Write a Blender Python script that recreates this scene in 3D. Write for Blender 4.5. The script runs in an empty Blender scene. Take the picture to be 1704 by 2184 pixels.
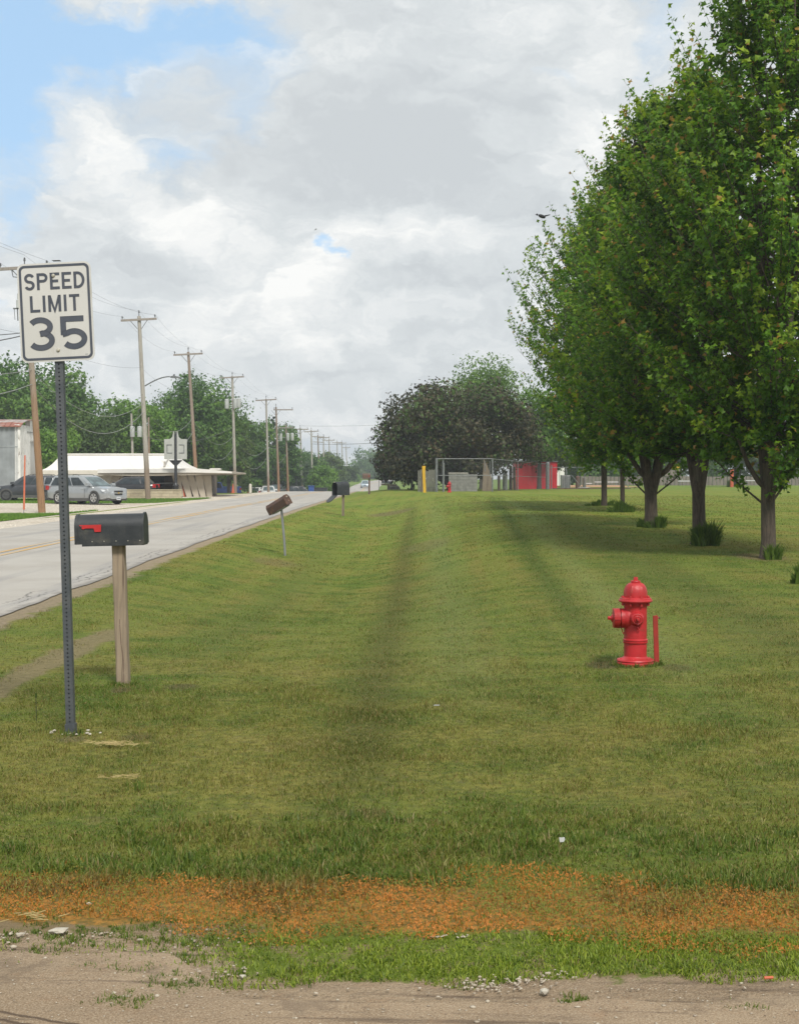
import bpy, bmesh, math, random
import numpy as np
from mathutils import Vector, Matrix
R = math.radians
PI = math.pi
random.seed(7)
rng = np.random.default_rng(7)
scn = bpy.context.scene
COL = scn.collection

# ------------------------------------------------------------------ camera, light, exposure
CAM_H = 1.53
F = 3000.0            # focal length in units of a 1704 px wide frame
PITCH = math.atan(62 / F)
cd = bpy.data.cameras.new('camera')
cam = bpy.data.objects.new('camera', cd)
COL.objects.link(cam)
cam.location = (0, 0, CAM_H)
cam.rotation_euler = (PI / 2 - PITCH, 0, 0)
cd.sensor_fit = 'HORIZONTAL'
cd.sensor_width = 36.0
cd.lens = 36.0 * F / 1704
cd.clip_start = 0.1
cd.clip_end = 5000
scn.camera = cam

SUN_DIR = Vector((0.22, -0.62, 0.76)).normalized()
sl = bpy.data.lights.new('sun', 'SUN')
sl.energy = 3.0
sl.angle = R(12)
sl.color = (1.0, 0.955, 0.88)
sun = bpy.data.objects.new('sun', sl)
COL.objects.link(sun)
sun.rotation_euler = SUN_DIR.to_track_quat('Z', 'Y').to_euler()

scn.view_settings.view_transform = 'Standard'
scn.view_settings.look = 'None'
scn.view_settings.exposure = 0.30
scn.view_settings.gamma = 1.0
scn.view_settings.use_curve_mapping = False
scn.cycles.max_bounces = 8
scn.cycles.transparent_max_bounces = 12
scn.cycles.sample_clamp_indirect = 6.0


class NT:
    """small node-tree helper"""
    def __init__(s, tree):
        s.t = tree
        s.n = tree.nodes
        s.l = tree.links

    def new(s, kind, **kw):
        n = s.n.new(kind)
        for k, v in kw.items():
            setattr(n, k, v)
        return n

    def put(s, sock, v):
        if isinstance(v, bpy.types.NodeSocket):
            s.l.new(v, sock)
        elif v is not None:
            sock.default_value = v

    def math(s, op, a, b=None, c=None, clamp=False):
        n = s.new('ShaderNodeMath', operation=op, use_clamp=clamp)
        s.put(n.inputs[0], a)
        if b is not None:
            s.put(n.inputs[1], b)
        if c is not None:
            s.put(n.inputs[2], c)
        return n.outputs[0]

    def vmath(s, op, a, b=None):
        n = s.new('ShaderNodeVectorMath', operation=op)
        s.put(n.inputs[0], a)
        if b is not None:
            s.put(n.inputs[1], b)
        return n.outputs[0]

    def noise(s, vec, scale, detail=3, rough=0.55, dist=0.0, color=False):
        n = s.new('ShaderNodeTexNoise')
        s.put(n.inputs['Vector'], vec)
        n.inputs['Scale'].default_value = scale
        n.inputs['Detail'].default_value = detail
        n.inputs['Roughness'].default_value = rough
        n.inputs['Distortion'].default_value = dist
        return n.outputs['Color'] if color else n.outputs['Fac']

    def ramp(s, fac, lo, hi, a=0.0, b=1.0, smooth=True):
        n = s.new('ShaderNodeMapRange')
        n.interpolation_type = 'SMOOTHSTEP' if smooth else 'LINEAR'
        n.clamp = True
        s.put(n.inputs['Value'], fac)
        n.inputs['From Min'].default_value = lo
        n.inputs['From Max'].default_value = hi
        n.inputs['To Min'].default_value = a
        n.inputs['To Max'].default_value = b
        return n.outputs[0]

    def mix(s, fac, a, b, mode='MIX'):
        n = s.new('ShaderNodeMix', data_type='RGBA', blend_type=mode)
        n.clamp_factor = True
        s.put(n.inputs[0], fac)
        for i, v in ((6, a), (7, b)):
            if isinstance(v, tuple) and len(v) == 3:
                v = (*v, 1)
            s.put(n.inputs[i], v)
        return n.outputs[2]

    def sep(s, v):
        n = s.new('ShaderNodeSeparateXYZ')
        s.put(n.inputs[0], v)
        return n.outputs

    def comb(s, x, y, z):
        n = s.new('ShaderNodeCombineXYZ')
        s.put(n.inputs[0], x); s.put(n.inputs[1], y); s.put(n.inputs[2], z)
        return n.outputs[0]


def px_dir(u, v):
    """azimuth and elevation of a point of the sky given in 1704 px frame units"""
    d = Vector(((u - 852) / F, 1, (1030 - v) / F))
    return math.atan2(d.x, d.y), math.atan2(d.z, math.hypot(d.x, d.y))


def build_world():
    w = bpy.data.worlds.new('World')
    scn.world = w
    w.use_nodes = True
    T = NT(w.node_tree)
    T.n.clear()
    out = T.new('ShaderNodeOutputWorld')
    bg = T.new('ShaderNodeBackground')
    bg.inputs['Strength'].default_value = 0.1
    T.l.new(bg.outputs[0], out.inputs[0])
    sky = T.new('ShaderNodeTexSky', sky_type='NISHITA')
    sky.sun_disc = False
    sky.sun_elevation = math.asin(SUN_DIR.z)
    sky.sun_rotation = math.atan2(SUN_DIR.x, SUN_DIR.y)
    sky.air_density = 1.0
    sky.dust_density = 0.6
    sky.ozone_density = 1.5
    tc = T.new('ShaderNodeTexCoord')
    d = tc.outputs['Generated']
    x, y, z = T.sep(d)
    az = T.math('ARCTAN2', x, y)
    el = T.math('ARCSINE', z)
    # warp azimuth and elevation so that the cloud banks get billowing edges
    p0 = T.comb(az, T.math('MULTIPLY', el, 1.7), 0.0)
    wn = T.noise(p0, 9, 6, 0.6, color=True)
    wx, wy, wz = T.sep(wn)
    wn2 = T.noise(p0, 34, 5, 0.6, color=True)
    vx2, vy2, vz2 = T.sep(wn2)
    azw = T.math('ADD', az, T.math('ADD', T.math('MULTIPLY', T.math('SUBTRACT', wx, 0.5), 0.09), T.math('MULTIPLY', T.math('SUBTRACT', vx2, 0.5), 0.045)))
    elw = T.math('ADD', el, T.math('ADD', T.math('MULTIPLY', T.math('SUBTRACT', wy, 0.5), 0.06), T.math('MULTIPLY', T.math('SUBTRACT', vy2, 0.5), 0.035)))

    def blobs(lst):
        tot = None
        for (u, v, ru, rv, amp) in lst:
            a0, e0 = px_dir(u, v)
            da = T.math('MULTIPLY', T.math('SUBTRACT', azw, a0), F / ru)
            de = T.math('MULTIPLY', T.math('SUBTRACT', elw, e0), F / rv)
            q = T.math('ADD', T.math('MULTIPLY', da, da), T.math('MULTIPLY', de, de))
            g = T.math('MULTIPLY', T.math('EXPONENT', T.math('MULTIPLY', q, -1.0)), amp)
            tot = g if tot is None else T.math('ADD', tot, g)
        return tot
    p1 = T.comb(azw, T.math('MULTIPLY', elw, 2.1), 0.3)
    n_big = T.noise(p1, 5.5, 7, 0.58)
    n_med = T.noise(p1, 17, 7, 0.6, 0.5)
    n_fine = T.noise(p1, 42, 6, 0.62)
    # openings of blue
    hole = blobs([(170, 80, 200, 70, .70), (420, 40, 130, 50, .55), (10, 250, 90, 150, .5), (570, 110, 130, 90, .30),
                  (395, 330, 70, 50, .28), (700, 530, 34, 22, .62), (728, 566, 30, 20, .55), (20, 470, 70, 70, .35), (250, 230, 330, 220, .26),
                  (1215, 150, 80, 30, .35), (540, 240, 70, 70, .22), (0, 660, 60, 40, .45), (0, 120, 120, 120, .3), (1400, 60, 80, 140, .38),
                  (1000, 445, 150, 20, .2), (860, 600, 120, 16, .22), (800, 960, 260, 40, .3), (760, 700, 200, 20, .15)])
    cov = T.math('SUBTRACT', T.math('ADD', T.math('MULTIPLY', n_big, 0.40), 0.62),
                 T.math('ADD', hole, T.math('MULTIPLY', T.math('SUBTRACT', 0.5, n_med), 0.42)))
    cover = T.ramp(cov, 0.10, 0.64)
    # cloud brightness: lit tops and grey bases
    lit = blobs([(250, 350, 110, 75, .55), (400, 470, 150, 65, .6), (600, 610, 150, 55, .7), (690, 580, 70, 50, .5), (900, 480, 110, 60, .65),
                 (740, 480, 60, 50, .4), (400, 720, 60, 40, .5), (480, 790, 250, 90, .2), (1150, 660, 60, 60, .6), (1300, 270, 160, 120, .35),
                 (300, 60, 90, 60, .25), (60, 640, 70, 60, .4), (640, 700, 240, 60, .25), (500, 530, 120, 60, .2), (1220, 400, 100, 60, .25),
                 (1180, 60, 200, 90, .2)])
    dark = blobs([(820, 350, 330, 60, .55), (760, 260, 250, 120, .32), (1050, 200, 260, 160, .18), (1090, 435, 190, 42, .5), (900, 590, 260, 26, .45),
                  (300, 600, 260, 45, .25), (120, 560, 200, 60, .12), (700, 800, 400, 40, .15), (1000, 700, 200, 40, .15), (420, 560, 200, 30, .2)])
    b = T.math('ADD', T.math('SUBTRACT', lit, dark),
               T.math('ADD', T.math('MULTIPLY', T.math('SUBTRACT', n_med, 0.5), 2.1), T.math('MULTIPLY', T.math('SUBTRACT', n_fine, 0.5), 0.6)))
    bb = T.ramp(b, -0.50, 0.72, smooth=False)
    cr = T.new('ShaderNodeValToRGB')
    cr.color_ramp.elements[0].position = 0.0
    cr.color_ramp.elements[0].color = (5.10, 5.42, 5.62, 1)
    cr.color_ramp.elements[1].position = 1.0
    cr.color_ramp.elements[1].color = (8.1, 8.15, 8.0, 1)
    e = cr.color_ramp.elements.new(0.38)
    e.color = (5.85, 6.18, 6.32, 1)
    e = cr.color_ramp.elements.new(0.62)
    e.color = (6.6, 6.85, 6.92, 1)
    T.l.new(bb, cr.inputs[0])
    blue = T.mix(0.70, sky.outputs[0], (4.3, 6.4, 8.7))
    # low air: paler
    lowf = T.ramp(el, 0.0, 0.16, 0.55, 0.0)
    blue = T.mix(lowf, blue, (5.2, 6.1, 7.1))
    colr = T.mix(cover, blue, cr.outputs[0])
    # below the horizon: the tone of far land
    colr = T.mix(T.ramp(z, -0.02, -0.001, 1.0, 0.0), colr, (2.2, 2.4, 2.0))
    T.l.new(colr, bg.inputs['Color'])


build_world()

# ------------------------------------------------------------------ terrain height


def smooth_profile(pts, sig):
    ys = np.arange(-60, 1700, 1.0)
    z = np.interp(ys, [p[0] for p in pts], [p[1] for p in pts])
    k = np.exp(-0.5 * (np.arange(-40, 41) / sig) ** 2)
    k /= k.sum()
    zz = np.convolve(np.pad(z, 40, mode='edge'), k, mode='valid')
    return ys, zz


P_ROAD = smooth_profile([(0, -.08), (16, -.05), (27, .1), (40, .2), (60, .33), (85, .43), (110, .52), (140, .64), (160, .60), (178, -.05), (195, -.7),
                         (235, -1.3), (270, -1.0), (300, -.15), (320, .4), (380, 1.5), (440, 2.55), (480, 2.75), (540, 2.4), (700, -1), (900, -6), (1700, -10)], 5)
P_LAWN = smooth_profile([(0, 0), (12, 0), (24, .2), (34, .48), (43, .64), (50, .72), (80, .88), (95, .93), (120, 1.0), (150, .9), (175, .3), (200, -.7),
                         (235, -1.3), (270, -1.0), (300, -.15), (320, .4), (380, 1.5), (440, 2.55), (480, 2.75), (540, 2.4), (700, -1), (900, -6), (1700, -10)], 4)
P_LEFT = smooth_profile([(0, -.1), (50, .04), (68, .08), (86, .2), (100, .45), (118, .54), (140, .5), (155, .4), (172, -.2), (195, -.7),
                         (235, -1.3), (270, -1.0), (300, -.15), (320, .4), (380, 1.5), (440, 2.55), (480, 2.75), (540, 2.4), (700, -1), (900, -6), (1700, -10)], 4)


def sstep(a, b, x):
    t = np.clip((np.asarray(x, float) - a) / (b - a), 0, 1)
    return t * t * (3 - 2 * t)


def zf(x, y):
    x = np.asarray(x, float)
    y = np.asarray(y, float)
    zr = np.interp(y, *P_ROAD)
    zl = np.interp(y, *P_LAWN)
    ze = np.interp(y, *P_LEFT)
    # right of the road: verge, swale, lawn
    wr = 4.0 - 4.6 * sstep(60, 95, y)
    s = sstep(0, 1, (x + 4.2) / (wr + 4.2))
    z = zr * (1 - s) + zl * s
    sw = 0.5 * np.exp(-((x + 0.9) / 2.3) ** 2) * sstep(9, 26, y) * (1 - sstep(62, 90, y)) * sstep(-4.25, -3.0, x)
    z = z - sw
    z = z + 0.38 * sstep(9, 18, x) * sstep(112, 150, y) * (1 - sstep(220, 300, y))
    # left of the road
    t = sstep(-12.4, -16.0, x) if False else 1 - sstep(-16.0, -12.4, x)
    z = z * (1 - t) + ze * t
    # lot behind the bank is a little lower
    t2 = (1 - sstep(-26, -19.5, x)) * sstep(98, 112, y) * (1 - sstep(170, 200, y))
    z = z - 0.35 * t2
    return z


def zg(x, y):
    return float(zf(x, y))


def X(u, Y):
    """lateral position of frame column u at distance Y"""
    return (u - 852) / F * Y


def Zv(v, Y):
    return CAM_H + (1030 - v) / F * Y


def ground_at(u, v):
    """march a sight line to the terrain"""
    ys = np.geomspace(3.5, 600, 60000)
    zz = CAM_H + (1030 - v) / F * ys
    g = zf((u - 852) / F * ys, ys)
    i = np.argmax(g >= zz)
    return X(u, ys[i]), float(ys[i]), float(g[i])


# ------------------------------------------------------------------ object helpers
def tag(o, label=None, cat=None, group=None, kind=None):
    if label: o['label'] = label
    if cat: o['category'] = cat
    if group: o['group'] = group
    if kind: o['kind'] = kind
    return o


def thing(name, label, cat, loc=(0, 0, 0), rz=0.0, group=None, rot=None):
    o = bpy.data.objects.new(name, None)
    o.empty_display_size = 0.2
    COL.objects.link(o)
    o.location = loc
    o.rotation_euler = rot if rot else (0, 0, rz)
    return tag(o, label, cat, group)


def link(name, me, parent=None, mat=None):
    if mat is not None and not me.materials:
        me.materials.append(mat)
    o = bpy.data.objects.new(name, me)
    COL.objects.link(o)
    if parent is not None:
        o.parent = parent
    return o


def copy_tree(root):
    r = root.copy()
    COL.objects.link(r)
    for ch in list(root.children):
        c = ch.copy(); COL.objects.link(c); c.parent = r
        for g in list(ch.children):
            d = g.copy(); COL.objects.link(d); d.parent = c
    return r


class MB:
    def __init__(s):
        s.v = []
        s.f = []

    def add(s, vs, fs):
        b = len(s.v)
        s.v += [tuple(q) for q in vs]
        s.f += [tuple(i + b for i in q) for q in fs]
        return s

    def box(s, x0, x1, y0, y1, z0, z1, M=None, b=0.0):
        if b > 0:
            bm = bmesh.new()
            bmesh.ops.create_cube(bm, size=1)
            for q in bm.verts:
                q.co = Vector(((x0 + x1) / 2 + q.co.x * (x1 - x0), (y0 + y1) / 2 + q.co.y * (y1 - y0), (z0 + z1) / 2 + q.co.z * (z1 - z0)))
            bmesh.ops.bevel(bm, geom=bm.edges[:], offset=b, segments=2, profile=0.6, affect='EDGES')
            bm.verts.ensure_lookup_table()
            vs = [q.co.copy() for q in bm.verts]
            fs = [[q.index for q in f.verts] for f in bm.faces]
            bm.free()
        else:
            vs = [Vector(q) for q in ((x0, y0, z0), (x1, y0, z0), (x1, y1, z0), (x0, y1, z0), (x0, y0, z1), (x1, y0, z1), (x1, y1, z1), (x0, y1, z1))]
            fs = [(0, 3, 2, 1), (4, 5, 6, 7), (0, 1, 5, 4), (1, 2, 6, 5), (2, 3, 7, 6), (3, 0, 4, 7)]
        if M is not None:
            vs = [M @ q for q in vs]
        return s.add(vs, fs)

    def tube(s, pts, rad, n=8, cap=True, M=None):
        pts = [Vector(p) for p in pts]
        if not hasattr(rad, '__len__'):
            rad = [rad] * len(pts)
        vs = []
        up = None
        for i, p in enumerate(pts):
            d = (pts[min(i + 1, len(pts) - 1)] - pts[max(i - 1, 0)])
            d = d.normalized() if d.length > 1e-9 else Vector((0, 0, 1))
            if up is None:
                up = Vector((0, 0, 1)) if abs(d.z) < 0.9 else Vector((1, 0, 0))
            a = d.cross(up).normalized()
            b = a.cross(d).normalized()
            up = b
            for k in range(n):
                t = 2 * PI * k / n
                vs.append(p + (a * math.cos(t) + b * math.sin(t)) * rad[i])
        fs = []
        for i in range(len(pts) - 1):
            for k in range(n):
                k2 = (k + 1) % n
                fs.append((i * n + k, i * n + k2, (i + 1) * n + k2, (i + 1) * n + k))
        if cap:
            fs.append(tuple(range(n - 1, -1, -1)))
            fs.append(tuple((len(pts) - 1) * n + k for k in range(n)))
        if M is not None:
            vs = [M @ q for q in vs]
        return s.add(vs, fs)

    def lathe(s, prof, n=24, M=None):
        """prof: list of (r, z)"""
        vs, fs = [], []
        for r, z in prof:
            for k in range(n):
                t = 2 * PI * k / n
                vs.append(Vector((r * math.cos(t), r * math.sin(t), z)))
        for i in range(len(prof) - 1):
            for k in range(n):
                k2 = (k + 1) % n
                fs.append((i * n + k, i * n + k2, (i + 1) * n + k2, (i + 1) * n + k))
        fs.append(tuple(range(n - 1, -1, -1)))
        fs.append(tuple((len(prof) - 1) * n + k for k in range(n)))
        if M is not None:
            vs = [M @ q for q in vs]
        return s.add(vs, fs)

    def prism(s, poly, t0, t1, axis='Y', M=None):
        """polygon (a,b) extruded along axis; axis Y: a->x, b->z ; axis X: a->y, b->z ; axis Z: a->x, b->y"""
        n = len(poly)
        def P(a, b, t):
            return Vector((a, t, b)) if axis == 'Y' else Vector((t, a, b)) if axis == 'X' else Vector((a, b, t))
        vs = [P(a, b, t0) for a, b in poly] + [P(a, b, t1) for a, b in poly]
        fs = [tuple(range(n)), tuple(range(2 * n - 1, n - 1, -1))]
        for i in range(n):
            j = (i + 1) % n
            fs.append((i, i + n, j + n, j))
        if M is not None:
            vs = [M @ q for q in vs]
        return s.add(vs, fs)

    def build(s, name, mat, parent=None, smooth=False):
        me = bpy.data.meshes.new(name)
        me.from_pydata(s.v, [], s.f)
        bm = bmesh.new(); bm.from_mesh(me)
        bmesh.ops.recalc_face_normals(bm, faces=bm.faces[:])
        bm.to_mesh(me); bm.free()
        if smooth:
            me.polygons.foreach_set('use_smooth', [True] * len(me.polygons))
            try:
                me.set_sharp_from_angle(angle=R(35))
            except Exception:
                pass
        me.materials.append(mat)
        return link(name, me, parent)


def np_mesh(name, V, Fc, mat, tint=None):
    V = np.asarray(V, np.float32)
    Fc = np.asarray(Fc, np.int32)
    me = bpy.data.meshes.new(name)
    n, k = Fc.shape
    me.vertices.add(len(V)); me.vertices.foreach_set('co', V.ravel())
    me.loops.add(n * k); me.loops.foreach_set('vertex_index', Fc.ravel())
    me.polygons.add(n)
    me.polygons.foreach_set('loop_start', np.arange(0, n * k, k, dtype=np.int32))
    me.polygons.foreach_set('loop_total', np.full(n, k, np.int32))
    if tint is not None:
        at = me.attributes.new('tint', 'FLOAT', 'POINT')
        at.data.foreach_set('value', np.asarray(tint, np.float32))
    me.update(calc_edges=True)
    me.materials.append(mat)
    return me


# ------------------------------------------------------------------ materials
def new_mat(name):
    m = bpy.data.materials.new(name)
    m.use_nodes = True
    T = NT(m.node_tree)
    b = T.n['Principled BSDF']
    return m, T, b


def mat(name, c1, c2=None, rough=0.6, metal=0.0, scale=6.0, bump=0.0, bscale=40.0, stretch=(1, 1, 1), spec=0.5, lo=.35, hi=.65, dirt=None, dscale=3.0, dlo=.55, dhi=.7, coat=0.0):
    m, T, b = new_mat(name)
    tc = T.new('ShaderNodeTexCoord')
    v = T.vmath('MULTIPLY', tc.outputs['Object'], tuple(stretch))
    c2 = c2 or tuple(q * 0.82 for q in c1)
    col = T.mix(T.ramp(T.noise(v, scale, 5), lo, hi), c1, c2)
    if dirt:
        col = T.mix(T.ramp(T.noise(v, dscale, 6, .65), dlo, dhi), col, dirt)
    T.l.new(col, b.inputs['Base Color'])
    b.inputs['Roughness'].default_value = rough
    b.inputs['Metallic'].default_value = metal
    b.inputs['Specular IOR Level'].default_value = spec
    if coat:
        b.inputs['Coat Weight'].default_value = coat
        b.inputs['Coat Roughness'].default_value = .08
    if bump > 0:
        bn = T.new('ShaderNodeBump')
        bn.inputs['Strength'].default_value = bump
        bn.inputs['Distance'].default_value = 0.01
        T.l.new(T.noise(v, bscale, 4), bn.inputs['Height'])
        T.l.new(bn.outputs[0], b.inputs['Normal'])
    return m


def foliage_mat(name, dark, mid, light, accent=None, acc_lo=.9, transl=0.35, wscale=0.6, rough=0.5):
    """leaf material: colour by a per-leaf attribute and slow variation through the crown"""
    m, T, b = new_mat(name)
    at = T.new('ShaderNodeAttribute', attribute_name='tint')
    g = T.new('ShaderNodeNewGeometry')
    t = T.math('ADD', T.math('MULTIPLY', at.outputs['Fac'], .75), T.math('MULTIPLY', T.noise(g.outputs['Position'], wscale, 3), .5))
    col = T.mix(T.ramp(t, .25, .6), dark, mid)
    col = T.mix(T.ramp(t, .6, 1.0), col, light)
    if accent:
        col = T.mix(T.ramp(at.outputs['Fac'], acc_lo, acc_lo + .04), col, accent)
    T.l.new(col, b.inputs['Base Color'])
    b.inputs['Roughness'].default_value = rough
    b.inputs['Specular IOR Level'].default_value = 0.3
    tr = T.new('ShaderNodeBsdfTranslucent')
    T.l.new(T.mix(0.35, col, (.16, .22, .02), 'ADD') if False else col, tr.inputs['Color'])
    mx = T.new('ShaderNodeMixShader')
    mx.inputs[0].default_value = transl
    T.l.new(b.outputs[0], mx.inputs[1]); T.l.new(tr.outputs[0], mx.inputs[2])
    T.l.new(mx.outputs[0], T.n['Material Output'].inputs[0])
    return m


def dirt_colour(T, P, x, y):
    """packed earth with fine gravel: grey-brown damp patches, wheel ruts"""
    flat = T.comb(x, y, 0.0)
    col = T.mix(T.ramp(T.noise(flat, 1.1, 6, .65), .35, .65), (.200, .142, .088), (.285, .212, .138))
    col = T.mix(T.ramp(T.noise(flat, 140, 3, .8), .42, .66, 0, .7), col, (.44, .35, .25))
    col = T.mix(T.ramp(T.noise(T.vmath('ADD', flat, (7, 3, 0)), 110, 3, .8), .56, .68, 0, .7), col, (.12, .085, .055))
    vo = T.new('ShaderNodeTexVoronoi'); vo.inputs['Scale'].default_value = 210
    T.l.new(flat, vo.inputs['Vector'])
    vx = T.sep(vo.outputs['Color'])
    col = T.mix(T.ramp(vx[0], .93, .95, 0, .45), col, (.42, .35, .26))
    # smooth damp silt in a band below the verge
    silt = T.noise(T.comb(T.math('MULTIPLY', x, .45), T.math('MULTIPLY', y, 2.2), 1.0), 1.7, 5, .6)
    col = T.mix(T.ramp(silt, .52, .64, 0, .5), col, (.225, .175, .120))
    ruts = T.noise(T.comb(T.math('MULTIPLY', x, .5), T.math('MULTIPLY', T.math('ADD', y, T.math('MULTIPLY', x, .10)), 6), 4.0), 1.5, 6, .68)
    col = T.mix(T.ramp(ruts, .52, .66, 0, .85), col, (.105, .076, .054))
    col = T.mix(T.ramp(T.noise(T.vmath('ADD', flat, (2, 5, 0)), 26, 6, .8), .54, .66, 0, .6), col, (.13, .095, .065))
    col = T.mix(T.ramp(T.noise(T.vmath('ADD', flat, (12, 5, 0)), 3.2, 6, .75), .56, .66, 0, .55), col, (.15, .112, .078))
    col = T.mix(T.ramp(T.noise(flat, 5, 6, .75), .55, .70, 0, .5), col, (.27, .175, .105))
    rl = T.math('ADD', T.math('ADD', y, T.math('MULTIPLY', x, .43)), T.math('MULTIPLY', T.math('SUBTRACT', T.noise(flat, 6, 5, .7), .5), .05))
    for c0 in (3.632, 3.575, 3.50):
        dd_ = T.math('ABSOLUTE', T.math('SUBTRACT', rl, c0))
        col = T.mix(T.math('MULTIPLY', T.ramp(dd_, .003, .014, .85, 0), T.ramp(x, -.55, -.8, 0, 1)), col, (.075, .052, .036))
    return col, vo.outputs['Distance']


def lawn_colour(T):
    """turf colour as a function of the place: mowing stripes, worn and killed strips"""
    g = T.new('ShaderNodeNewGeometry')
    P = g.outputs['Position']
    x, y, z = T.sep(P)
    flat = T.comb(x, y, 0.0)
    n1 = T.noise(flat, .32, 4, .6)
    n2 = T.noise(flat, 1.6, 5, .62)
    n3 = T.noise(flat, 14, 4, .65)
    # tyre-width streaks of the mower, running away from the viewer
    lanes = T.noise(T.comb(T.math('MULTIPLY', x, 1.0), T.math('MULTIPLY', y, .045), 0.0), 1.25, 3, .5)
    arcs = T.noise(T.comb(T.math('MULTIPLY', x, .10), T.math('ADD', y, T.math('MULTIPLY', x, .12)), 3.0), .9, 3, .55)
    green = T.mix(T.ramp(n2, .35, .68), (.070, .130, .010), (.130, .195, .018))
    straw = T.mix(T.ramp(n3, .4, .65), (.200, .185, .030), (.255, .225, .055))
    f = T.math('ADD', T.math('MULTIPLY', n1, .5), T.math('MULTIPLY', n2, .5))
    f = T.math('ADD', f, T.math('MULTIPLY', T.math('SUBTRACT', n3, .5), .35))
    f = T.math('ADD', f, T.math('MULTIPLY', T.math('SUBTRACT', arcs, .5), .45))
    f = T.math('ADD', f, T.math('MULTIPLY', T.math('SUBTRACT', lanes, .5), .38))
    col = T.mix(T.ramp(f, .34, .68, 0, .9), green, straw)
    # brighter, yellower far hill
    far = T.ramp(y, 95, 150)
    col = T.mix(T.math('MULTIPLY', far, .75), col, (.105, .185, .022))
    # thin, matted turf (thatch showing)
    col = T.mix(T.ramp(T.noise(flat, .8, 6, .7), .58, .72, 0, .45), col, (.185, .150, .075))
    # the low line of the swale holds darker, damper grass
    def band(cx, w, y0, y1, y2, y3, amp, wob=.10):
        c = T.math('ADD', T.math('SUBTRACT', x, cx) if not isinstance(cx, tuple) else
                   T.math('SUBTRACT', x, T.math('ADD', T.math('MULTIPLY', y, cx[1]), cx[0])), T.math('MULTIPLY', T.math('SUBTRACT', n2, .5), wob))
        q = T.math('EXPONENT', T.math('MULTIPLY', T.math('MULTIPLY', c, c), -1.0 / (w * w)))
        q = T.math('MULTIPLY', q, T.math('MULTIPLY', T.ramp(y, y0, y1), T.ramp(y, y2, y3, 1, 0)))
        return T.math('MULTIPLY', q, amp)
    # fine diagonal swaths of the last mowing
    sw_ = T.noise(T.comb(T.math('MULTIPLY', T.math('ADD', x, T.math('MULTIPLY', y, -.045)), 2.6), T.math('MULTIPLY', y, .05), 7.0), 1.0, 2, .5)
    col = T.mix(T.math('MULTIPLY', T.ramp(sw_, .45, .56, 0, .40), T.ramp(y, 9, 16)), col, (.165, .225, .030))
    col = T.mix(band((-.33, .014), .25, 5.8, 8.5, 34, 80, .62, .10), col, (.068, .070, .012))
    col = T.mix(band((1.25, .046), .20, 9.5, 17, 48, 80, .66, .06), col, (.044, .088, .008))
    col = T.mix(band((1.72, .050), .26, 8.0, 13, 45, 75, .5, .04), col, (.19, .24, .07))
    col = T.mix(band((3.3, .03), .55, 9.0, 13, 40, 60, .5), col, (.060, .092, .014))
    col = T.mix(band((.28, .02), .34, 8.0, 12, 50, 75, .5, .05), col, (.17, .22, .06))
    col = T.mix(band((-1.9, .0), .35, 11.0, 16, 40, 60, .45), col, (.085, .125, .018))
    clump = T.noise(flat, 7.5, 4, .6)
    col = T.mix(T.ramp(clump, .54, .68, 0, .5), col, (.060, .110, .012))
    col = T.mix(T.ramp(T.noise(T.vmath('ADD', flat, (3, 9, 0)), 5.5, 4, .6), .58, .70, 0, .5), col, (.235, .20, .075))
    # bare and trodden spots by posts and swale bank; hydrant's shadow painted as dark patches
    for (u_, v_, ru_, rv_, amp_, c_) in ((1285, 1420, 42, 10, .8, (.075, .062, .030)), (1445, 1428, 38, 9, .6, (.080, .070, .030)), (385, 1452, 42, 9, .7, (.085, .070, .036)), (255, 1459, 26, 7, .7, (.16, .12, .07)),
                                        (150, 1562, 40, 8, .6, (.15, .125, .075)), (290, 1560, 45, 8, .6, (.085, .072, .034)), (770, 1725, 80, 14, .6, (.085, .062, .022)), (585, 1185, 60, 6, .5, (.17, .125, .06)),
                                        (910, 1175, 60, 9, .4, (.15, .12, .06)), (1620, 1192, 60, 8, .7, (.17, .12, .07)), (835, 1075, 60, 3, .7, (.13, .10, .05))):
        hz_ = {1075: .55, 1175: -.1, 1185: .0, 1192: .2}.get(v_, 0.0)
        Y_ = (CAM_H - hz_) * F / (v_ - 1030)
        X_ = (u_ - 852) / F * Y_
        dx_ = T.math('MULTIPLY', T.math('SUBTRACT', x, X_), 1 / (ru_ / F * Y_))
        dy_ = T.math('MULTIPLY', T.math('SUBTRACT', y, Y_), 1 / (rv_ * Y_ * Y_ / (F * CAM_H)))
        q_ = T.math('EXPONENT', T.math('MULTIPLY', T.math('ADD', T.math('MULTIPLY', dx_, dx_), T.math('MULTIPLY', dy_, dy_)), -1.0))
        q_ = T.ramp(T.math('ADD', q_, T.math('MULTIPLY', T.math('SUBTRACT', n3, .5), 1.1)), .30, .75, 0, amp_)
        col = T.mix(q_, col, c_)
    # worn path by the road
    worn = band(-3.12, .21, 9.0, 10.5, 14.5, 16.5, 1.0, .35)
    col = T.mix(T.ramp(T.math('ADD', worn, T.math('MULTIPLY', T.math('SUBTRACT', n3, .5), .5)), .35, .7, 0, .85), col, (.235, .185, .105))
    # gravelly edge of the road
    ed = T.ramp(T.math('ADD', x, T.math('MULTIPLY', T.math('SUBTRACT', n2, .5), .8)), -4.40, -4.22, 1, 0)
    ed = T.math('MULTIPLY', ed, T.math('MULTIPLY', T.ramp(x, -4.9, -4.8), T.ramp(y, 140, 160, 1, 0)))
    col = T.mix(ed, col, (.30, .24, .165))
    # mulch thrown under the row of maples
    # killed orange strip and the earth of the track at the near edge
    yy = T.math('ADD', y, T.math('ADD', T.math('MULTIPLY', T.math('SUBTRACT', T.noise(flat, 2.2, 5, .62), .5), .6), T.math('MULTIPLY', x, .10)))
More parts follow.
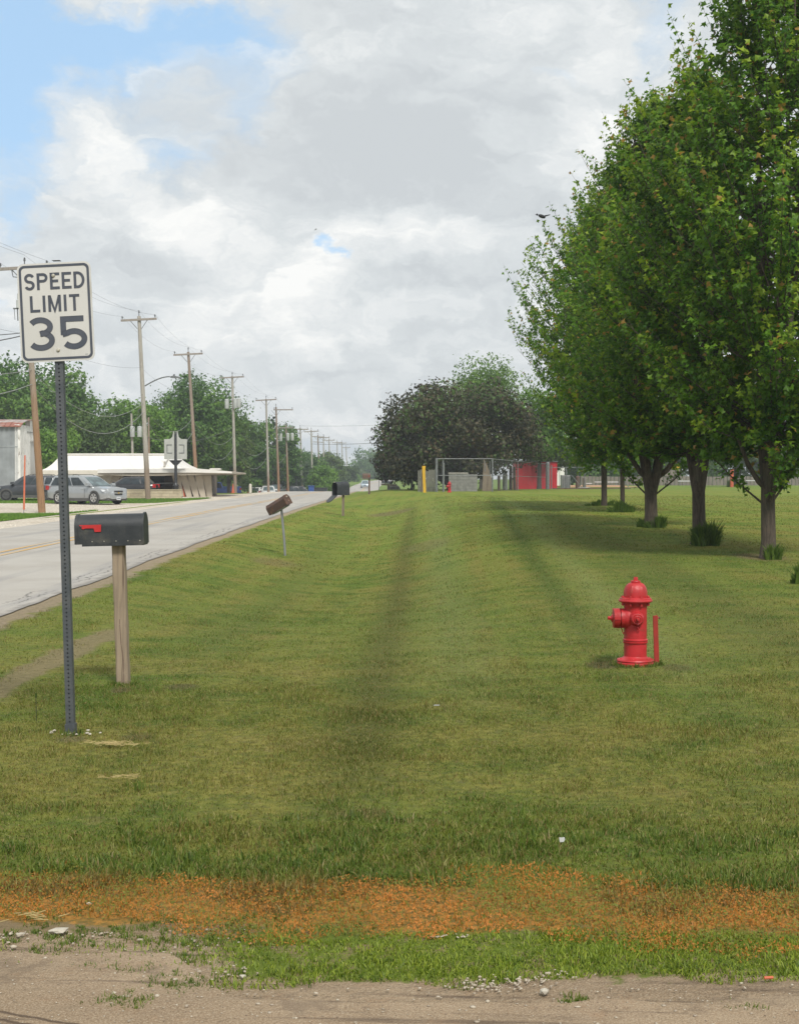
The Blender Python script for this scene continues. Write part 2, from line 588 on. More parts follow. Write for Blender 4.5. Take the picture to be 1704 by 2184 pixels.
    yy = T.math('ADD', yy, T.math('MULTIPLY', T.math('SUBTRACT', n3, .5), .16))
    org = T.mix(T.ramp(T.noise(flat, 22, 5, .7), .40, .62), (.15, .11, .03), (.36, .18, .04))
    col = T.mix(T.ramp(yy, 5.34, 5.52, 1, 0), col, org)
    col = T.mix(T.ramp(yy, 4.84, 4.95, 1, 0), col, T.mix(T.ramp(T.math('ADD', T.noise(flat, 8, 5, .7), T.ramp(x, -.9, -.4, .22, 0)), .48, .64), (.11, .145, .022), (.20, .150, .085)))
    dc, dd = dirt_colour(T, P, x, y)
    es = T.ramp(x, -.80, -.40, 0, .50)
    e2 = T.math('ADD', y, es)
    e2 = T.math('ADD', e2, T.math('ADD', T.math('MULTIPLY', T.math('SUBTRACT', T.noise(flat, 3.5, 6, .7), .5), .35), T.math('MULTIPLY', T.math('SUBTRACT', n3, .5), .15)))
    col = T.mix(T.ramp(e2, 4.86, 4.93, 1, 0), col, dc)
    return col, P, n3


def lawn_mat():
    m, T, b = new_mat('turf')
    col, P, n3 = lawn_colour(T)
    x, y, z = T.sep(P)
    # soil and thatch between the blades, close up
    near = T.ramp(y, 10, 45, 1, 0)
    near = T.math('MULTIPLY', near, T.ramp(y, 5.0, 5.6, 0, 1))
    col = T.mix(T.math('MULTIPLY', near, T.ramp(n3, .35, .6, .6, .15)), col, (.10, .088, .038))
    T.l.new(col, b.inputs['Base Color'])
    b.inputs['Roughness'].default_value = .9
    b.inputs['Specular IOR Level'].default_value = .15
    bn = T.new('ShaderNodeBump')
    bn.inputs['Strength'].default_value = .8
    bn.inputs['Distance'].default_value = .03
    T.l.new(T.noise(P, 30, 5, .7), bn.inputs['Height'])
    T.l.new(bn.outputs[0], b.inputs['Normal'])
    return m


def blade_mat():
    m, T, b = new_mat('grass_blade')
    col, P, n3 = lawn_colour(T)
    at = T.new('ShaderNodeAttribute', attribute_name='tint')
    t = at.outputs['Fac']
    col = T.mix(T.ramp(t, 0, .5, .62, 0), col, (.040, .068, .010))
    col = T.mix(T.ramp(t, .60, .9, 0, .5), col, (.23, .29, .06))
    col = T.mix(T.ramp(t, .90, .92, 0, .8), col, (.36, .30, .13))
    fr_ = T.math('FRACT', T.math('MULTIPLY', t, 37.0))
    col = T.mix(T.ramp(fr_, .80, .84, 0, .7), col, (.20, .125, .045))
    T.l.new(col, b.inputs['Base Color'])
    b.inputs['Roughness'].default_value = .6
    b.inputs['Specular IOR Level'].default_value = .3
    tr = T.new('ShaderNodeBsdfTranslucent')
    T.l.new(col, tr.inputs['Color'])
    mx = T.new('ShaderNodeMixShader')
    mx.inputs[0].default_value = .4
    T.l.new(b.outputs[0], mx.inputs[1]); T.l.new(tr.outputs[0], mx.inputs[2])
    T.l.new(mx.outputs[0], T.n['Material Output'].inputs[0])
    return m


def gravel_mat(name, a, b_, c, scale=1.0, patch=None, bump=.5, tracks=False):
    m, T, b = new_mat(name)
    g = T.new('ShaderNodeNewGeometry')
    P = g.outputs['Position']
    col = T.mix(T.ramp(T.noise(P, .9 * scale, 6, .65), .35, .65), a, b_)
    col = T.mix(T.ramp(T.noise(P, 55 * scale, 4, .8), .5, .68, 0, .75), col, c)
    vo = T.new('ShaderNodeTexVoronoi'); vo.inputs['Scale'].default_value = 75 * scale
    T.l.new(P, vo.inputs['Vector'])
    vx = T.sep(vo.outputs['Color'])
    col = T.mix(T.ramp(vx[0], .80, .84, 0, .8), col, tuple(min(1, q * 1.75) for q in c))
    col = T.mix(T.ramp(vx[1], .86, .9, 0, .7), col, tuple(q * .45 for q in a))
    if patch:
        col = T.mix(T.ramp(T.noise(P, 1.3 * scale, 6, .7, .4), .56, .66, 0, .8), col, patch)
    if tracks:
        x, y, z = T.sep(P)
        tr = T.noise(T.comb(T.math('MULTIPLY', x, .35), T.math('MULTIPLY', T.math('ADD', y, T.math('MULTIPLY', x, .08)), 5), 0.0), 1.6, 5, .6)
        col = T.mix(T.ramp(tr, .55, .66, 0, .55), col, tuple(q * .5 for q in a))
    T.l.new(col, b.inputs['Base Color'])
    b.inputs['Roughness'].default_value = .92
    b.inputs['Specular IOR Level'].default_value = .2
    bn = T.new('ShaderNodeBump')
    bn.inputs['Strength'].default_value = bump
    bn.inputs['Distance'].default_value = .012
    T.l.new(T.math('ADD', T.noise(P, 60 * scale, 4, .7), T.math('MULTIPLY', vo.outputs['Distance'], -.6)), bn.inputs['Height'])
    T.l.new(bn.outputs[0], b.inputs['Normal'])
    return m


def road_mat():
    m, T, b = new_mat('worn_concrete_road')
    g = T.new('ShaderNodeNewGeometry')
    P = g.outputs['Position']
    x, y, z = T.sep(P)
    col = T.mix(T.ramp(T.noise(P, .5, 5, .6), .35, .65), (.315, .29, .255), (.37, .348, .312))
    streak = T.noise(T.comb(T.math('MULTIPLY', x, 1.0), T.math('MULTIPLY', y, .05), 0.0), 1.7, 5, .6)
    col = T.mix(T.ramp(streak, .50, .68, 0, .6), col, (.215, .21, .205))
    stain = T.noise(T.comb(T.math('MULTIPLY', x, .6), T.math('MULTIPLY', y, .22), 5.0), 1.4, 6, .7)
    col = T.mix(T.ramp(stain, .58, .78, 0, .35), col, (.24, .235, .23))
    col = T.mix(T.ramp(T.noise(P, 60, 3, .7), .4, .7, 0, .3), col, (.50, .49, .47))
    cw = T.math('ADD', x, T.math('MULTIPLY', T.math('SUBTRACT', T.noise(P, 1.3, 6, .72), .5), .55))
    for cx_ in (-5.02, -4.86):
        cc = T.math('ABSOLUTE', T.math('SUBTRACT', cw, cx_))
        col = T.mix(T.math('MULTIPLY', T.ramp(cc, .006, .022, .85, 0), T.ramp(T.noise(P, .35, 2), .42, .55)), col, (.09, .085, .08))
    # crumbling dark right edge
    ed = T.ramp(T.math('ADD', x, T.math('MULTIPLY', T.math('SUBTRACT', T.noise(P, 2.2, 5, .7), .5), .5)), -4.78, -4.64, 0, .75)
    ed = T.math('MULTIPLY', ed, T.ramp(y, 60, 120, 1, 0))
    col = T.mix(ed, col, (.17, .16, .145))
    T.l.new(col, b.inputs['Base Color'])
    b.inputs['Roughness'].default_value = .85
    bn = T.new('ShaderNodeBump')
    bn.inputs['Strength'].default_value = .25
    bn.inputs['Distance'].default_value = .01
    T.l.new(T.noise(P, 45, 4, .7), bn.inputs['Height'])
    T.l.new(bn.outputs[0], b.inputs['Normal'])
    return m


def bark_mat(name, a, b_):
    m, T, b = new_mat(name)
    tc = T.new('ShaderNodeTexCoord')
    v = T.vmath('MULTIPLY', tc.outputs['Object'], (1, 1, .16))
    n = T.noise(v, 26, 6, .7, .6)
    col = T.mix(T.ramp(n, .38, .62), a, b_)
    col = T.mix(T.ramp(T.noise(tc.outputs['Object'], 2.5, 4), .5, .7, 0, .4), col, (.075, .085, .05))
    T.l.new(col, b.inputs['Base Color'])
    b.inputs['Roughness'].default_value = .95
    bn = T.new('ShaderNodeBump'); bn.inputs['Strength'].default_value = .9; bn.inputs['Distance'].default_value = .03
    T.l.new(n, bn.inputs['Height']); T.l.new(bn.outputs[0], b.inputs['Normal'])
    return m


def wood_mat(name, a, b_, crack, scale=1.0):
    m, T, b = new_mat(name)
    tc = T.new('ShaderNodeTexCoord')
    v = T.vmath('MULTIPLY', tc.outputs['Object'], (1, 1, .06))
    n = T.noise(v, 30 * scale, 5, .6, 1.2)
    col = T.mix(T.ramp(n, .35, .65), a, b_)
    n2 = T.noise(T.vmath('MULTIPLY', tc.outputs['Object'], (1, 1, .035)), 17 * scale, 4, .5, .8)
    col = T.mix(T.ramp(n2, .60, .66, 0, .8), col, crack)
    T.l.new(col, b.inputs['Base Color'])
    b.inputs['Roughness'].default_value = .88
    bn = T.new('ShaderNodeBump'); bn.inputs['Strength'].default_value = .4; bn.inputs['Distance'].default_value = .006
    T.l.new(n, bn.inputs['Height']); T.l.new(bn.outputs[0], b.inputs['Normal'])
    return m


def pole_mat(name, grey, brown, h_brown):
    """weathered pole: grey aloft, browner towards the foot"""
    m, T, b = new_mat(name)
    tc = T.new('ShaderNodeTexCoord')
    o = tc.outputs['Object']
    x, y, z = T.sep(o)
    n = T.noise(T.vmath('MULTIPLY', o, (1, 1, .07)), 22, 5, .6, .8)
    zz = T.math('ADD', z, T.math('MULTIPLY', T.math('SUBTRACT', T.noise(o, .8, 4), .5), 4.0))
    col = T.mix(T.ramp(zz, h_brown * .4, h_brown, 1, 0), grey, brown)
    col = T.mix(T.ramp(n, .45, .68, 0, .5), col, tuple(q * .45 for q in brown))
    T.l.new(col, b.inputs['Base Color'])
    b.inputs['Roughness'].default_value = .9
    return m


def glass_mat(name, c, rough=.06):
    m, T, b = new_mat(name)
    tc = T.new('ShaderNodeTexCoord')
    T.l.new(T.mix(T.ramp(T.noise(tc.outputs['Object'], 2.2, 3), .35, .65), c, tuple(q * 1.9 for q in c)), b.inputs['Base Color'])
    b.inputs['Roughness'].default_value = rough
    b.inputs['Specular IOR Level'].default_value = .35
    return m


def peeling_mat(name):
    m, T, b = new_mat(name)
    tc = T.new('ShaderNodeTexCoord')
    o = tc.outputs['Object']
    col = T.mix(T.ramp(T.noise(o, 1.5, 5), .35, .65), (.62, .62, .58), (.72, .71, .68))
    v = T.vmath('MULTIPLY', o, (2.0, 2.0, .55))
    col = T.mix(T.ramp(T.noise(v, 2.4, 7, .7), .585, .625, 0, .9), col, (.20, .175, .145))
    T.l.new(col, b.inputs['Base Color'])
    b.inputs['Roughness'].default_value = .85
    return m


def rust_metal_mat(name, base, rust, lo=.55, hi=.66, stretch=(1, 1, .3), scale=1.6, metal=.4, rough=.5):
    m, T, b = new_mat(name)
    tc = T.new('ShaderNodeTexCoord')
    o = tc.outputs['Object']
    col = T.mix(T.ramp(T.noise(o, 1.1, 4), .35, .65), base, tuple(q * .8 for q in base))
    f = T.ramp(T.noise(T.vmath('MULTIPLY', o, stretch), scale, 6, .65), lo, hi)
    col = T.mix(f, col, rust)
    T.l.new(col, b.inputs['Base Color'])
    T.l.new(T.math('MULTIPLY', T.math('SUBTRACT', 1.0, f), metal), b.inputs['Metallic'])
    b.inputs['Roughness'].default_value = rough
    return m


M = {}
M['turf'] = lawn_mat()
M['blade'] = blade_mat()
def dirt_mat():
    m, T, b = new_mat('packed_dirt_and_gravel')
    g = T.new('ShaderNodeNewGeometry')
    x, y, z = T.sep(g.outputs['Position'])
    col, dist = dirt_colour(T, g.outputs['Position'], x, y)
    T.l.new(col, b.inputs['Base Color'])
    b.inputs['Roughness'].default_value = .92
    b.inputs['Specular IOR Level'].default_value = .2
    bn = T.new('ShaderNodeBump')
    bn.inputs['Strength'].default_value = .7
    bn.inputs['Distance'].default_value = .012
    T.l.new(T.math('ADD', T.noise(g.outputs['Position'], 14, 6, .75), T.math('MULTIPLY', dist, -.25)), bn.inputs['Height'])
    T.l.new(bn.outputs[0], b.inputs['Normal'])
    return m


M['dirt'] = dirt_mat()
M['gravel'] = gravel_mat('limestone_gravel', (.40, .345, .27), (.47, .42, .345), (.52, .48, .42), .35, (.36, .28, .20), .5)
M['road'] = road_mat()
M['yellow_line'] = mat('faded_yellow_paint', (.52, .32, .10), (.42, .36, .27), .8, scale=1.2, stretch=(1, .25, 1), lo=.42, hi=.62)
M['strip'] = mat('roadside_turf', (.085, .135, .022), (.135, .150, .035), .9, scale=1.5, bump=.7, bscale=14, spec=.15)
M['hydrant_red'] = mat('red_hydrant_paint', (.46, .020, .026), (.36, .014, .016), .45, scale=9, bump=.25, bscale=70, dirt=(.22, .040, .022), dscale=11, dlo=.56, dhi=.72)
M['marker_red'] = mat('dull_red_painted_steel', (.33, .022, .016), (.26, .022, .014), .6, scale=9, dirt=(.20, .05, .03), dscale=8)
M['sign_white'] = mat('retroreflective_white', (.56, .555, .53), (.50, .495, .465), .45, scale=3, stretch=(1, 1, .3), dirt=(.42, .40, .34), dscale=7, dlo=.58, dhi=.8)
M['sign_black'] = mat('sign_black_print', (.058, .068, .088), (.070, .078, .098), .45, scale=6)
M['alu'] = mat('dull_aluminium', (.45, .46, .46), None, .4, .8, scale=5)
M['steel_post'] = mat('dark_galvanised_post', (.075, .085, .095), (.10, .108, .115), .55, .35, scale=14, bump=.1, bscale=120)
M['bolt'] = mat('zinc_bolt', (.60, .57, .48), None, .35, .6, scale=20)
M['black_paint'] = mat('black_textured_paint', (.018, .022, .026), (.030, .034, .037), .5, scale=8, bump=.25, bscale=200, dirt=(.075, .072, .062), dscale=5, dlo=.54, dhi=.75)
M['black_gloss'] = mat('black_gloss_paint', (.016, .017, .019), (.024, .025, .027), .3, scale=5)
M['flag_red'] = mat('red_plastic', (.50, .022, .025), (.42, .02, .02), .45, scale=9)
M['post_wood'] = wood_mat('treated_post_timber', (.30, .235, .165), (.225, .175, .125), (.095, .065, .045), 1.2)
M['post_wood_dark'] = wood_mat('weathered_post_timber', (.22, .18, .13), (.16, .125, .09), (.07, .05, .035))
M['brown_metal'] = rust_metal_mat('rusted_brown_enamel', (.085, .052, .043), (.14, .07, .04), .5, .7, (1, 1, 1), 9, .1, .6)
M['grey_pipe'] = rust_metal_mat('galvanised_pipe', (.30, .31, .33), (.20, .085, .06), .56, .70, (1, 1, .4), 6, .5, .5)
M['galv'] = mat('galvanised_fence_steel', (.20, .21, .21), (.14, .15, .155), .5, .4, scale=7)
M['concrete'] = mat('weathered_concrete', (.42, .40, .36), (.34, .32, .285), .9, scale=2.2, bump=.3, bscale=30)
M['block'] = mat('concrete_block', (.24, .24, .22), (.17, .17, .155), .92, scale=4, bump=.5, bscale=30)
M['mortar'] = mat('mortar', (.13, .13, .12), None, .95, scale=9)
M['block_tan'] = mat('tan_retaining_block', (.44, .385, .27), (.36, .31, .215), .92, scale=2, bump=.4, bscale=20)
M['red_metal'] = mat('red_painted_sheet', (.48, .014, .026), (.42, .012, .022), .45, scale=1.2)
M['white_paint'] = mat('white_painted_metal', (.72, .70, .665), (.67, .65, .61), .5, scale=.9, dirt=(.60, .57, .50), dscale=1.2, dlo=.6, dhi=.8)
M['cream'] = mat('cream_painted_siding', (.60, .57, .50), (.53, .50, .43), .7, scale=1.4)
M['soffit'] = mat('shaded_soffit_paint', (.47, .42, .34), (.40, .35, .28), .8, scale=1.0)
M['brown_panel'] = mat('brown_panelling', (.15, .115, .085), (.11, .085, .065), .75, scale=2)
M['dark_window'] = glass_mat('dark_shop_glass', (.02, .022, .024), .1)
M['car_glass'] = glass_mat('car_glass', (.022, .028, .032), .12)
M['windscreen'] = glass_mat('windscreen_glass', (.075, .10, .105), .10)
M['tyre'] = mat('tyre_rubber', (.020, .020, .021), (.032, .032, .032), .85, scale=12)
M['rim'] = mat('alloy_rim', (.62, .61, .60), (.52, .51, .50), .3, .7, scale=9)
M['rim_dark'] = mat('dark_alloy_rim', (.11, .11, .115), None, .4, .5, scale=9)
M['chrome'] = mat('bright_trim', (.72, .72, .72), None, .2, .9, scale=9)
M['lamp_clear'] = mat('clear_lamp_lens', (.62, .64, .66), (.48, .5, .52), .12, .1, scale=22)
M['lamp_red'] = mat('red_lamp_lens', (.42, .015, .015), None, .2, scale=9)
M['cladding'] = mat('grey_plastic_cladding', (.085, .085, .08), (.07, .07, .066), .7, scale=5)
M['silver'] = mat('silver_car_paint', (.36, .38, .39), (.33, .345, .355), .28, .45, scale=1.5, coat=.6)
M['charcoal'] = mat('charcoal_car_paint', (.050, .054, .062), (.042, .046, .053), .35, .3, scale=1.5, coat=.5)
M['blue_car'] = mat('blue_car_paint', (.025, .085, .34), (.022, .07, .29), .3, .2, scale=1.5, coat=.6)
M['white_car'] = mat('white_car_paint', (.66, .66, .65), None, .3, 0, scale=1.5, coat=.6)
M['black_car'] = mat('black_car_paint', (.018, .019, .022), None, .3, .1, scale=1.5, coat=.6)
M['paleblue_car'] = mat('pale_blue_car_paint', (.42, .50, .56), None, .3, .3, scale=1.5, coat=.5)
M['orange'] = mat('orange_plastic', (.52, .12, .05), (.42, .09, .04), .5, scale=7)
M['stake_orange'] = mat('faded_orange_fibreglass', (.62, .13, .07), (.60, .19, .09), .5, scale=5)
M['yellow_paint'] = mat('safety_yellow_paint', (.60, .36, .015), (.52, .30, .012), .5, scale=4)
M['bin_blue'] = mat('blue_bin_plastic', (.02, .075, .30), None, .5, scale=4)
M['pole_a'] = pole_mat('utility_pole_brown', (.30, .27, .23), (.27, .16, .085), 9.0)
M['pole_b'] = pole_mat('utility_pole_grey', (.36, .34, .30), (.25, .19, .145), 4.0)
M['pole_c'] = pole_mat('utility_pole_tan', (.25, .20, .16), (.25, .15, .09), 7.5)
M['arm_wood'] = wood_mat('crossarm_timber', (.30, .27, .24), (.23, .205, .18), (.12, .10, .085))
M['insulator'] = mat('grey_porcelain', (.14, .15, .16), None, .3, scale=9)
M['transformer'] = mat('transformer_grey', (.47, .49, .48), (.42, .44, .43), .5, scale=3)
M['wire'] = mat('conductor_wire', (.10, .10, .105), None, .6, scale=3)
M['cable_grey'] = mat('grey_cable', (.26, .27, .26), None, .6, scale=3)
M['banner_back'] = mat('banner_panel_grey', (.40, .41, .385), (.36, .37, .345), .7, scale=3)
M['barn_metal'] = rust_metal_mat('galvanised_barn_sheet', (.44, .47, .48), (.20, .15, .13), .60, .72, (1.2, 1.2, .10), 1.3, .35, .5)
M['barn_roof'] = rust_metal_mat('rusty_barn_roof', (.42, .38, .35), (.26, .10, .07), .44, .56, (.5, 1.4, 1.4), 1.1, .2, .6)
M['peeling'] = peeling_mat('peeling_white_paint')
M['barn_door'] = mat('weathered_white_door', (.50, .49, .46), (.42, .41, .385), .85, scale=2, stretch=(3, 3, .4))
M['fence_wood'] = wood_mat('grey_green_fence_board', (.155, .155, .125), (.115, .115, .095), (.05, .05, .04), .5)
M['brown_post'] = wood_mat('brown_post', (.13, .085, .065), (.10, .065, .05), (.04, .03, .02), .5)
M['tan_wall'] = mat('outfield_wall_boards', (.20, .175, .145), (.155, .14, .12), .85, scale=1.6, stretch=(3, 3, .5))
M['bench_white'] = mat('aluminium_bench', (.60, .61, .62), None, .45, .2, scale=3)
M['infield'] = mat('orange_infield_clay', (.42, .25, .125), (.36, .21, .105), .95, scale=1.0)
M['bark_maple'] = bark_mat('maple_bark', (.095, .074, .055), (.045, .035, .027))
M['bark_dark'] = bark_mat('dark_bark', (.085, .072, .058), (.045, .038, .032))
M['leaf_maple'] = foliage_mat('maple_leaf', (.035, .115, .010), (.110, .235, .016), (.32, .43, .030), (.36, .22, .05), .962, .50, .9)
M['leaf_a'] = foliage_mat('broad_leaf_green', (.032, .085, .018), (.072, .160, .026), (.15, .26, .042), None, .9, .3, .12)
M['leaf_b'] = foliage_mat('bright_leaf_green', (.055, .130, .018), (.12, .24, .030), (.20, .33, .05), None, .9, .35, .15)
M['leaf_c'] = foliage_mat('dull_leaf_green', (.034, .068, .016), (.066, .120, .022), (.13, .18, .033), None, .9, .28, .12)
M['leaf_d'] = foliage_mat('dark_conifer_green', (.022, .045, .022), (.038, .072, .030), (.065, .105, .040), None, .9, .2, .12)
M['leaf_purple'] = foliage_mat('purple_maple_leaf', (.012, .024, .008), (.044, .046, .017), (.120, .068, .036), (.060, .11, .022), .70, .2, .35)
M['leaf_locust'] = foliage_mat('pale_feathery_leaf', (.06, .13, .018), (.11, .21, .030), (.18, .29, .05), None, .9, .4, .2)
M['weed'] = foliage_mat('tall_weed', (.045, .090, .014), (.075, .135, .02), (.12, .19, .03), None, .9, .35, 1.5)
M['weed_mid'] = foliage_mat('tall_lawn_grass', (.055, .100, .014), (.095, .150, .020), (.19, .23, .045), (.24, .19, .08), .88, .3, 2)
M['weed_bright'] = foliage_mat('fresh_verge_grass', (.095, .150, .012), (.170, .240, .020), (.28, .33, .04), None, .9, .3, 2)
M['orange_leaf'] = foliage_mat('sprayed_orange_weed', (.24, .13, .022), (.44, .19, .033), (.64, .25, .058), (.20, .22, .035), .80, .4, 2)
M['stone'] = mat('pale_limestone', (.44, .41, .34), (.33, .29, .23), .85, scale=20)
M['pebble'] = mat('mixed_pebbles', (.42, .37, .30), (.30, .24, .18), .85, scale=3)
M['paper'] = mat('white_paper', (.36, .37, .35), None, .8, scale=12)
M['straw'] = mat('dry_straw', (.45, .36, .16), (.36, .28, .12), .8, scale=12)
M['plate'] = mat('licence_plate', (.62, .64, .66), (.55, .57, .6), .5, scale=20)

# ------------------------------------------------------------------ ground, road, lot
YL = np.unique(np.concatenate([np.arange(-6, 24, .25), np.arange(24, 200, 1.0), np.arange(200, 560, 4.0), np.arange(560, 661, 20.0)]))
XL = np.unique(np.concatenate([-np.geomspace(34, 330, 16), np.arange(-34, -18, 1.0), np.arange(-18, -12.4, .45), [-12.4, -11.4, -8, -4.6, -4.25],
                               np.arange(-4.2, 9, .2), np.arange(9, 40, 1.0), np.geomspace(40, 330, 16)]))


def grid_mesh(name, xs_of, ys, nx, dz, material, zfun=None):
    V, Fc = [], []
    for j, y in enumerate(ys):
        xs = xs_of(y)
        for x in xs:
            V.append((x, y, zg(x, y) + (dz(x, y) if callable(dz) else dz)))
    for j in range(len(ys) - 1):
        for i in range(nx - 1):
            a = j * nx + i
            Fc.append((a, a + 1, a + nx + 1, a + nx))
    me = np_mesh(name, V, Fc, material)
    me.polygons.foreach_set('use_smooth', [True] * len(me.polygons))
    return me


gx, gy = np.meshgrid(XL, YL)
GV = np.stack([gx, gy, zf(gx, gy)], -1).reshape(-1, 3)
nx = len(XL)
idx = np.arange(len(YL) * nx).reshape(len(YL), nx)
GF = np.stack([idx[:-1, :-1], idx[:-1, 1:], idx[1:, 1:], idx[1:, :-1]], -1).reshape(-1, 4)
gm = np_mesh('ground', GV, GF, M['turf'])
gm.polygons.foreach_set('use_smooth', [True] * len(gm.polygons))
tag(link('ground', gm), kind='structure')


def wob(t, s, a):
    return a * (math.sin(t * s) + .6 * math.sin(t * s * 2.3 + 1.7) + .35 * math.sin(t * s * 5.1 + .4) + .25 * math.sin(t * s * 11.7 + 2.1)) / 2.2


def road_c(y):
    return 0.0 if y < 330 else ((y - 330) / 100.0) ** 2 * 4.2


ry = [y for y in YL if -6 <= y <= 520]
rd = grid_mesh('road', lambda y: [-11.4 + road_c(y) + wob(y, .45, .10), -8.0 + road_c(y), -4.62 + road_c(y) + wob(y, .9, .06)], ry, 3, .012, M['road'])
tag(link('road', rd), kind='structure')
for xo in (-8.13, -7.83):
    m_ = grid_mesh('centre_line', lambda y: [xo + road_c(y) - .055, xo + road_c(y) + .055], ry, 2, .018, M['yellow_line'])
    tag(link('road_marking', m_), kind='structure')
# gravel lot across the road, with turf strips in it
ly = [y for y in YL if 20 <= y <= 176]
lot_x = [-58, -50, -44, -38, -34, -30, -27, -25, -23, -21, -19.5, -18, -17, -16, -15.1, -14.2, -13.3, -12.4, -11.3]
tag(link('gravel_lot', grid_mesh('gravel_lot', lambda y: lot_x, ly, len(lot_x), .006, M['gravel'])), kind='structure')


def strip(xa, xb, ya, yb, dz=.02, taper=4.0, n=16):
    ys = np.linspace(ya, yb, 34)

    def xs(y):
        e = min(1, (y - ya) / taper, (yb - y) / taper)
        e = max(e, 0.02) ** .5
        c = xa
        l, r = xa, xa + (xb - xa) * e + wob(y, .8, .25)
        return list(np.linspace(l, r, n))
    tag(link('verge', grid_mesh('verge', xs, ys, n, dz, M['strip'])), kind='structure')


strip(-32, -14.0, 44, 66, n=30)
strip(-46, -12.9, 87.5, 99, taper=3, n=40)
strip(-19.0, -13.6, 112, 150, taper=14)
# side verge between the two roadways further on
# packed earth track in the foreground


def track_edge(x):
    s = float(sstep(-.80, -.45, x))
    return 4.66 * (1 - s) + 4.18 * s + wob(x + 3, 3.1, .04) + wob(x, 13, .02)


tx = np.arange(-9, 9.01, .08)
tv, tf = [], []
for i, x in enumerate(tx):
    e = track_edge(x)
    for k, y in enumerate(np.linspace(-5, e, 8)):
        tv.append((x, y, .008 + zg(x, y)))
for i in range(len(tx) - 1):
    for k in range(7):
        a = i * 8 + k
        tf.append((a, a + 8, a + 9, a + 1))
tag(link('dirt_track', np_mesh('dirt_track', tv, tf, M['dirt'])), kind='structure')
# clay infield beyond the fence on the right
iy = np.linspace(128, 146, 10)
tag(link('infield', grid_mesh('infield', lambda y: list(np.linspace(15.5, 22.0 + wob(y, .5, .5), 8)), iy, 8, .03, M['infield'])), kind='structure')

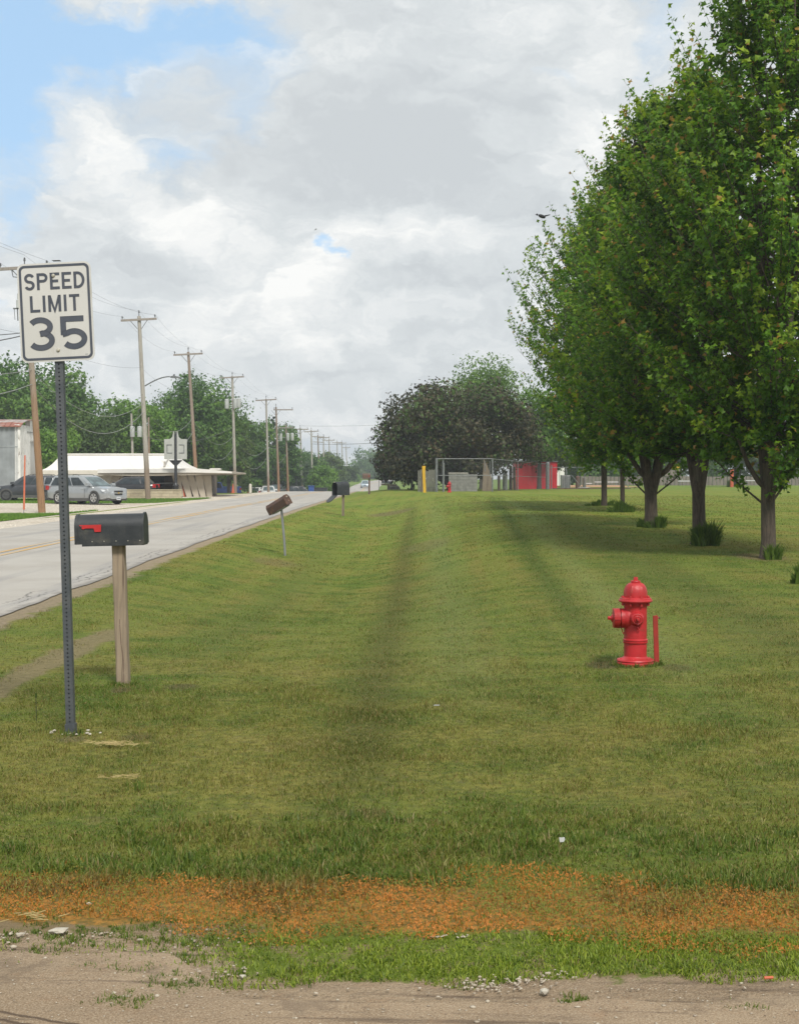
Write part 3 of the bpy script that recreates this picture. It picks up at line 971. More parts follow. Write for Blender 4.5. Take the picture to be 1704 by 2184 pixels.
# ------------------------------------------------------------------ drive-in with mansard roof
def drive_in():
    Y0 = 108.0
    gz = zg(-24, Y0) - .1
    t = thing('drive_in_restaurant', 'low white drive-in restaurant with long mansard roof and slanted canopy posts behind the silver SUV', 'restaurant', (0, Y0, gz))
    def x(u): return X(u, Y0)
    def z(v): return Zv(v, Y0) - gz
    # body
    wl, wr = x(97), x(300)
    b = MB(); b.box(wl, wr, 0, 9, 0, z(1002)); b.build('wall', M['cream'], t)
    # siding panels, one by one
    n = 22
    w = (x(228) - wl) / n
    pm = MB().box(0, w - .02, -.03, 0, .05, z(1001) - .02).build('panel', M['cream'], t)
    pm.location = (wl, 0, 0)
    for i in range(1, n):
        c = pm.copy(); COL.objects.link(c); c.parent = t; c.location = (wl + i * w, 0, 0)
    # dining room, brown, set back a little under the canopy
    b = MB(); b.box(x(300), x(432), 1.2, 8.5, 0, z(1004)); b.build('side_wall', M['brown_panel'], t)
    n = 12; w = (x(430) - x(232)) / n
    for i in range(n):
        c = MB().box(0, w - .05, -.04, 0, .05, z(1005)).build('wall_panel', M['brown_panel'] if i > 1 else M['cream'], t)
        c.location = (x(232) + i * w, (1.2 if x(232) + i * w > x(298) else -.05), 0)
    for (ua, ub, va, vb) in ((262, 300, 1022, 1040), (318, 345, 1016, 1036), (372, 392, 1016, 1040), (402, 428, 1018, 1048)):
        f = MB().box(x(ua), x(ub), (-.12 if ua < 300 else 1.0), (-.06 if ua < 300 else 1.14), z(vb), z(va)).build('window', M['dark_window'], t)
        MB().box(x(ua) - .06, x(ub) + .06, (-.16 if ua < 300 else .96), (-.07 if ua < 300 else 1.1), z(va), z(va) + .09).build('frame', M['alu'], f)
    # mansard: concave flare, front and two ends
    prof = [(0.0, z(1003)), (.35, z(998)), (.8, z(990)), (1.25, z(980)), (1.6, z(969))]
    L0, R0 = x(93), x(408)
    V, Fc = [], []
    D = 9.6
    for k, (ins, zz) in enumerate(prof):
        f = ins / 1.6
        insx = ins * 1.15
        # far-right end sweeps out more
        r = R0 - (f ** .75) * (R0 - x(347))
        l = L0 + (f ** .8) * (x(122) - L0)
        V += [(l, -.6 + ins, zz), (r, -.6 + ins, zz), (r, D - ins, zz), (l, D - ins, zz)]
    for k in range(len(prof) - 1):
        for i in range(4):
            j = (i + 1) % 4
            Fc.append((k * 4 + i, k * 4 + j, k * 4 + 4 + j, k * 4 + 4 + i))
    Fc.append((16, 17, 18, 19))
    m_ = MB(); m_.add(V, Fc)
    roof = m_.build('roof', M['white_paint'], t)
    # sheet seams on the front slope
    for i in range(1, 14):
        uu = L0 + (R0 - L0) * i / 14
        s_ = MB()
        pts = []
        for ins, zz in prof:
            f = ins / 1.6
            xx = (L0 + (f ** .8) * (x(122) - L0)) * (1 - i / 14) + (R0 - (f ** .75) * (R0 - x(347))) * i / 14
            pts.append((xx, -.6 + ins - .01, zz + .005))
        s_.tube(pts, .012, 4)
        s_.build('seam', M['white_paint'], roof)
    MB().box(x(120), x(349), .9, 1.12, z(969) - .02, z(966.5)).build('ridge_cap', M['white_paint'], roof)
    # fascia below the roof: deep band
    MB().box(x(95), x(300), -.68, -.55, z(1014), z(1003)).build('fascia', M['cream'], t)
    # canopy slab, thinning to the right
    cz0, cz1 = z(1003), z(1010)
    c = MB()
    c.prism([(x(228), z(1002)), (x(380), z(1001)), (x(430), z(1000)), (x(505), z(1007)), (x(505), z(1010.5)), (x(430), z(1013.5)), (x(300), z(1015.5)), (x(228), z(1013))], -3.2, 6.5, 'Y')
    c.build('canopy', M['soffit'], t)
    MB().prism([(x(228), z(1002) + .01), (x(430), z(1000) + .01), (x(505), z(1006.8)), (x(506), z(1010)), (x(430), z(1008.5)), (x(228), z(1009.5))], -3.32, -3.2, 'Y').build('canopy_edge', M['white_paint'], t)
    for (ua, ub) in ((252, 262), (410, 418)):
        pass
    # slanting supports (wider at the head)
    for (ut, ub, yy) in ((262, 243, -2.4), (385, 398, -2.2), (401, 415, -2.2), (416, 430, -2.2), (431, 444, -2.2), (448, 456, -2.0)):
        s_ = MB()
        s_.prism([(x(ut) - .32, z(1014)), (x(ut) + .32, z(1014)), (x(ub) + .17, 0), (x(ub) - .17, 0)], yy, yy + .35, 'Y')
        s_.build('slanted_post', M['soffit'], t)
    MB().tube([(x(228), -2.6, z(1034)), (x(380), -2.6, z(1030))], .035, 6).build('rail', M['galv'], t)
    MB().tube([(x(350), .2, z(1001)), (x(354), -.5, z(985)), (x(356), .7, z(976))], .08, 6).build('flue', M['white_paint'], t)
    MB().tube([(x(382), -2.6, z(1030)), (x(388), -2.6, z(1054))], .05, 6).build('rail_post', M['galv'], t)
    MB().box(x(375), x(443), 3.0, 3.4, 0, z(1042)).build('dark_screen', M['black_paint'], t)
    for (ua, ub) in ((398, 412), (452, 474)):
        MB().box(x(ua), x(ub), -1.2, -.4, z(1002), z(999)).build('roof_hatch', M['white_paint'], t)
    return t


drive_in()


def low_wall():
    Y0 = 99.5
    gz = zg(-19, Y0) - .05
    t = thing('block_wall', 'low tan block retaining wall on the grass in front of the white drive-in', 'wall', (0, Y0, gz))
    xa, xb = X(270, Y0), X(388, Y0)
    n = 7
    w = (xb - xa) / n
    for r in range(3):
        for i in range(n):
            off = (w / 2 if r % 2 else 0)
            a = xa + i * w + off
            bb = min(a + w - .015, xb)
            if bb - a < .1: continue
            MB().box(a, bb, random.uniform(-.01, .01), .35, r * .21, r * .21 + .2).build('block', M['block_tan'], t)
        if r % 2:
            MB().box(xa, xa + w / 2 - .015, 0, .35, r * .21, r * .21 + .2).build('block', M['block_tan'], t)
    MB().box(xa, xb, -.03, .4, .63, .70).build('coping', M['block_tan'], t)


low_wall()


def barn():
    Y0 = 104.0
    gz = zg(-31, Y0) - .1
    t = thing('corrugated_barn', 'old galvanised barn with rusty roof edge and peeling white false front behind the dark SUV', 'barn', (0, Y0, gz))
    def x(u): return X(u, Y0)
    def z(v): return Zv(v, Y0) - gz
    xl, xc, xr = x(-60), x(42), x(79)
    # corrugated flank, built as a wave of sheet
    V, Fc = [], []
    n = 150
    for i in range(n + 1):
        xx = xl + (xc - xl) * i / n
        dy = .035 * (1 if (i // 2) % 2 else -1)
        V += [(xx, dy, 0), (xx, dy, z(908))]
    for i in range(n):
        Fc.append((2 * i, 2 * i + 2, 2 * i + 3, 2 * i + 1))
    m_ = MB(); m_.add(V, Fc); m_.build('corrugated_wall', M['barn_metal'], t)
    MB().box(xl, xc - .4, .1, 5.5, 0, z(909)).build('inner_wall', M['barn_metal'], t)
    MB().box(xl, xc - .02, -.05, -.02, z(952) - .02, z(952) + .02).build('sheet_lap', M['barn_metal'], t)
    # curved roof sheets one by one
    k = 9
    for i in range(k):
        a = xl + (xc + .2 - xl) * i / k; b_ = xl + (xc + .2 - xl) * (i + 1) / k - .03
        pts = [(-.25, z(909)), (.5, z(900)), (1.6, z(894)), (3.5, z(890)), (5.5, z(889))]
        V = []; Fc = []
        for (yy, zz) in pts:
            V += [(a, yy, zz), (b_, yy, zz), (a, yy, zz - .06), (b_, yy, zz - .06)]
        for q in range(len(pts) - 1):
            o = q * 4
            Fc += [(o, o + 1, o + 5, o + 4), (o + 2, o + 6, o + 7, o + 3), (o, o + 4, o + 6, o + 2), (o + 1, o + 3, o + 7, o + 5)]
        Fc += [(0, 2, 3, 1), (16, 17, 19, 18)]
        m_ = MB(); m_.add(V, Fc); m_.build('roof_sheet', M['barn_roof'], t)
    # white false front: runs back from the corner, almost along the line of sight
    al = R(92)
    def s(u):
        k = (u - 852) / F
        return (k * Y0 - xc) / (math.cos(al) - k * math.sin(al))
    Mw = Matrix.Translation((xc, 0, 0)) @ Matrix.Rotation(al, 4, 'Z')
    Le = s(79)
    MB().box(0, Le, 0, .35, 0, z(905), Mw).build('front_wall', M['peeling'], t)
    MB().box(s(64.5), Le - .1, 0, .35, z(905), z(893), Mw).build('parapet', M['peeling'], t)
    MB().box(s(63.5), s(71), -.06, .4, z(893), z(891.3), Mw).build('coping', M['white_paint'], t)
    MB().box(-.08, .1, -.09, .1, 0, z(906), Mw).build('corner_board', M['peeling'], t)
    us = [44, 49.5, 55, 59, 63.8]
    for a, b_ in zip(us[:-1], us[1:]):
        MB().box(s(a) + .03, s(b_) - .03, -.04, 0, 0.05, z(907), Mw).build('board', M['peeling'], t)
    us = [64.2, 69, 74, 79]
    for a, b_ in zip(us[:-1], us[1:]):
        MB().box(s(a) + .03, s(b_) - .03, -.03, 0, z(936), z(906), Mw).build('board', M['peeling'], t)
        MB().box(s(a) + .03, s(b_) - .03, -.03, 0, z(905) + .02, z(894), Mw).build('board', M['peeling'], t)
    MB().box(s(64.3), s(77), -.12, 0, z(938.5), z(937), Mw).build('lintel', M['barn_door'], t)
    for a, b_ in ((65, 70.8), (71.0, 76.5)):
        MB().box(s(a), s(b_), -.01, .0, .1, z(938.8), Mw).build('door', M['barn_door'], t)
    MB().box(s(76.8), Le, -.05, 0, 0, z(907), Mw).build('board', M['peeling'], t)
    MB().box(s(57), Le, -.08, -.05, z(919), z(918), Mw).build('batten', M['steel_post'], t)
    w = MB().box(s(52), s(58), -.07, -.045, z(1031), z(1021), Mw).build('window', M['dark_window'], t)
    MB().box(s(51.5), s(58.5), -.10, -.05, z(1021), z(1019.8), Mw).build('frame', M['peeling'], w)


barn()


def shed_right():
    Y0 = 122.0
    gz = zg(12, Y0) - .1
    t = thing('red_shed', 'flat roofed red sheet metal shed on a pale concrete footing behind the wire fence', 'shed', (0, Y0, gz))
    def x(u): return X(u, Y0)
    def z(v): return Zv(v, Y0) - gz
    MB().box(x(1100), x(1188), 0, 3.5, z(1044), z(985)).build('wall', M['red_metal'], t)
    n = 10; w = (x(1188) - x(1100)) / n
    for i in range(n):
        MB().box(x(1100) + i * w + .01, x(1100) + (i + 1) * w - .01, -.03, 0, z(1043.5), z(985.5)).build('sheet', M['red_metal'], t)
    MB().box(x(1094), x(1194), -1.2, 3.6, 0, z(1045)).build('footing', M['concrete'], t)
    MB().box(x(1099), x(1190), -.15, 3.7, z(985), z(983)).build('roof', M['galv'], t)
    # pale concrete apron right of it
    MB().box(x(1194), x(1213), -1.0, 1.2, 0, z(1043)).build('apron', M['concrete'], t)


shed_right()


def block_wall_behind():
    Y0 = 99.0
    gz = zg(4, Y0) - .05
    t = thing('concrete_block_wall', 'grey concrete block bin wall with pale cap under the purple tree, behind the wire fence', 'wall', (0, Y0, gz))
    def x(u): return X(u, Y0)
    xa, xb = x(957), x(1018)
    zt = Zv(1010, Y0) - gz
    MB().box(xa, xb, .05, .3, 0, zt - .03).build('core', M['mortar'], t)
    rows, cols = 6, 5
    h = zt / rows; w = (xb - xa) / cols
    for r in range(rows):
        off = w / 2 if r % 2 else 0
        for i in range(-1, cols):
            a = max(xa, xa + i * w + off); b_ = min(xb, xa + (i + 1) * w + off)
            if b_ - a < .08: continue
            if r == rows - 1 and i >= 3: continue
            MB().box(a + .008, b_ - .008, random.uniform(0, .02), .32, r * h + .008, (r + 1) * h - .008).build('block', M['block'], t)
    MB().box(xa - .03, x(998), -.04, .36, zt, zt + .07).build('cap', M['concrete'], t)


block_wall_behind()


def board_fence_left():
    Y0 = 96.5
    gz = zg(2, Y0) - .1
    t = thing('board_fence', 'weathered grey green upright board fence behind the yellow post', 'fence', (0, Y0, gz))
    xa, xb = X(891, Y0), X(932, Y0)
    zt = Zv(1001, Y0) - gz
    n = 9; w = (xb - xa) / n
    MB().box(xa, xb, .03, .1, zt * .8, zt * .8 + .1).build('rail', M['fence_wood'], t)
    MB().box(xa, xb, .03, .1, zt * .2, zt * .2 + .1).build('rail', M['fence_wood'], t)
    for i in range(n):
        MB().box(xa + i * w + .008, xa + (i + 1) * w - .008, 0, .028, .02, zt + random.uniform(-.12, .02)).build('board', M['fence_wood'], t)


board_fence_left()


def ball_ground():
    # outfield boards with a yellow cap
    Y0 = 150.0
    gz = zg(25, Y0) - .1
    t = thing('outfield_fence', 'grey brown board fence with a yellow capped end panel beyond the trunks of the maples', 'fence', (0, Y0, gz))
    def x(u): return X(u, Y0)
    def z(v): return Zv(v, Y0) - gz
    n = 60; w = (x(1720) - x(1238)) / n
    for i in range(n):
        u0 = x(1238) + i * w
        MB().box(u0 + .03, u0 + w - .03, random.uniform(-.02, .02), .08, 0, z(1016) + random.uniform(-.03, .03)).build('board', M['tan_wall'], t)
    MB().box(x(1238), x(1720), .1, .2, z(1020), z(1018)).build('rail', M['fence_wood'], t)
    MB().box(x(1420), x(1448), -.15, .15, z(1000), z(995)).build('cap', M['yellow_paint'], t)
    MB().box(x(1418), x(1450), -.1, .08, z(1016), z(1000)).build('panel', M['tan_wall'], t)
    for i, (ua, ub, v) in enumerate(((1244, 1262, 1030), (1268, 1290, 1027), (1296, 1318, 1027), (1376, 1392, 1022), (1446, 1484, 1025), (1590, 1625, 1024))):
        Yb = 143.0
        g2 = zg(X(ua, Yb), Yb)
        bz = Zv(v, Yb)
        q = thing('bench', ('long', 'short', 'pale', 'narrow', 'wide', 'far right')[i] + ' white aluminium bench ' + ('left of the thin trunk', 'right beside the thin trunk', 'just left of the forked trunk', 'inside the forked trunk gap', 'between the forked and the thick trunk', 'beyond the nearest maple trunk')[i], 'bench', (X(ua, Yb), Yb, g2), group='benches by the ball field')
        L = X(ub, Yb) - X(ua, Yb)
        MB().box(0, L, -.15, .15, bz - g2 - .09, bz - g2).build('seat', M['bench_white'], q)
        MB().box(.15, .22, -.1, .1, 0, bz - g2 - .09).build('leg', M['galv'], q)
        MB().box(L - .22, L - .15, -.1, .1, 0, bz - g2 - .09).build('leg', M['galv'], q)
    # pale gabled building far behind the trees
    Y1 = 168.0
    g1 = zg(20, Y1) - .3
    q = thing('pale_metal_building', 'tall pale grey metal building glimpsed through the leaves right of the purple tree', 'building', (0, Y1, g1))
    zt = Zv(885, Y1) - g1
    MB().box(X(1148, Y1), X(1204, Y1), 0, 12, 0, zt).build('wall', M['alu'], q)
    n = 5; w = (X(1204, Y1) - X(1148, Y1)) / n
    for i in range(n):
        MB().box(X(1148, Y1) + i * w + .03, X(1148, Y1) + (i + 1) * w - .03, -.05, 0, .3, zt - .2).build('sheet', M['white_paint'], q)
    MB().prism([(X(1144, Y1), zt), (X(1208, Y1), zt), (X(1176, Y1), zt + .7)], -.2, 12.2, 'Y').build('roof', M['galv'], q)
    # grey upright container panel and posts at the fence end
    Y2 = 126.0
    g2 = zg(14, Y2)
    q = thing('grey_storage_box', 'upright light grey steel storage box at the right end of the red shed', 'container', (X(1198, Y2), Y2, g2 - .05))
    H = Zv(1012, Y2) - g2
    MB().box(0, X(1216, Y2) - X(1198, Y2), 0, 1.2, 0, H).build('body', M['alu'], q)
    for k in range(4):
        MB().box(.03 + k * .19, .19 + k * .19, -.03, 0, .1, H - .1).build('rib', M['galv'], q)


ball_ground()

# ------------------------------------------------------------------ thin summer haze: one closed box round the whole place
hz = MB().box(-345, 345, -14, 680, -7.5, 17.5)
hm = bpy.data.materials.new('haze')
hm.use_nodes = True
HT = NT(hm.node_tree)
HT.n.clear()
ho = HT.new('ShaderNodeOutputMaterial')
hv = HT.new('ShaderNodeVolumePrincipled')
hv.inputs['Color'].default_value = (.86, .92, 1.0, 1)
hv.inputs['Density'].default_value =   .0006
hv.inputs['Anisotropy'].default_value = .2
HT.l.new(hv.outputs[0], ho.inputs['Volume'])
tag(hz.build('haze', hm), kind='stuff')

# ------------------------------------------------------------------ utility poles
POLES = []


def utility_pole(ub, ut, vt, Y, mat_, label, arm=2.44, rad=.15, arm_dv=0.55, pins=True, xfm=(), lamp=None, arm2=False, roll=3.0, side=0.0, base_x=None):
    bx = X(ub, Y)
    gz = zg(bx, Y)
    tx, tz = X(ut, Y), Zv(vt, Y)
    H = tz - gz
    lean = (tx - bx) / H
    t = thing('utility_pole', label, 'utility pole', (bx, Y, gz - .1), group='utility poles along the far side of the road')
    def P(h, dx=0, dy=0):
        return Vector((lean * h + dx, dy, h + .1))
    n = 10
    MB().tube([P(H * i / n - (.1 if i == 0 else 0)) for i in range(n + 1)], [rad * (1.12 - .42 * i / n) for i in range(n + 1)], 12).build('pole', mat_, t, True)
    ha = H - arm_dv
    c = math.cos(R(roll)); s_ = math.sin(R(roll))
    if arm:
        a = MB()
        Mx = Matrix.Translation(P(ha) + Vector((side, -rad * .9, 0))) @ Matrix.Rotation(-R(roll), 4, 'Y')
        a.box(-arm / 2, arm / 2, -.06, .06, -.07, .07, Mx)
        arm_o = a.build('crossarm', M['arm_wood'], t)
        for sg in (-1, 1):
            MB().tube([Mx @ Vector((sg * arm * .24 - side, 0, -.05)), P(ha - .62, sg * rad * .8, -.08)], .022, 5).build('brace', M['galv'], t)
        if pins:
            for xx in (-arm / 2 + .10, arm / 2 - .10):
                MB().lathe([(.02, .05), (.02, .14), (.055, .15), (.06, .20), (.035, .22), (.06, .24), (.035, .29), (.0, .31)], 8, Mx @ Matrix.Translation((xx, 0, 0))).build('insulator', M['insulator'], arm_o, True)
            MB().lathe([(.03, -.05), (.03, .22), (.055, .24), (.06, .30), (.03, .33), (.055, .36), (.0, .42)], 8, Matrix.Translation(P(H))).build('top_pin', M['insulator'], t, True)
        if arm2:
            Mx2 = Matrix.Translation(P(ha - 1.0) + Vector((side, -rad * .9, 0))) @ Matrix.Rotation(-R(roll), 4, 'Y')
            MB().box(-arm * .4, arm * .4, -.05, .05, -.06, .06, Mx2).build('crossarm', M['arm_wood'], t)
    for (dx, dh) in xfm:
        tr = MB().lathe([(.0, 0), (.2, 0), (.22, .03), (.22, .86), (.235, .87), (.235, .93), (.1, 1.0), (0, 1.0)], 16, Matrix.Translation(P(H - dh, dx, -.22))).build('transformer', M['transformer'], t, True)
        MB().lathe([(.045, 0), (.03, .06), (.05, .08), (.03, .14), (.05, .16), (.02, .26), (0, .27)], 8, Matrix.Translation(P(H - dh + .97, dx + .05, -.22))).build('bushing', M['insulator'], tr, True)
        MB().tube([P(H - dh + .5), P(H - dh + .5, dx, -.2)], .04, 6).build('bracket', M['galv'], t)
        if dx < 0:
            MB().tube([P(H - dh + 1.9, dx * 1.2, -.15), P(H - dh + 2.35, dx * .9, -.15)], .05, 6).build('fuse_cutout', M['insulator'], t)
    if lamp:
        h0, reach, rise = lamp
        pts = []
        for i in range(11):
            f = i / 10
            pts.append(P(h0, rad + f * reach, -.3 * f) + Vector((0, 0, rise * math.sin(f * PI / 2))))
        am = MB(); am.tube(pts, [.045] * 11, 6); am.build('lamp_arm', M['galv'], t, True)
        e = pts[-1]
        MB().prism([(e.x - .05, e.z - .03), (e.x + .25, e.z + .06), (e.x + .8, e.z - .04), (e.x + .82, e.z - .1), (e.x + .1, e.z - .1)], e.y - .14, e.y + .14, 'Y').build('lamp_head', M['galv'], t)
        MB().lathe([(.05, 0), (.05, .1), (0, .13)], 8, Matrix.Translation(e + Vector((.3, 0, .05)))).build('photocell', M['black_gloss'], t)
    top = Vector((bx, Y, gz - .1)) + P(ha)
    POLES.append((top, c, s_, arm, H, Vector((bx, Y, gz)), lean))
    return t


utility_pole(89.5, 55, 568, 68, M['pole_a'], 'brown leaning utility pole partly hidden behind the speed limit sign', arm=2.44, rad=.165, roll=3.2, arm_dv=.12, lamp=None)
# small gear on the left of the nearest pole
utility_pole(316, 298, 675, 96.5, M['pole_b'], 'grey utility pole carrying a curved street lamp arm, beside the drive-in', rad=.17, lamp=(5.9 + 1.9, 1.75, .62), arm_dv=.25)
utility_pole(421, 402.5, 751, 118, M['pole_c'], 'tan leaning utility pole in front of the canopy of the drive-in', rad=.155, arm_dv=.2)
utility_pole(502, 496, 802, 146, M['pole_b'], 'pale utility pole with three grey transformers at the end of the canopy', rad=.16, xfm=((-.62, 3.4), (.25, 3.35), (.62, 3.3)), arm_dv=.15)
utility_pole(573, 568, 851, 164, M['pole_b'], 'slim pale utility pole with one crossarm in front of the dark trees', rad=.14, arm_dv=.12)
utility_pole(595, 589, 868, 175, M['pole_c'], 'brown utility pole just right of the slim pale pole, with a lamp arm', rad=.15, arm=2.44, side=.9, arm_dv=.35, roll=0)
utility_pole(615, 610, 906, 188, M['pole_c'], 'short brown utility pole with a pair of small grey transformers', rad=.15, side=-.1, arm=2.2, arm_dv=.4, xfm=((-.75, 2.2), (.2, 2.1), (.8, 2.1)), roll=1)
utility_pole(646, 640.5, 912, 214, M['pole_b'], 'pale utility pole behind the blue bin, left of its twin', rad=.15, arm_dv=.25, roll=-1)
utility_pole(667, 664, 917, 232, M['pole_b'], 'pale utility pole rising behind the dark planter', rad=.15, arm_dv=.25)
utility_pole(683, 678, 928, 262, M['pole_c'], 'distant brown pole, first of the far cluster with gear below its arm', rad=.15, arm_dv=.3, roll=-3, arm2=True)
utility_pole(691, 690, 930, 280, M['pole_b'], 'distant pole, second of the far cluster', rad=.15, arm_dv=.3, roll=0)
utility_pole(704, 702, 936, 304, M['pole_b'], 'distant pale pole, third of the far cluster', rad=.15, arm_dv=.3, roll=0)
utility_pole(721, 719, 941, 340, M['pole_b'], 'far pale pole left of the hilltop pair', rad=.15, arm_dv=.35, roll=0)
utility_pole(732, 729, 942, 368, M['pole_b'], 'far pole in the middle of the three on the hill', rad=.15, arm_dv=.35, roll=0)
utility_pole(741.5, 738, 952, 402, M['pole_b'], 'farthest pole before the distant hill trees', rad=.15, arm_dv=.35, roll=0)
# two poles rising behind the restaurant roof
utility_pole(285, 281, 882, 132, M['pole_b'], 'short pole behind the drive-in roof with two white transformers', arm=0, rad=.13, xfm=((.08, 2.2), (.75, 2.2)))
utility_pole(319, 317.5, 890, 136, M['pole_c'], 'bare short pole behind the drive-in roof beside the lamp pole', arm=0, rad=.12)


def wire(name, pts, sag, rad, material, label, cat='power line'):
    P = []
    for a, b in zip(pts[:-1], pts[1:]):
        a = Vector(a); b = Vector(b)
        k = 14
        for i in range(k):
            f = i / k
            q = a.lerp(b, f); q.z -= sag * 4 * f * (1 - f)
            P.append(q)
    P.append(Vector(pts[-1]))
    o = MB().tube(P, rad, 4).build(name, material)
    return tag(o, label, cat, 'overhead lines along the road')


chain = [POLES[i] for i in (0, 1, 2, 3, 4, 7, 8, 11, 12, 13, 14)]


def armpt(p, k):
    top, c, s_, arm, H, base, lean = p
    d = (arm / 2 - .1) * k
    return top + Vector((d * c, -.15, d * s_ + .28 + (.35 if k == 0 else 0)))


first = chain[0]
for k, lb in ((-1, 'thin overhead conductor on the left ends of the crossarms'), (0, 'thin overhead conductor on the pole tops'), (1, 'thin overhead conductor on the right ends of the crossarms')):
    pts = [armpt(first, k) + Vector((-1.5, -34, .2))] + [armpt(p, k) for p in chain]
    wire('power_line', pts, .55, .0055, M['wire'], lb)


def midpt(p, h, dx=0.0):
    top, c, s_, arm, H, base, lean = p
    return base + Vector((lean * h + dx, -.2, h))


wire('power_line', [midpt(first, 8.2) + Vector((-1.5, -34, .6))] + [midpt(p, p[4] * .72) for p in chain], .5, .006, M['wire'], 'single neutral wire strung below the crossarms')
wire('communication_cable', [midpt(first, 6.9) + Vector((-1.2, -34, .9)), midpt(first, 6.9), midpt(POLES[1], 6.6), midpt(POLES[2], 6.4), midpt(POLES[3], 6.0), midpt(POLES[4], 5.6), midpt(POLES[6], 6.0)],
     1.5, .016, M['cable_grey'], 'thick sagging grey cable slung from pole to pole', 'cable')
wire('communication_cable', [midpt(first, 6.1) + Vector((-1.0, -34, 1.2)), midpt(first, 6.2), midpt(POLES[1], 6.0), midpt(POLES[2], 5.3), midpt(POLES[3], 4.9), midpt(POLES[4], 4.5)],
     1.9, .018, M['cable_grey'], 'lowest drooping grey cable between the poles', 'cable')
wire('service_drop', [midpt(POLES[1], 7.2), midpt(POLES[15], 6.3), midpt(POLES[16], 5.6)], .5, .018, M['wire'], 'service wire running back to the poles behind the drive-in', 'cable')
wire('service_drop', [midpt(POLES[15], 6.2), midpt(POLES[3], 6.9), midpt(POLES[6], 7.2)], 1.3, .018, M['wire'], 'long service wire crossing in front of the tall tree', 'cable')
wire('service_drop', [midpt(POLES[8], 9.2), (X(1150, 150), 150, Zv(900, 150))], .8, .03, M['wire'], 'black wire crossing the open sky towards the purple tree', 'cable')
wire('service_drop', [midpt(POLES[7], 11.2), (X(1150, 150), 150, Zv(880, 150))], .5, .016, M['cable_grey'], 'faint upper wire crossing the open sky above the road', 'cable')
# guy wires at the nearest pole, left of the sign
wire('guy_wire', [midpt(first, 8.7), midpt(first, 6.9) + Vector((-6, -18, .6))], .5, .02, M['wire'], 'upper dark cable arriving at the nearest pole from the left', 'cable')
wire('guy_wire', [midpt(first, 8.6), midpt(first, 6.1) + Vector((-6, -18, .4))], .6, .026, M['wire'], 'lower dark twisted cable arriving at the nearest pole from the left', 'cable')
# extra gear hung on the nearest pole
q = thing('pole_transformer_gear', 'grey arrester and small can on a bracket left of the speed limit sign', 'pole gear', (X(55, 67.6), 67.6, Zv(660, 67.6)))
MB().box(-.55, .15, -.05, .05, 0, .06).build('bracket', M['galv'], q)
MB().lathe([(0, .06), (.11, .06), (.11, .42), (.06, .46), (.06, .75), (0, .76)], 10, Matrix.Translation((-.30, 0, 0))).build('arrester', M['transformer'], q, True)
MB().tube([(-.35, 0, 0), (-.33, 0, -.55)], .03, 6).build('lead', M['galv'], q)
MB().tube([(-.5, 0, 0), (-.47, 0, -.5)], .015, 5).build('lead', M['galv'], q)
MB().tube([(-.1, 0, 1.15), (-.12, 0, 1.75)], [.07, .05], 8).build('fuse_cutout', M['insulator'], q)
MB().tube([(-.12, 0, 1.5), (-.55, 0, 1.55), (-.62, 0, 1.9)], .025, 6).build('fuse_holder', M['insulator'], q)

# ------------------------------------------------------------------ banner posts seen from behind
def banner_post(u, v_top, v_bot, Y, label, split=True):
    bx = X(u, Y); gz = zg(bx, Y)
    t = thing('banner_post', label, 'banner sign', (bx, Y, gz), group='black banner posts with grey panels')
    H = Zv(v_top, Y) - gz
    MB().lathe([(0, 0), (.34, 0), (.34, .08), (.24, .16), (.22, .8), (.26, .86), (.15, 1.0), (.12, 1.1), (.09, H * .98), (.05, H), (0, H + .05)], 14).build('post', M['black_gloss'], t, True)
    s = Y / 100.0
    zb, zt = H - 2.0, H - .30
    w = .74
    for sg in (-1, 1):
        poly = [(sg * .1, zb), (sg * (.1 + w), zb + .02), (sg * (.1 + w), zt - .2), (sg * .42, zt - .2), (sg * .24, zt - .05), (sg * .16, zt + .35), (sg * .1, zt + .4)]
        if sg < 0: poly = poly[::-1]
        pn = MB().prism(poly, -.05, -.02, 'Y').build('panel', M['banner_back'], t)
        MB().box(min(sg * .25, sg * .65), max(sg * .25, sg * .65), -.075, -.05, zb + .45, zb + .5).build('batten', M['galv'], pn)
        MB().box(min(sg * .25, sg * .65), max(sg * .25, sg * .65), -.075, -.05, zt - .65, zt - .6).build('batten', M['galv'], pn)
        MB().box(min(sg * .65, sg * .6), max(sg * .65, sg * .6), -.075, -.05, zb + .5, zt - .65).build('batten', M['galv'], pn)
    br = MB().prism([(-.5, zb - .06), (.5, zb - .06), (.22, zb - .35), (.1, zb - .45), (-.1, zb - .45), (-.22, zb - .35)], -.06, .02, 'Y').build('bracket', M['black_gloss'], t)
    return t


banner_post(375, 922, 1063, 104, 'black post with two plain grey banner panels in front of the drive-in')
banner_post(632, 984, 1052, 205, 'smaller distant black post with grey banner panels beside the pale twin poles')

# ------------------------------------------------------------------ roadside small things, left
t = thing('snow_stake', 'thin leaning orange marker stake in front of the dark SUV', 'marker stake', (X(50, 64), 64, zg(X(50, 64), 64) - .03))
MB().tube([(0, 0, 0), (.02, 0, .3)], .015, 6).build('foot', M['galv'], t)
MB().tube([(.02, 0, .28), (.045, 0, 1.4), (.08, 0, 2.75)], [.045, .04, .032], 8).build('shaft', M['stake_orange'], t)


def cone(u, v, Y, h, label):
    bx = X(u, Y)
    t = thing('traffic_cone', label, 'traffic cone', (bx, Y, zg(bx, Y) + .02))
    MB().box(-.2, .2, -.2, .2, 0, .03).build('base', M['orange'], t)
    MB().lathe([(.17, .03), (.10, h * .55), (.03, h), (0, h)], 14).build('body', M['orange'], t, True)


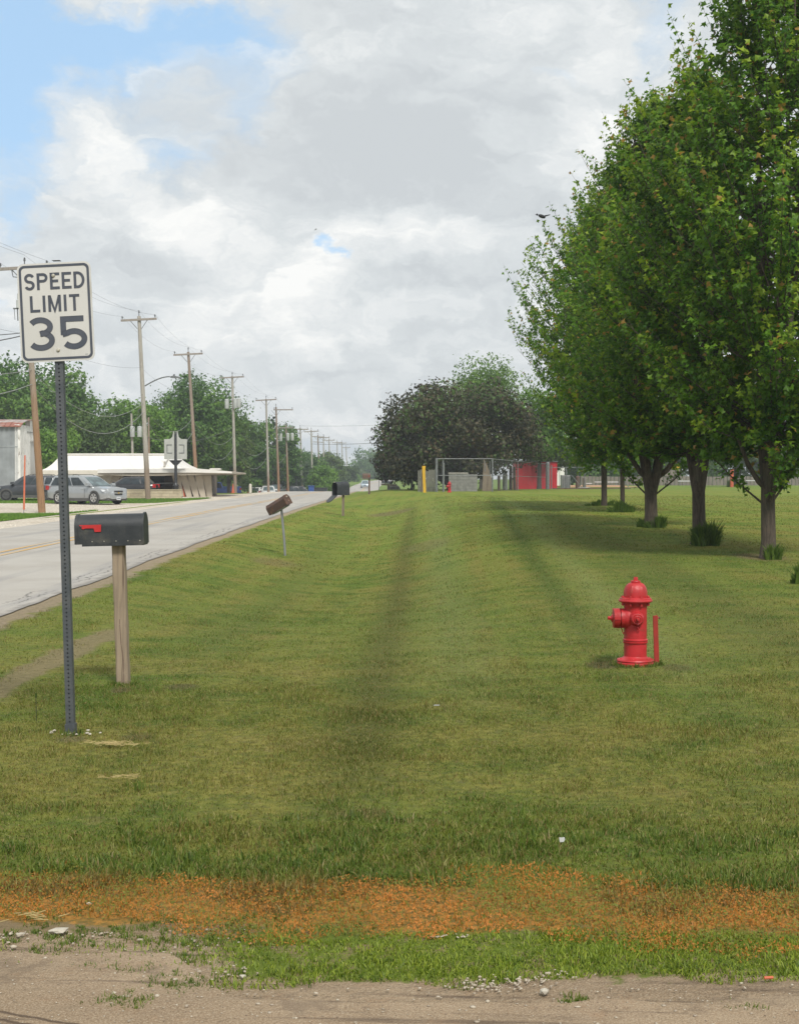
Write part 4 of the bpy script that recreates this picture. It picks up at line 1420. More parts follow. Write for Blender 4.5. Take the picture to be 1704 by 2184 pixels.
cone(497, 1050, 141, .95, 'faded orange traffic cone at the foot of the pole with transformers')
cone(391, 1054, 106, 1.05, 'small orange cone beside the black banner post')
t = thing('orange_marker_post', 'slim orange post standing under the drive-in canopy', 'marker post', (X(447, 112), 112, zg(X(447, 112), 112)))
MB().tube([(0, 0, 0), (0, 0, 1.1)], .05, 8).build('shaft', M['orange'], t)
t = thing('bollard', 'pale yellow bollard on the gravel right of the transformer pole', 'bollard', (X(534, 158), 158, zg(X(534, 158), 158)))
MB().lathe([(0, 0), (.16, 0), (.16, 1.0), (.14, 1.1), (.06, 1.16), (0, 1.17)], 12).build('post', M['cream'], t, True)
MB().lathe([(.2, 0), (.2, .06), (0, .06)], 12).build('foot', M['concrete'], t)

# waste bin and planter in the dip
Yb = 184
t = thing('waste_bin', 'blue plastic wheeled bin beside the dark pickup in the dip', 'bin', (X(664, Yb), Yb, Zv(1053.5, Yb)))
MB().prism([(-.30, 0), (.30, 0), (.36, 1.02), (-.36, 1.02)], -.34, .34, 'Y').build('body', M['bin_blue'], t)
MB().box(-.42, .42, -.42, .40, 1.0, 1.1, b=.03).build('lid', M['bin_blue'], t)
for sx in (-.26, .26):
    MB().tube([(sx - .03, .36, .1), (sx + .03, .36, .1)], .1, 10).build('wheel', M['tyre'], t)
t = thing('black_planter', 'wide black container full of shrubs behind the blue bin', 'planter', (X(684, 192), 192, Zv(1053.5, 192)))
MB().prism([(-.78, 0), (.78, 0), (.95, .82), (-.95, .82)], -.5, .5, 'Y').build('box', M['black_paint'], t)
MB().box(-1.0, 1.0, -.55, .55, .80, .88).build('rim', M['black_paint'], t)

# ------------------------------------------------------------------ speed limit sign
def arc(cx, cz, rx, rz, a0, a1, n=14):
    return [(cx + rx * math.cos(R(a0 + (a1 - a0) * i / n)), cz + rz * math.sin(R(a0 + (a1 - a0) * i / n))) for i in range(n + 1)]


def ribbon(mb, pts, w, y0, y1):
    """flat stroke of width w along pts (x,z), raised from y0 to y1, square ends"""
    n = len(pts)
    L, Rr = [], []
    for i in range(n):
        if i == 0: d = Vector((pts[1][0] - pts[0][0], pts[1][1] - pts[0][1])).normalized(); m_ = Vector((-d.y, d.x)); k = 1
        elif i == n - 1: d = Vector((pts[-1][0] - pts[-2][0], pts[-1][1] - pts[-2][1])).normalized(); m_ = Vector((-d.y, d.x)); k = 1
        else:
            d0 = Vector((pts[i][0] - pts[i - 1][0], pts[i][1] - pts[i - 1][1])).normalized()
            d1 = Vector((pts[i + 1][0] - pts[i][0], pts[i + 1][1] - pts[i][1])).normalized()
            n0 = Vector((-d0.y, d0.x)); n1 = Vector((-d1.y, d1.x))
            m_ = (n0 + n1).normalized()
            k = 1 / max(.5, m_.dot(n0))
        p = Vector(pts[i])
        L.append(p + m_ * (w / 2 * k)); Rr.append(p - m_ * (w / 2 * k))
    vs = []
    for y in (y1, y0):
        vs += [(q.x, y, q.y) for q in L] + [(q.x, y, q.y) for q in Rr]
    fs = []
    for i in range(n - 1):
        fs.append((i, i + 1, n + i + 1, n + i))
        fs.append((i, 2 * n + i, 2 * n + i + 1, i + 1))
        fs.append((n + i, n + i + 1, 3 * n + i + 1, 3 * n + i))
    fs.append((0, n, 3 * n, 2 * n)); fs.append((n - 1, 3 * n - 1, 4 * n - 1, 2 * n - 1))
    mb.add(vs, fs)


def glyph(mb, ch, x0, z0, w, h, s, ya, yb):
    """Highway style letter in the box x0..x0+w, z0..z0+h with stroke s"""
    o = s / 2
    l, r, b, t, m = x0 + o, x0 + w - o, z0 + o, z0 + h - o, z0 + h / 2
    cnt = [0]
    def G(pts):
        cnt[0] += 1
        ribbon(mb, pts, s, ya - .0002 * cnt[0], yb - .0001 * cnt[0])
    if ch == 'L': G([(l, z0 + h), (l, b), (x0 + w, b)])
    elif ch == 'I': G([(x0 + w / 2, z0), (x0 + w / 2, z0 + h)])
    elif ch == 'T':
        G([(x0, t), (x0 + w, t)]); G([(x0 + w / 2, z0), (x0 + w / 2, t - o)])
    elif ch == 'E':
        G([(x0 + w, t), (l, t), (l, b), (x0 + w, b)]); G([(l + o, m), (x0 + w * .86, m)])
    elif ch == 'M':
        G([(l, z0), (l, z0 + h)]); G([(r, z0), (r, z0 + h)])
        mid = x0 + w / 2
        G([(l + .1 * s, z0 + h - .25 * s), (mid, z0 + .35 * s), (r - .1 * s, z0 + h - .25 * s)])
    elif ch == 'P':
        rr = (h * .56 - s) / 2
        cx = r - rr
        G([(l, z0), (l, t), (cx, t)] + arc(cx, t - rr, rr, rr, 85, -90, 14) + [(l + o, t - 2 * rr)])
    elif ch == 'D':
        rr = (h - s) / 2 * .82
        cx = r - rr
        G([(x0, b), (cx, b)] + arc(cx, m, rr, (h - s) / 2, -85, 85, 16) + [(cx, t), (x0, t)]); G([(l, b + o), (l, t - o)])
    elif ch == 'S':
        rx = (w - s) / 2; rz = (h - s) / 4
        cx = x0 + w / 2
        G(arc(cx, t - rz, rx, rz, 22, 180, 12) + arc(cx, t - rz, rx, rz, 190, 250, 5) + arc(cx, b + rz, rx, rz, 70, 0, 6) + arc(cx, b + rz, rx, rz, -10, -160, 12))
    elif ch == '3':
        rx = (w - s) / 2; rz = (h - s) / 4
        cx = x0 + w / 2 - s * .05
        G(arc(cx - s * .1, t - rz * .98, rx * .96, rz * 1.0, 148, -82, 20)[0:] + [(x0 + w * .46, m + o * .02)])
        G([(x0 + w * .46, m)] + arc(cx, b + rz * 1.06, rx * 1.03, rz * 1.06, 82, -150, 20))
    elif ch == '5':
        rx = (w - s) / 2; cx = x0 + w / 2
        rz = (h * .63 - s) / 2
        G([(x0 + w * .90, t), (l + s * .08, t), (l + s * .08, z0 + h * .44)])
        G([(l - s * .1, z0 + h * .44 + s * .1)] + arc(cx + s * .05, b + rz, rx, rz, 128, -145, 24))


def round_rect(w, h, r, n=7):
    P = []
    for cx, cz, a in ((w / 2 - r, h / 2 - r, 0), (-w / 2 + r, h / 2 - r, 90), (-w / 2 + r, -h / 2 + r, 180), (w / 2 - r, -h / 2 + r, 270)):
        for i in range(n + 1):
            P.append((cx + r * math.cos(R(a + 90 * i / n)), cz + r * math.sin(R(a + 90 * i / n))))
    return P


def perforated_tube(w, H, pitch, hr, wall, z0=0.0):
    """square tube with a row of round holes on each face: every hole is an opening with a rim"""
    mb = MB()
    nC = int(H / pitch)
    for side in range(4):
        Rm = Matrix.Rotation(side * PI / 2, 4, 'Z')
        for c in range(nC):
            za, zb = z0 + c * pitch, z0 + (c + 1) * pitch
            zc = (za + zb) / 2
            outer = [(w / 2, 0), (w / 2, pitch / 2), (0, pitch / 2), (-w / 2, pitch / 2), (-w / 2, 0), (-w / 2, -pitch / 2), (0, -pitch / 2), (w / 2, -pitch / 2)]
            vs = [Rm @ Vector((a, -w / 2, zc + b)) for a, b in outer]
            inner = [Rm @ Vector((hr * math.cos(R(45 * k)), -w / 2, zc + hr * math.sin(R(45 * k)))) for k in range(8)]
            deep = [Rm @ Vector((hr * math.cos(R(45 * k)), -w / 2 + wall, zc + hr * math.sin(R(45 * k)))) for k in range(8)]
            vs = vs + inner + deep
            fs = []
            for k in range(8):
                j = (k + 1) % 8
                fs.append((k, j, 8 + j, 8 + k)); fs.append((8 + k, 8 + j, 16 + j, 16 + k))
            mb.add(vs, fs)
        mb.add([Rm @ Vector(q) for q in ((-w / 2 + wall, -w / 2 + wall, z0), (w / 2 - wall, -w / 2 + wall, z0), (w / 2 - wall, -w / 2 + wall, z0 + H), (-w / 2 + wall, -w / 2 + wall, z0 + H))], [(0, 1, 2, 3)]) if False else None
    w2 = w / 2
    mb.add([(-w2, -w2, z0 + H), (w2, -w2, z0 + H), (w2, w2, z0 + H), (-w2, w2, z0 + H)], [(0, 1, 2, 3)])
    return mb


def speed_sign():
    Y = 8.79
    bx, gz = X(149.5, Y), zg(X(149.5, Y), Y)
    H = Zv(557, Y) - gz
    lean = math.atan((X(149.5, Y) - X(123.5, Y)) / H)
    t = thing('speed_limit_sign', 'SPEED LIMIT 35 sign on a dark perforated steel post in the near grass', 'road sign', (bx, Y, gz - .03), rot=(0, -lean, 0))
    perforated_tube(.0505, H + .03, .0254, .0052, .004).build('post', M['steel_post'], t)
    # lower anchor sleeve
    MB().box(-.031, .031, -.031, .031, 0, .10).build('anchor_sleeve', M['steel_post'], t)
    # centre of the panel in world, then into the leaning frame
    cw = Vector((X(124, Y), Y - .035, Zv(667.5, Y)))
    th = Matrix.Translation((bx, Y, gz - .03)) @ Matrix.Rotation(-lean, 4, 'Y')
    cl = th.inverted() @ cw
    w, h = .462, .612
    pn = MB()
    pn.prism(round_rect(w, h, .04), -.0015, .0015, 'Y')
    panel = pn.build('sign_panel', M['sign_white'], t)
    panel.location = cl
    panel.rotation_euler = (0, R(-2.6) + lean, R(-2))
    # black border ring
    A = round_rect(w - .022, h - .022, .034); B = round_rect(w - .052, h - .052, .022)
    n = len(A)
    vs = [(a, -.0030, b) for a, b in A] + [(a, -.0030, b) for a, b in B] + [(a, -.0016, b) for a, b in A] + [(a, -.0016, b) for a, b in B]
    fs = []
    for i in range(n):
        j = (i + 1) % n
        fs += [(i, j, n + j, n + i), (i, 2 * n + i, 2 * n + j, j), (n + i, n + j, 3 * n + j, 3 * n + i)]
    mb = MB(); mb.add(vs, fs); mb.build('border', M['sign_black'], panel)
    def word(txt, x0, x1, z0, h_, s, widths):
        gap = ((x1 - x0) - sum(widths)) / (len(txt) - 1)
        xx = x0
        for ch, ww in zip(txt, widths):
            mb = MB(); glyph(mb, ch, xx, z0, ww, h_, s, -.0032, -.0017)
            mb.build('letter' if ch.isalpha() else 'digit', M['sign_black'], panel)
            xx += ww + gap
    word('SPEED', -.187, .190, .141, .103, .0165, [.064, .068, .060, .060, .068])
    word('LIMIT', -.158, .152, .003, .102, .0165, [.062, .0165, .080, .0165, .064])
    word('35', -.180, .188, -.236, .207, .0355, [.166, .166])
    for z_ in (.226, -.236):
        MB().lathe([(0, -.002), (.011, -.002), (.0115, .002), (.008, .0065), (0, .008)], 14, Matrix.Translation((-.004 if z_ > 0 else .004, -.0035, z_)) @ Matrix.Rotation(R(90), 4, 'X')).build('bolt', M['bolt'], panel, True)
    for dx in (-.006, 0, .006):
        MB().box(.178 + dx, .1815 + dx, -.0022, -.0015, -.272, -.268).build('maker_mark', M['sign_black'], panel)
    # rubble round the foot
    for k in range(14):
        a = random.uniform(0, 2 * PI); r_ = random.uniform(.04, .13)
        s_ = random.uniform(.005, .012)
        x_, y_ = bx + r_ * math.cos(a) * 1.7 - .03, Y + r_ * math.sin(a) * .8
        rock(x_, y_, s_, 'one of the small pale stones at the foot of the speed limit post', 'stones round the sign post')


def rock(x_, y_, s_, label, group=None, sx=1.3, sy=1.0, sz=.6, name='stone', cat='stone', m_='stone', dz=0.0):
    bm = bmesh.new()
    bmesh.ops.create_icosphere(bm, subdivisions=2 if s_ > .02 else 1, radius=1)
    rr = random.Random(int(x_ * 9973 + y_ * 7919))
    for v in bm.verts:
        v.co *= 1 + rr.uniform(-.22, .22)
        v.co.x *= s_ * sx; v.co.y *= s_ * sy; v.co.z *= s_ * sz
    me = bpy.data.meshes.new(name)
    bm.to_mesh(me); bm.free()
    me.materials.append(M[m_])
    o = link(name, me)
    o.location = (x_, y_, zg(x_, y_) + s_ * sz * .35 + dz + .01)
    o.rotation_euler = (0, 0, rr.uniform(0, 6))
    return tag(o, label, cat, group)


speed_sign()


def D_section(w, h, n=12):
    """mailbox end outline: flat bottom, straight sides, round top. (y, z) with z from 0"""
    r = w / 2
    P = [(-r, 0), (-r, h - r)]
    P += [(r * math.cos(R(180 - 180 * i / n)), h - r + r * math.sin(R(180 - 180 * i / n))) for i in range(1, n)]
    P += [(r, h - r), (r, 0)]
    return P


# ------------------------------------------------------------------ nearest mailbox
def mailbox_one():
    Y = 11.05
    bx = X(262, Y); gz = zg(bx, Y)
    ztop = Zv(1158, Y) - gz
    tx = X(252.5, Y) - bx
    t = thing('mailbox', 'black mailbox with red flag folded down, on a split grey timber post', 'mailbox', (bx, Y, gz - .03))
    # post: square timber leaning a little, chamfered
    hw = .0475
    V = []
    rows = 9
    for i in range(rows + 1):
        f = i / rows
        cx = tx * f
        w = hw * (1 + .04 * math.sin(i * 2.1))
        for a, b in ((-w, -w + .008), (-w + .008, -w), (w - .008, -w), (w, -w + .008), (w, w), (-w, w)):
            V.append((cx + a, b, f * (ztop + .03)))
    Fc = []
    for i in range(rows):
        for k in range(6):
            j = (k + 1) % 6
            Fc.append((i * 6 + k, i * 6 + j, i * 6 + 6 + j, i * 6 + 6 + k))
    Fc.append(tuple(rows * 6 + k for k in range(6)))
    m_ = MB(); m_.add(V, Fc); m_.build('post', M['post_wood'], t)
    # long check (crack) let into the front face, lower half
    ck = MB()
    pts = [(tx * .05 + .015, .02), (tx * .12 + .012, .22), (tx * .2 - .002, .36), (tx * .32 - .010, .55)]
    for (a, z0), (b, z1) in zip(pts[:-1], pts[1:]):
        ck.prism([(a - .0025, z0), (a + .0035, z0), (b + .002, z1), (b - .002, z1)], -hw - .0016, -hw + .004, 'Y')
    ck.build('split', M['brown_post'], t)
    L, w, h = .525, .205, .232
    x0 = X(168.5, Y) - bx
    z0 = ztop + .032
    hold = bpy.data.objects.new('box_body', None)
    tilt = R(-1.4)
    Mx = Matrix.Translation((x0, 0, z0 - .012)) @ Matrix.Rotation(tilt, 4, 'Y')
    MB().prism(D_section(w, h, 18), 0, L, 'X', Mx).build('body', M['black_paint'], t, True)
    # raised rims at both ends
    MB().prism(D_section(w + .006, h + .004, 18), -.012, .012, 'X', Mx).build('door', M['black_paint'], t, True)
    MB().prism([(a, b - .004) for a, b in D_section(w + .016, h + .014, 18)], L - .010, L + .004, 'X', Mx).build('end_plate', M['black_paint'], t, True)
    MB().box(.045, L - .004, -w / 2 - .003, w / 2 + .003, -.016, .002, Mx).build('floor_pan', M['black_paint'], t)
    for k in range(5):
        xx = .125 + k * .093
        MB().lathe([(.0045, 0), (.0035, .002), (0, .0028)], 8, Mx @ Matrix.Translation((xx, -w / 2 - .001, .021)) @ Matrix.Rotation(R(90), 4, 'X')).build('rivet', M['bolt'], t)
    fl = MB()
    fl.prism([(.028, .152), (.200, .152), (.196, .096), (.148, .096), (.140, .125), (.075, .125), (.058, .118), (.045, .128)], -w / 2 - .008, -w / 2 - .004, 'Y', Mx)
    flag = fl.build('flag', M['flag_red'], t)
    MB().lathe([(.006, 0), (.006, .003), (0, .004)], 10, Mx @ Matrix.Translation((.045, -w / 2 - .008, .140)) @ Matrix.Rotation(R(90), 4, 'X')).build('pivot', M['steel_post'], flag)


mailbox_one()


def mailbox_two():
    Y = 32.0
    bx = X(608, Y); gz = Zv(1197, Y)
    gz = zg(bx, Y)
    t = thing('mailbox', 'brown dented mailbox tipped up on a thin leaning grey pipe', 'mailbox', (bx, Y, gz - .03))
    s = Y / F
    def p(u, v): return Vector((X(u, Y) - bx, 0, Zv(v, Y) - gz + .03))
    MB().tube([(0, 0, 0), p(606, 1150), p(600, 1083)], .028, 10).build('post', M['grey_pipe'], t, True)
    # box: old flat-sided section with chamfered top, long axis going away to the left and back, tipped up to the right
    sec = [(-.085, 0), (-.085, .14), (-.045, .195), (.045, .195), (.085, .14), (.085, 0)]
    c = p(599, 1086)
    Mx = Matrix.Translation(c) @ Matrix.Rotation(R(-30), 4, 'Y') @ Matrix.Rotation(R(-36), 4, 'Z') @ Matrix.Rotation(R(-4), 4, 'X') @ Matrix.Scale(1.18, 4) @ Matrix.Translation((-.25, 0, .0))
    MB().prism(sec, 0, .50, 'X', Mx).build('body', M['brown_metal'], t)
    MB().prism([(a * 1.06, b * 1.04 - .003) for a, b in sec], .49, .515, 'X', Mx).build('door', M['brown_metal'], t)
    MB().prism([(a * 1.04, b * 1.03 - .002) for a, b in sec], -.01, .01, 'X', Mx).build('back_plate', M['brown_metal'], t)
    MB().box(.06, .44, -.07, .07, -.018, 0, Mx).build('bracket', M['grey_pipe'], t)
    MB().lathe([(.012, 0), (.012, .02), (0, .03)], 8, Mx @ Matrix.Translation((.515, 0, .15)) @ Matrix.Rotation(R(90), 4, 'Y')).build('knob', M['bolt'], t)
    MB().lathe([(.007, 0), (.005, .004), (0, .005)], 8, Mx @ Matrix.Translation((.515, .02, .07)) @ Matrix.Rotation(R(90), 4, 'Y')).build('rivet', M['bolt'], t)


mailbox_two()


def mailbox_three():
    Y = 66.0
    Y = 62.0
    bx = X(731.5, Y)
    gz = zg(bx, Y)
    t = thing('mailbox', 'black mailbox with its door hanging open, on a brown timber post further up the verge', 'mailbox', (bx, Y, gz - .03))
    ztop = Zv(1056, Y) - gz
    MB().box(-.055, .055, -.055, .055, 0, ztop + .03, Matrix.Rotation(R(.8), 4, 'Y')).build('post', M['post_wood_dark'], t)
    # long axis points to the road (left) and towards the viewer
    Mx = Matrix.Translation((0.17, .2, ztop + .03)) @ Matrix.Rotation(R(218), 4, 'Z') @ Matrix.Scale(1.12, 4)
    L, w, h = .60, .30, .56 - .02
    h = Zv(1026, Y) - Zv(1056, Y)
    h = .53; w = .36
    # hollow shell with an open mouth
    sec = D_section(w, h, 14); inn = [(a * .95, .01 + b * .955) for a, b in sec]
    n = len(sec)
    V = []; Fc = []
    for xx in (0, L):
        V += [Mx @ Vector((xx, a, b)) for a, b in sec]
    for xx in (.02, L):
        V += [Mx @ Vector((xx, a, b)) for a, b in inn]
    for i in range(n):
        j = (i + 1) % n
        Fc += [(i, j, n + j, n + i), (2 * n + i, 3 * n + i, 3 * n + j, 2 * n + j), (n + i, n + j, 3 * n + j, 3 * n + i)]
    Fc += [tuple(range(n)), tuple(range(2 * n, 3 * n))]
    m_ = MB(); m_.add(V, Fc); m_.build('body', M['black_paint'], t, True)
    # door hangs from the lower edge, open past level
    Md = Mx @ Matrix.Translation((L, 0, 0)) @ Matrix.Rotation(R(128), 4, 'Y')
    MB().prism([(a, b * .84) for a, b in sec], 0, .02, 'X', Md).build('door', M['black_gloss'], t, True)
    MB().box(L - .05, L + .03, -.03, .03, h * .93, h * 1.0, Mx).build('latch', M['bolt'], t)
    MB().box(.1, .42, -w / 2 - .012, -w / 2 - .004, h * .5, h * .58, Mx).build('flag', M['black_gloss'], t)
    for k in (0.15, .33, .5):
        pts = [Mx @ Vector((L * k, a * 1.01, b * 1.005)) for a, b in sec[1:-1]]
        MB().tube(pts, .006, 4).build('rib', M['black_paint'], t)


mailbox_three()

# fourth: dark post-mounted box, and the weathered timber stand with boxes further on
Yq = 96
bx = X(787.5, Yq); gz = zg(bx, Yq)
t = thing('mailbox', 'dark brown mailbox on a thin dark post, seen end on beside the distant car', 'mailbox', (bx, Yq, gz - .03))
H = Zv(1020, Yq) - gz
MB().box(-.06, .06, -.06, .06, 0, H).build('post', M['brown_post'], t)
MB().prism(D_section(.30, .36), -.42, .10, 'X', Matrix.Translation((-.02, 0, H))).build('body', M['brown_post'], t, True)
MB().box(-.06, .04, -.16, -.15, H + .16, H + .19).build('flag', M['flag_red'], t)
Yq = 118
bx = X(826, Yq); gz = zg(bx, Yq)
t = thing('mailbox_stand', 'weathered timber mailbox stand with a low grey box on the crest by the white sign', 'mailbox', (bx, Yq, gz - .03))
H = Zv(1034, Yq) - gz
MB().box(.0, .16, -.08, .08, 0, H).build('post', M['post_wood_dark'], t)
MB().box(-.55, .75, -.12, .12, H - .02, H + .1, Matrix.Rotation(R(4), 4, 'Y')).build('shelf', M['post_wood_dark'], t)
MB().prism(D_section(.25, .26), -.5, .45, 'X', Matrix.Translation((0, 0, H + .12)) @ Matrix.Rotation(R(5), 4, 'Y')).build('box_body', M['grey_pipe'], t, True)
MB().prism([(.25, H - .05), (.16, .45 * H), (.1, .4 * H), (.12, H - .1)], -.05, .05, 'Y').build('brace', M['post_wood_dark'], t)
t = thing('utility_pedestal', 'small pale green utility pedestal in the grass left of the yellow post', 'utility box', (X(878.5, 112), 112, zg(X(878.5, 112), 112) - .02))
MB().box(-.09, .09, -.09, .09, 0, .62, b=.02).build('body', M['fence_wood'], t)
MB().box(-.10, .10, -.10, .10, .6, .67, b=.02).build('cap', M['fence_wood'], t)
t = thing('rubble_heap', 'low heap of brush and stones at the foot of the mailbox stand', 'rubble', (X(840, 119), 119, zg(X(840, 119), 119)))
MB().lathe([(.55, 0), (.48, .22), (.2, .42), (0, .45)], 9).build('heap', M['fence_wood'], t)

# small white regulatory sign far up the verge
Ys = 128
bx = X(808.5, Ys); gz = zg(bx, Ys)
t = thing('notice_sign', 'small white sign with red and black lettering on a thin post near the hilltop road', 'road sign', (bx, Ys, gz - .03))
H = Zv(1000, Ys) - gz
MB().box(-.025, .025, -.02, .02, 0, H + .55).build('post', M['steel_post'], t)
pn = MB().box(-.245, .235, -.035, -.022, H, H + .62).build('sign_panel', M['white_paint'], t)
for i, (a, b, c_) in enumerate(((-.14, .14, 'sign_black'), (-.2, .2, 'flag_red'), (-.17, .17, 'sign_black'), (-.12, .13, 'flag_red'))):
    zz = H + .50 - i * .115
    for k in range(5):
        w_ = (b - a) / 5
        MB().box(a + k * w_ + .006, a + (k + 1) * w_ - .006, -.039, -.035, zz - .03, zz + .022).build('letter', M[c_], pn)
MB().box(-.255, -.238, -.034, -.02, H, H + .62).build('edge', M['flag_red'], t)
# two small signs by the far poles
for (u, v, w_, h_, Yz, lb) in ((739.5, 1012, .62, 1.2, 396, 'pale sign board fixed low on the farthest pole'), (725, 1020, .5, .85, 372, 'small pale sign board between the far hill poles')):
    b2 = X(u, Yz)
    t = thing('far_sign', lb, 'sign', (b2, Yz - .6, zg(b2, Yz)))
    z0 = Zv(v, Yz) - zg(b2, Yz)
    MB().box(-.05, .05, 0, .08, 0, max(z0, .1)).build('post', M['galv'], t)
    MB().box(-w_, w_, -.05, 0, max(z0 - h_, .1), max(z0 + h_ * .6, .9)).build('sign_panel', M['white_paint'], t)

# ------------------------------------------------------------------ fire hydrants
def hydrant(x_, y_, label, rz=0.0):
    t = thing('fire_hydrant', label, 'fire hydrant', (x_, y_, zg(x_, y_)), rz=rz)
    m_ = M['hydrant_red']
    MB().lathe([(0, -.03), (.150, -.03), (.158, .0), (.158, .022), (.152, .028), (.152, .034), (.156, .040), (.150, .050), (.120, .056), (.104, .064), (.096, .075), (0, .08)], 36).build('base_flange', m_, t, True)
    MB().lathe([(.094, .055), (.0945, .182), (.100, .184), (.1035, .190), (.1035, .197), (.098, .200), (.098, .204), (.1035, .207), (.1035, .215), (.099, .219), (.0945, .223),
                (.0945, .46), (.097, .50), (.104, .522), (.104, .530), (0, .530)], 36).build('barrel', m_, t, True)
    MB().lathe([(.100, .520), (.120, .524), (.136, .530), (.141, .538), (.139, .548), (.132, .553), (.131, .560), (.124, .566), (.100, .568), (0, .568)], 36).build('bonnet_flange', m_, t, True)
    dome = [(.096, .566), (.0955, .590), (.094, .615), (.090, .635), (.083, .655), (.072, .672), (.058, .684), (.044, .690), (0, .690)]
    # ribbed dome
    mb = MB()
    n = 48
    vs, fs = [], []
    for r_, z_ in dome:
        for k in range(n):
            a = 2 * PI * k / n
            rib = 1 + (.05 if k % 8 == 0 else 0) * (1 if .57 < z_ < .688 else 0)
            vs.append((r_ * rib * math.cos(a), r_ * rib * math.sin(a), z_))
    for i in range(len(dome) - 1):
        for k in range(n):
            j = (k + 1) % n
            fs.append((i * n + k, i * n + j, (i + 1) * n + j, (i + 1) * n + k))
    mb.add(vs, fs); mb.build('bonnet', m_, t, True)
    MB().lathe([(.044, .686), (.044, .692), (.038, .695), (.038, .699), (.043, .701), (.040, .706), (.024, .709), (0, .709)], 24).build('cap_ring', m_, t, True)
    MB().lathe([(.0185, .706), (.0205, .710), (.0185, .737), (0, .738)], 5).build('operating_nut', m_, t)
    for k in range(8):
        a = 2 * PI * (k + .35) / 8
        c = Matrix.Translation((.113 * math.cos(a), .113 * math.sin(a), 0))
        MB().lathe([(.0, .500), (.010, .500), (.010, .524), (.010, .566), (.0115, .566), (.0115, .576), (.006, .580), (0, .580)], 6, c).build('bolt', m_, t)
    for k in range(6):
        a = 2 * PI * (k + .2) / 6
        c = Matrix.Translation((.125 * math.cos(a), .125 * math.sin(a), .048))
        MB().lathe([(.010, 0), (.010, .009), (.005, .014), (0, .014)], 6, c).build('bolt', m_, t)
    # large nozzle to the left, with cap
    Mn = Matrix.Translation((0, 0, .392)) @ Matrix.Rotation(R(-90), 4, 'Y')
    MB().lathe([(.096, .02), (.094, .070), (.088, .086), (.083, .100), (.083, .126), (0, .126)], 30, Mn).build('pumper_nozzle', m_, t, True)
    nz = MB().lathe([(.070, .126), (.068, .1275), (.068, .134), (.0865, .136), (.085, .140), (.081, .180), (.079, .185), (.060, .189), (.034, .192), (.030, .200), (.016, .206), (.016, .210), (0, .21)], 30, Mn).build('pumper_cap', m_, t, True)
    MB().lathe([(.0165, .205), (.0165, .228), (.013, .232), (0, .232)], 5, Mn).build('cap_nut', m_, nz)
    for k in range(3):
        a = R(30 + 120 * k)
        MB().box(-.006, .006, -.004, .004, .132, .186, Mn @ Matrix.Translation((.084 * math.cos(a), .084 * math.sin(a), 0))).build('lug', m_, nz)
    # hose nozzle towards the viewer
    Mf = Matrix.Translation((-.006, 0, .396)) @ Matrix.Rotation(R(90), 4, 'X')
    MB().lathe([(.068, .06), (.062, .090), (.056, .100), (.054, .118), (0, .118)], 26, Mf).build('hose_nozzle', m_, t, True)
    hc = MB().lathe([(.046, .118), (.046, .123), (.053, .125), (.053, .132), (.046, .144), (.041, .147), (.036, .1445), (.033, .1445), (.030, .152), (.024, .154), (.021, .150), (.018, .150), (.016, .157), (.016, .158), (0, .158)], 26, Mf).build('hose_cap', m_, t, True)
    MB().lathe([(.0135, .155), (.0135, .176), (.010, .179), (0, .179)], 5, Mf).build('cap_nut', m_, hc)
    # second hose nozzle on the hidden side
    Mb = Matrix.Translation((0, 0, .396)) @ Matrix.Rotation(R(-90), 4, 'X')
    MB().lathe([(.066, .06), (.056, .100), (.054, .118), (.053, .132), (.040, .147), (0, .15)], 20, Mb).build('hose_cap', m_, t, True)
    # slack chains
    def chain(pts):
        mb = MB()
        P_ = []
        for a, b in zip(pts[:-1], pts[1:]):
            for i in range(5): P_.append(Vector(a).lerp(Vector(b), i / 5))
        P_.append(Vector(pts[-1]))
        mb.tube(P_, .0038, 5); mb.build('chain', m_, t)
    chain([(-.002, -.108, .345), (.000, -.122, .325), (.008, -.118, .305), (.015, -.108, .303), (.018, -.104, .315), (.018, -.110, .355)])
    chain([(-.126, -.010, .318), (-.116, -.016, .300), (-.108, -.012, .275), (-.102, -.01, .262), (-.096, -.006, .275)])
    return t


Yh = 11.75
hx = X(1356, Yh)
hydrant(hx, Yh, 'large red fire hydrant on the near lawn with a capped nozzle to its left')
h2x = X(958.5, 91)
hydrant(h2x, 91, 'small distant red fire hydrant in front of the wire fence', rz=.3)

t = thing('marker_bar', 'leaning dull red flat steel bar stuck in the ground right of the near hydrant', 'marker post', (hx + .185, Yh + .02, zg(hx, Yh) - .03), rot=(R(2), R(-3), R(12)))
mb = MB()
mb.box(-.021, .021, -.005, .005, 0, .445, b=.0015)
mb.build('bar', M['marker_red'], t)
MB().tube([(.012, .001, .422), (.038, .001, .424)], .006, 6).build('bolt', M['marker_red'], t)
MB().lathe([(.011, 0), (.011, .008), (0, .008)], 6, Matrix.Translation((.032, .001, .423)) @ Matrix.Rotation(R(90), 4, 'Y')).build('nut', M['brown_post'], t)

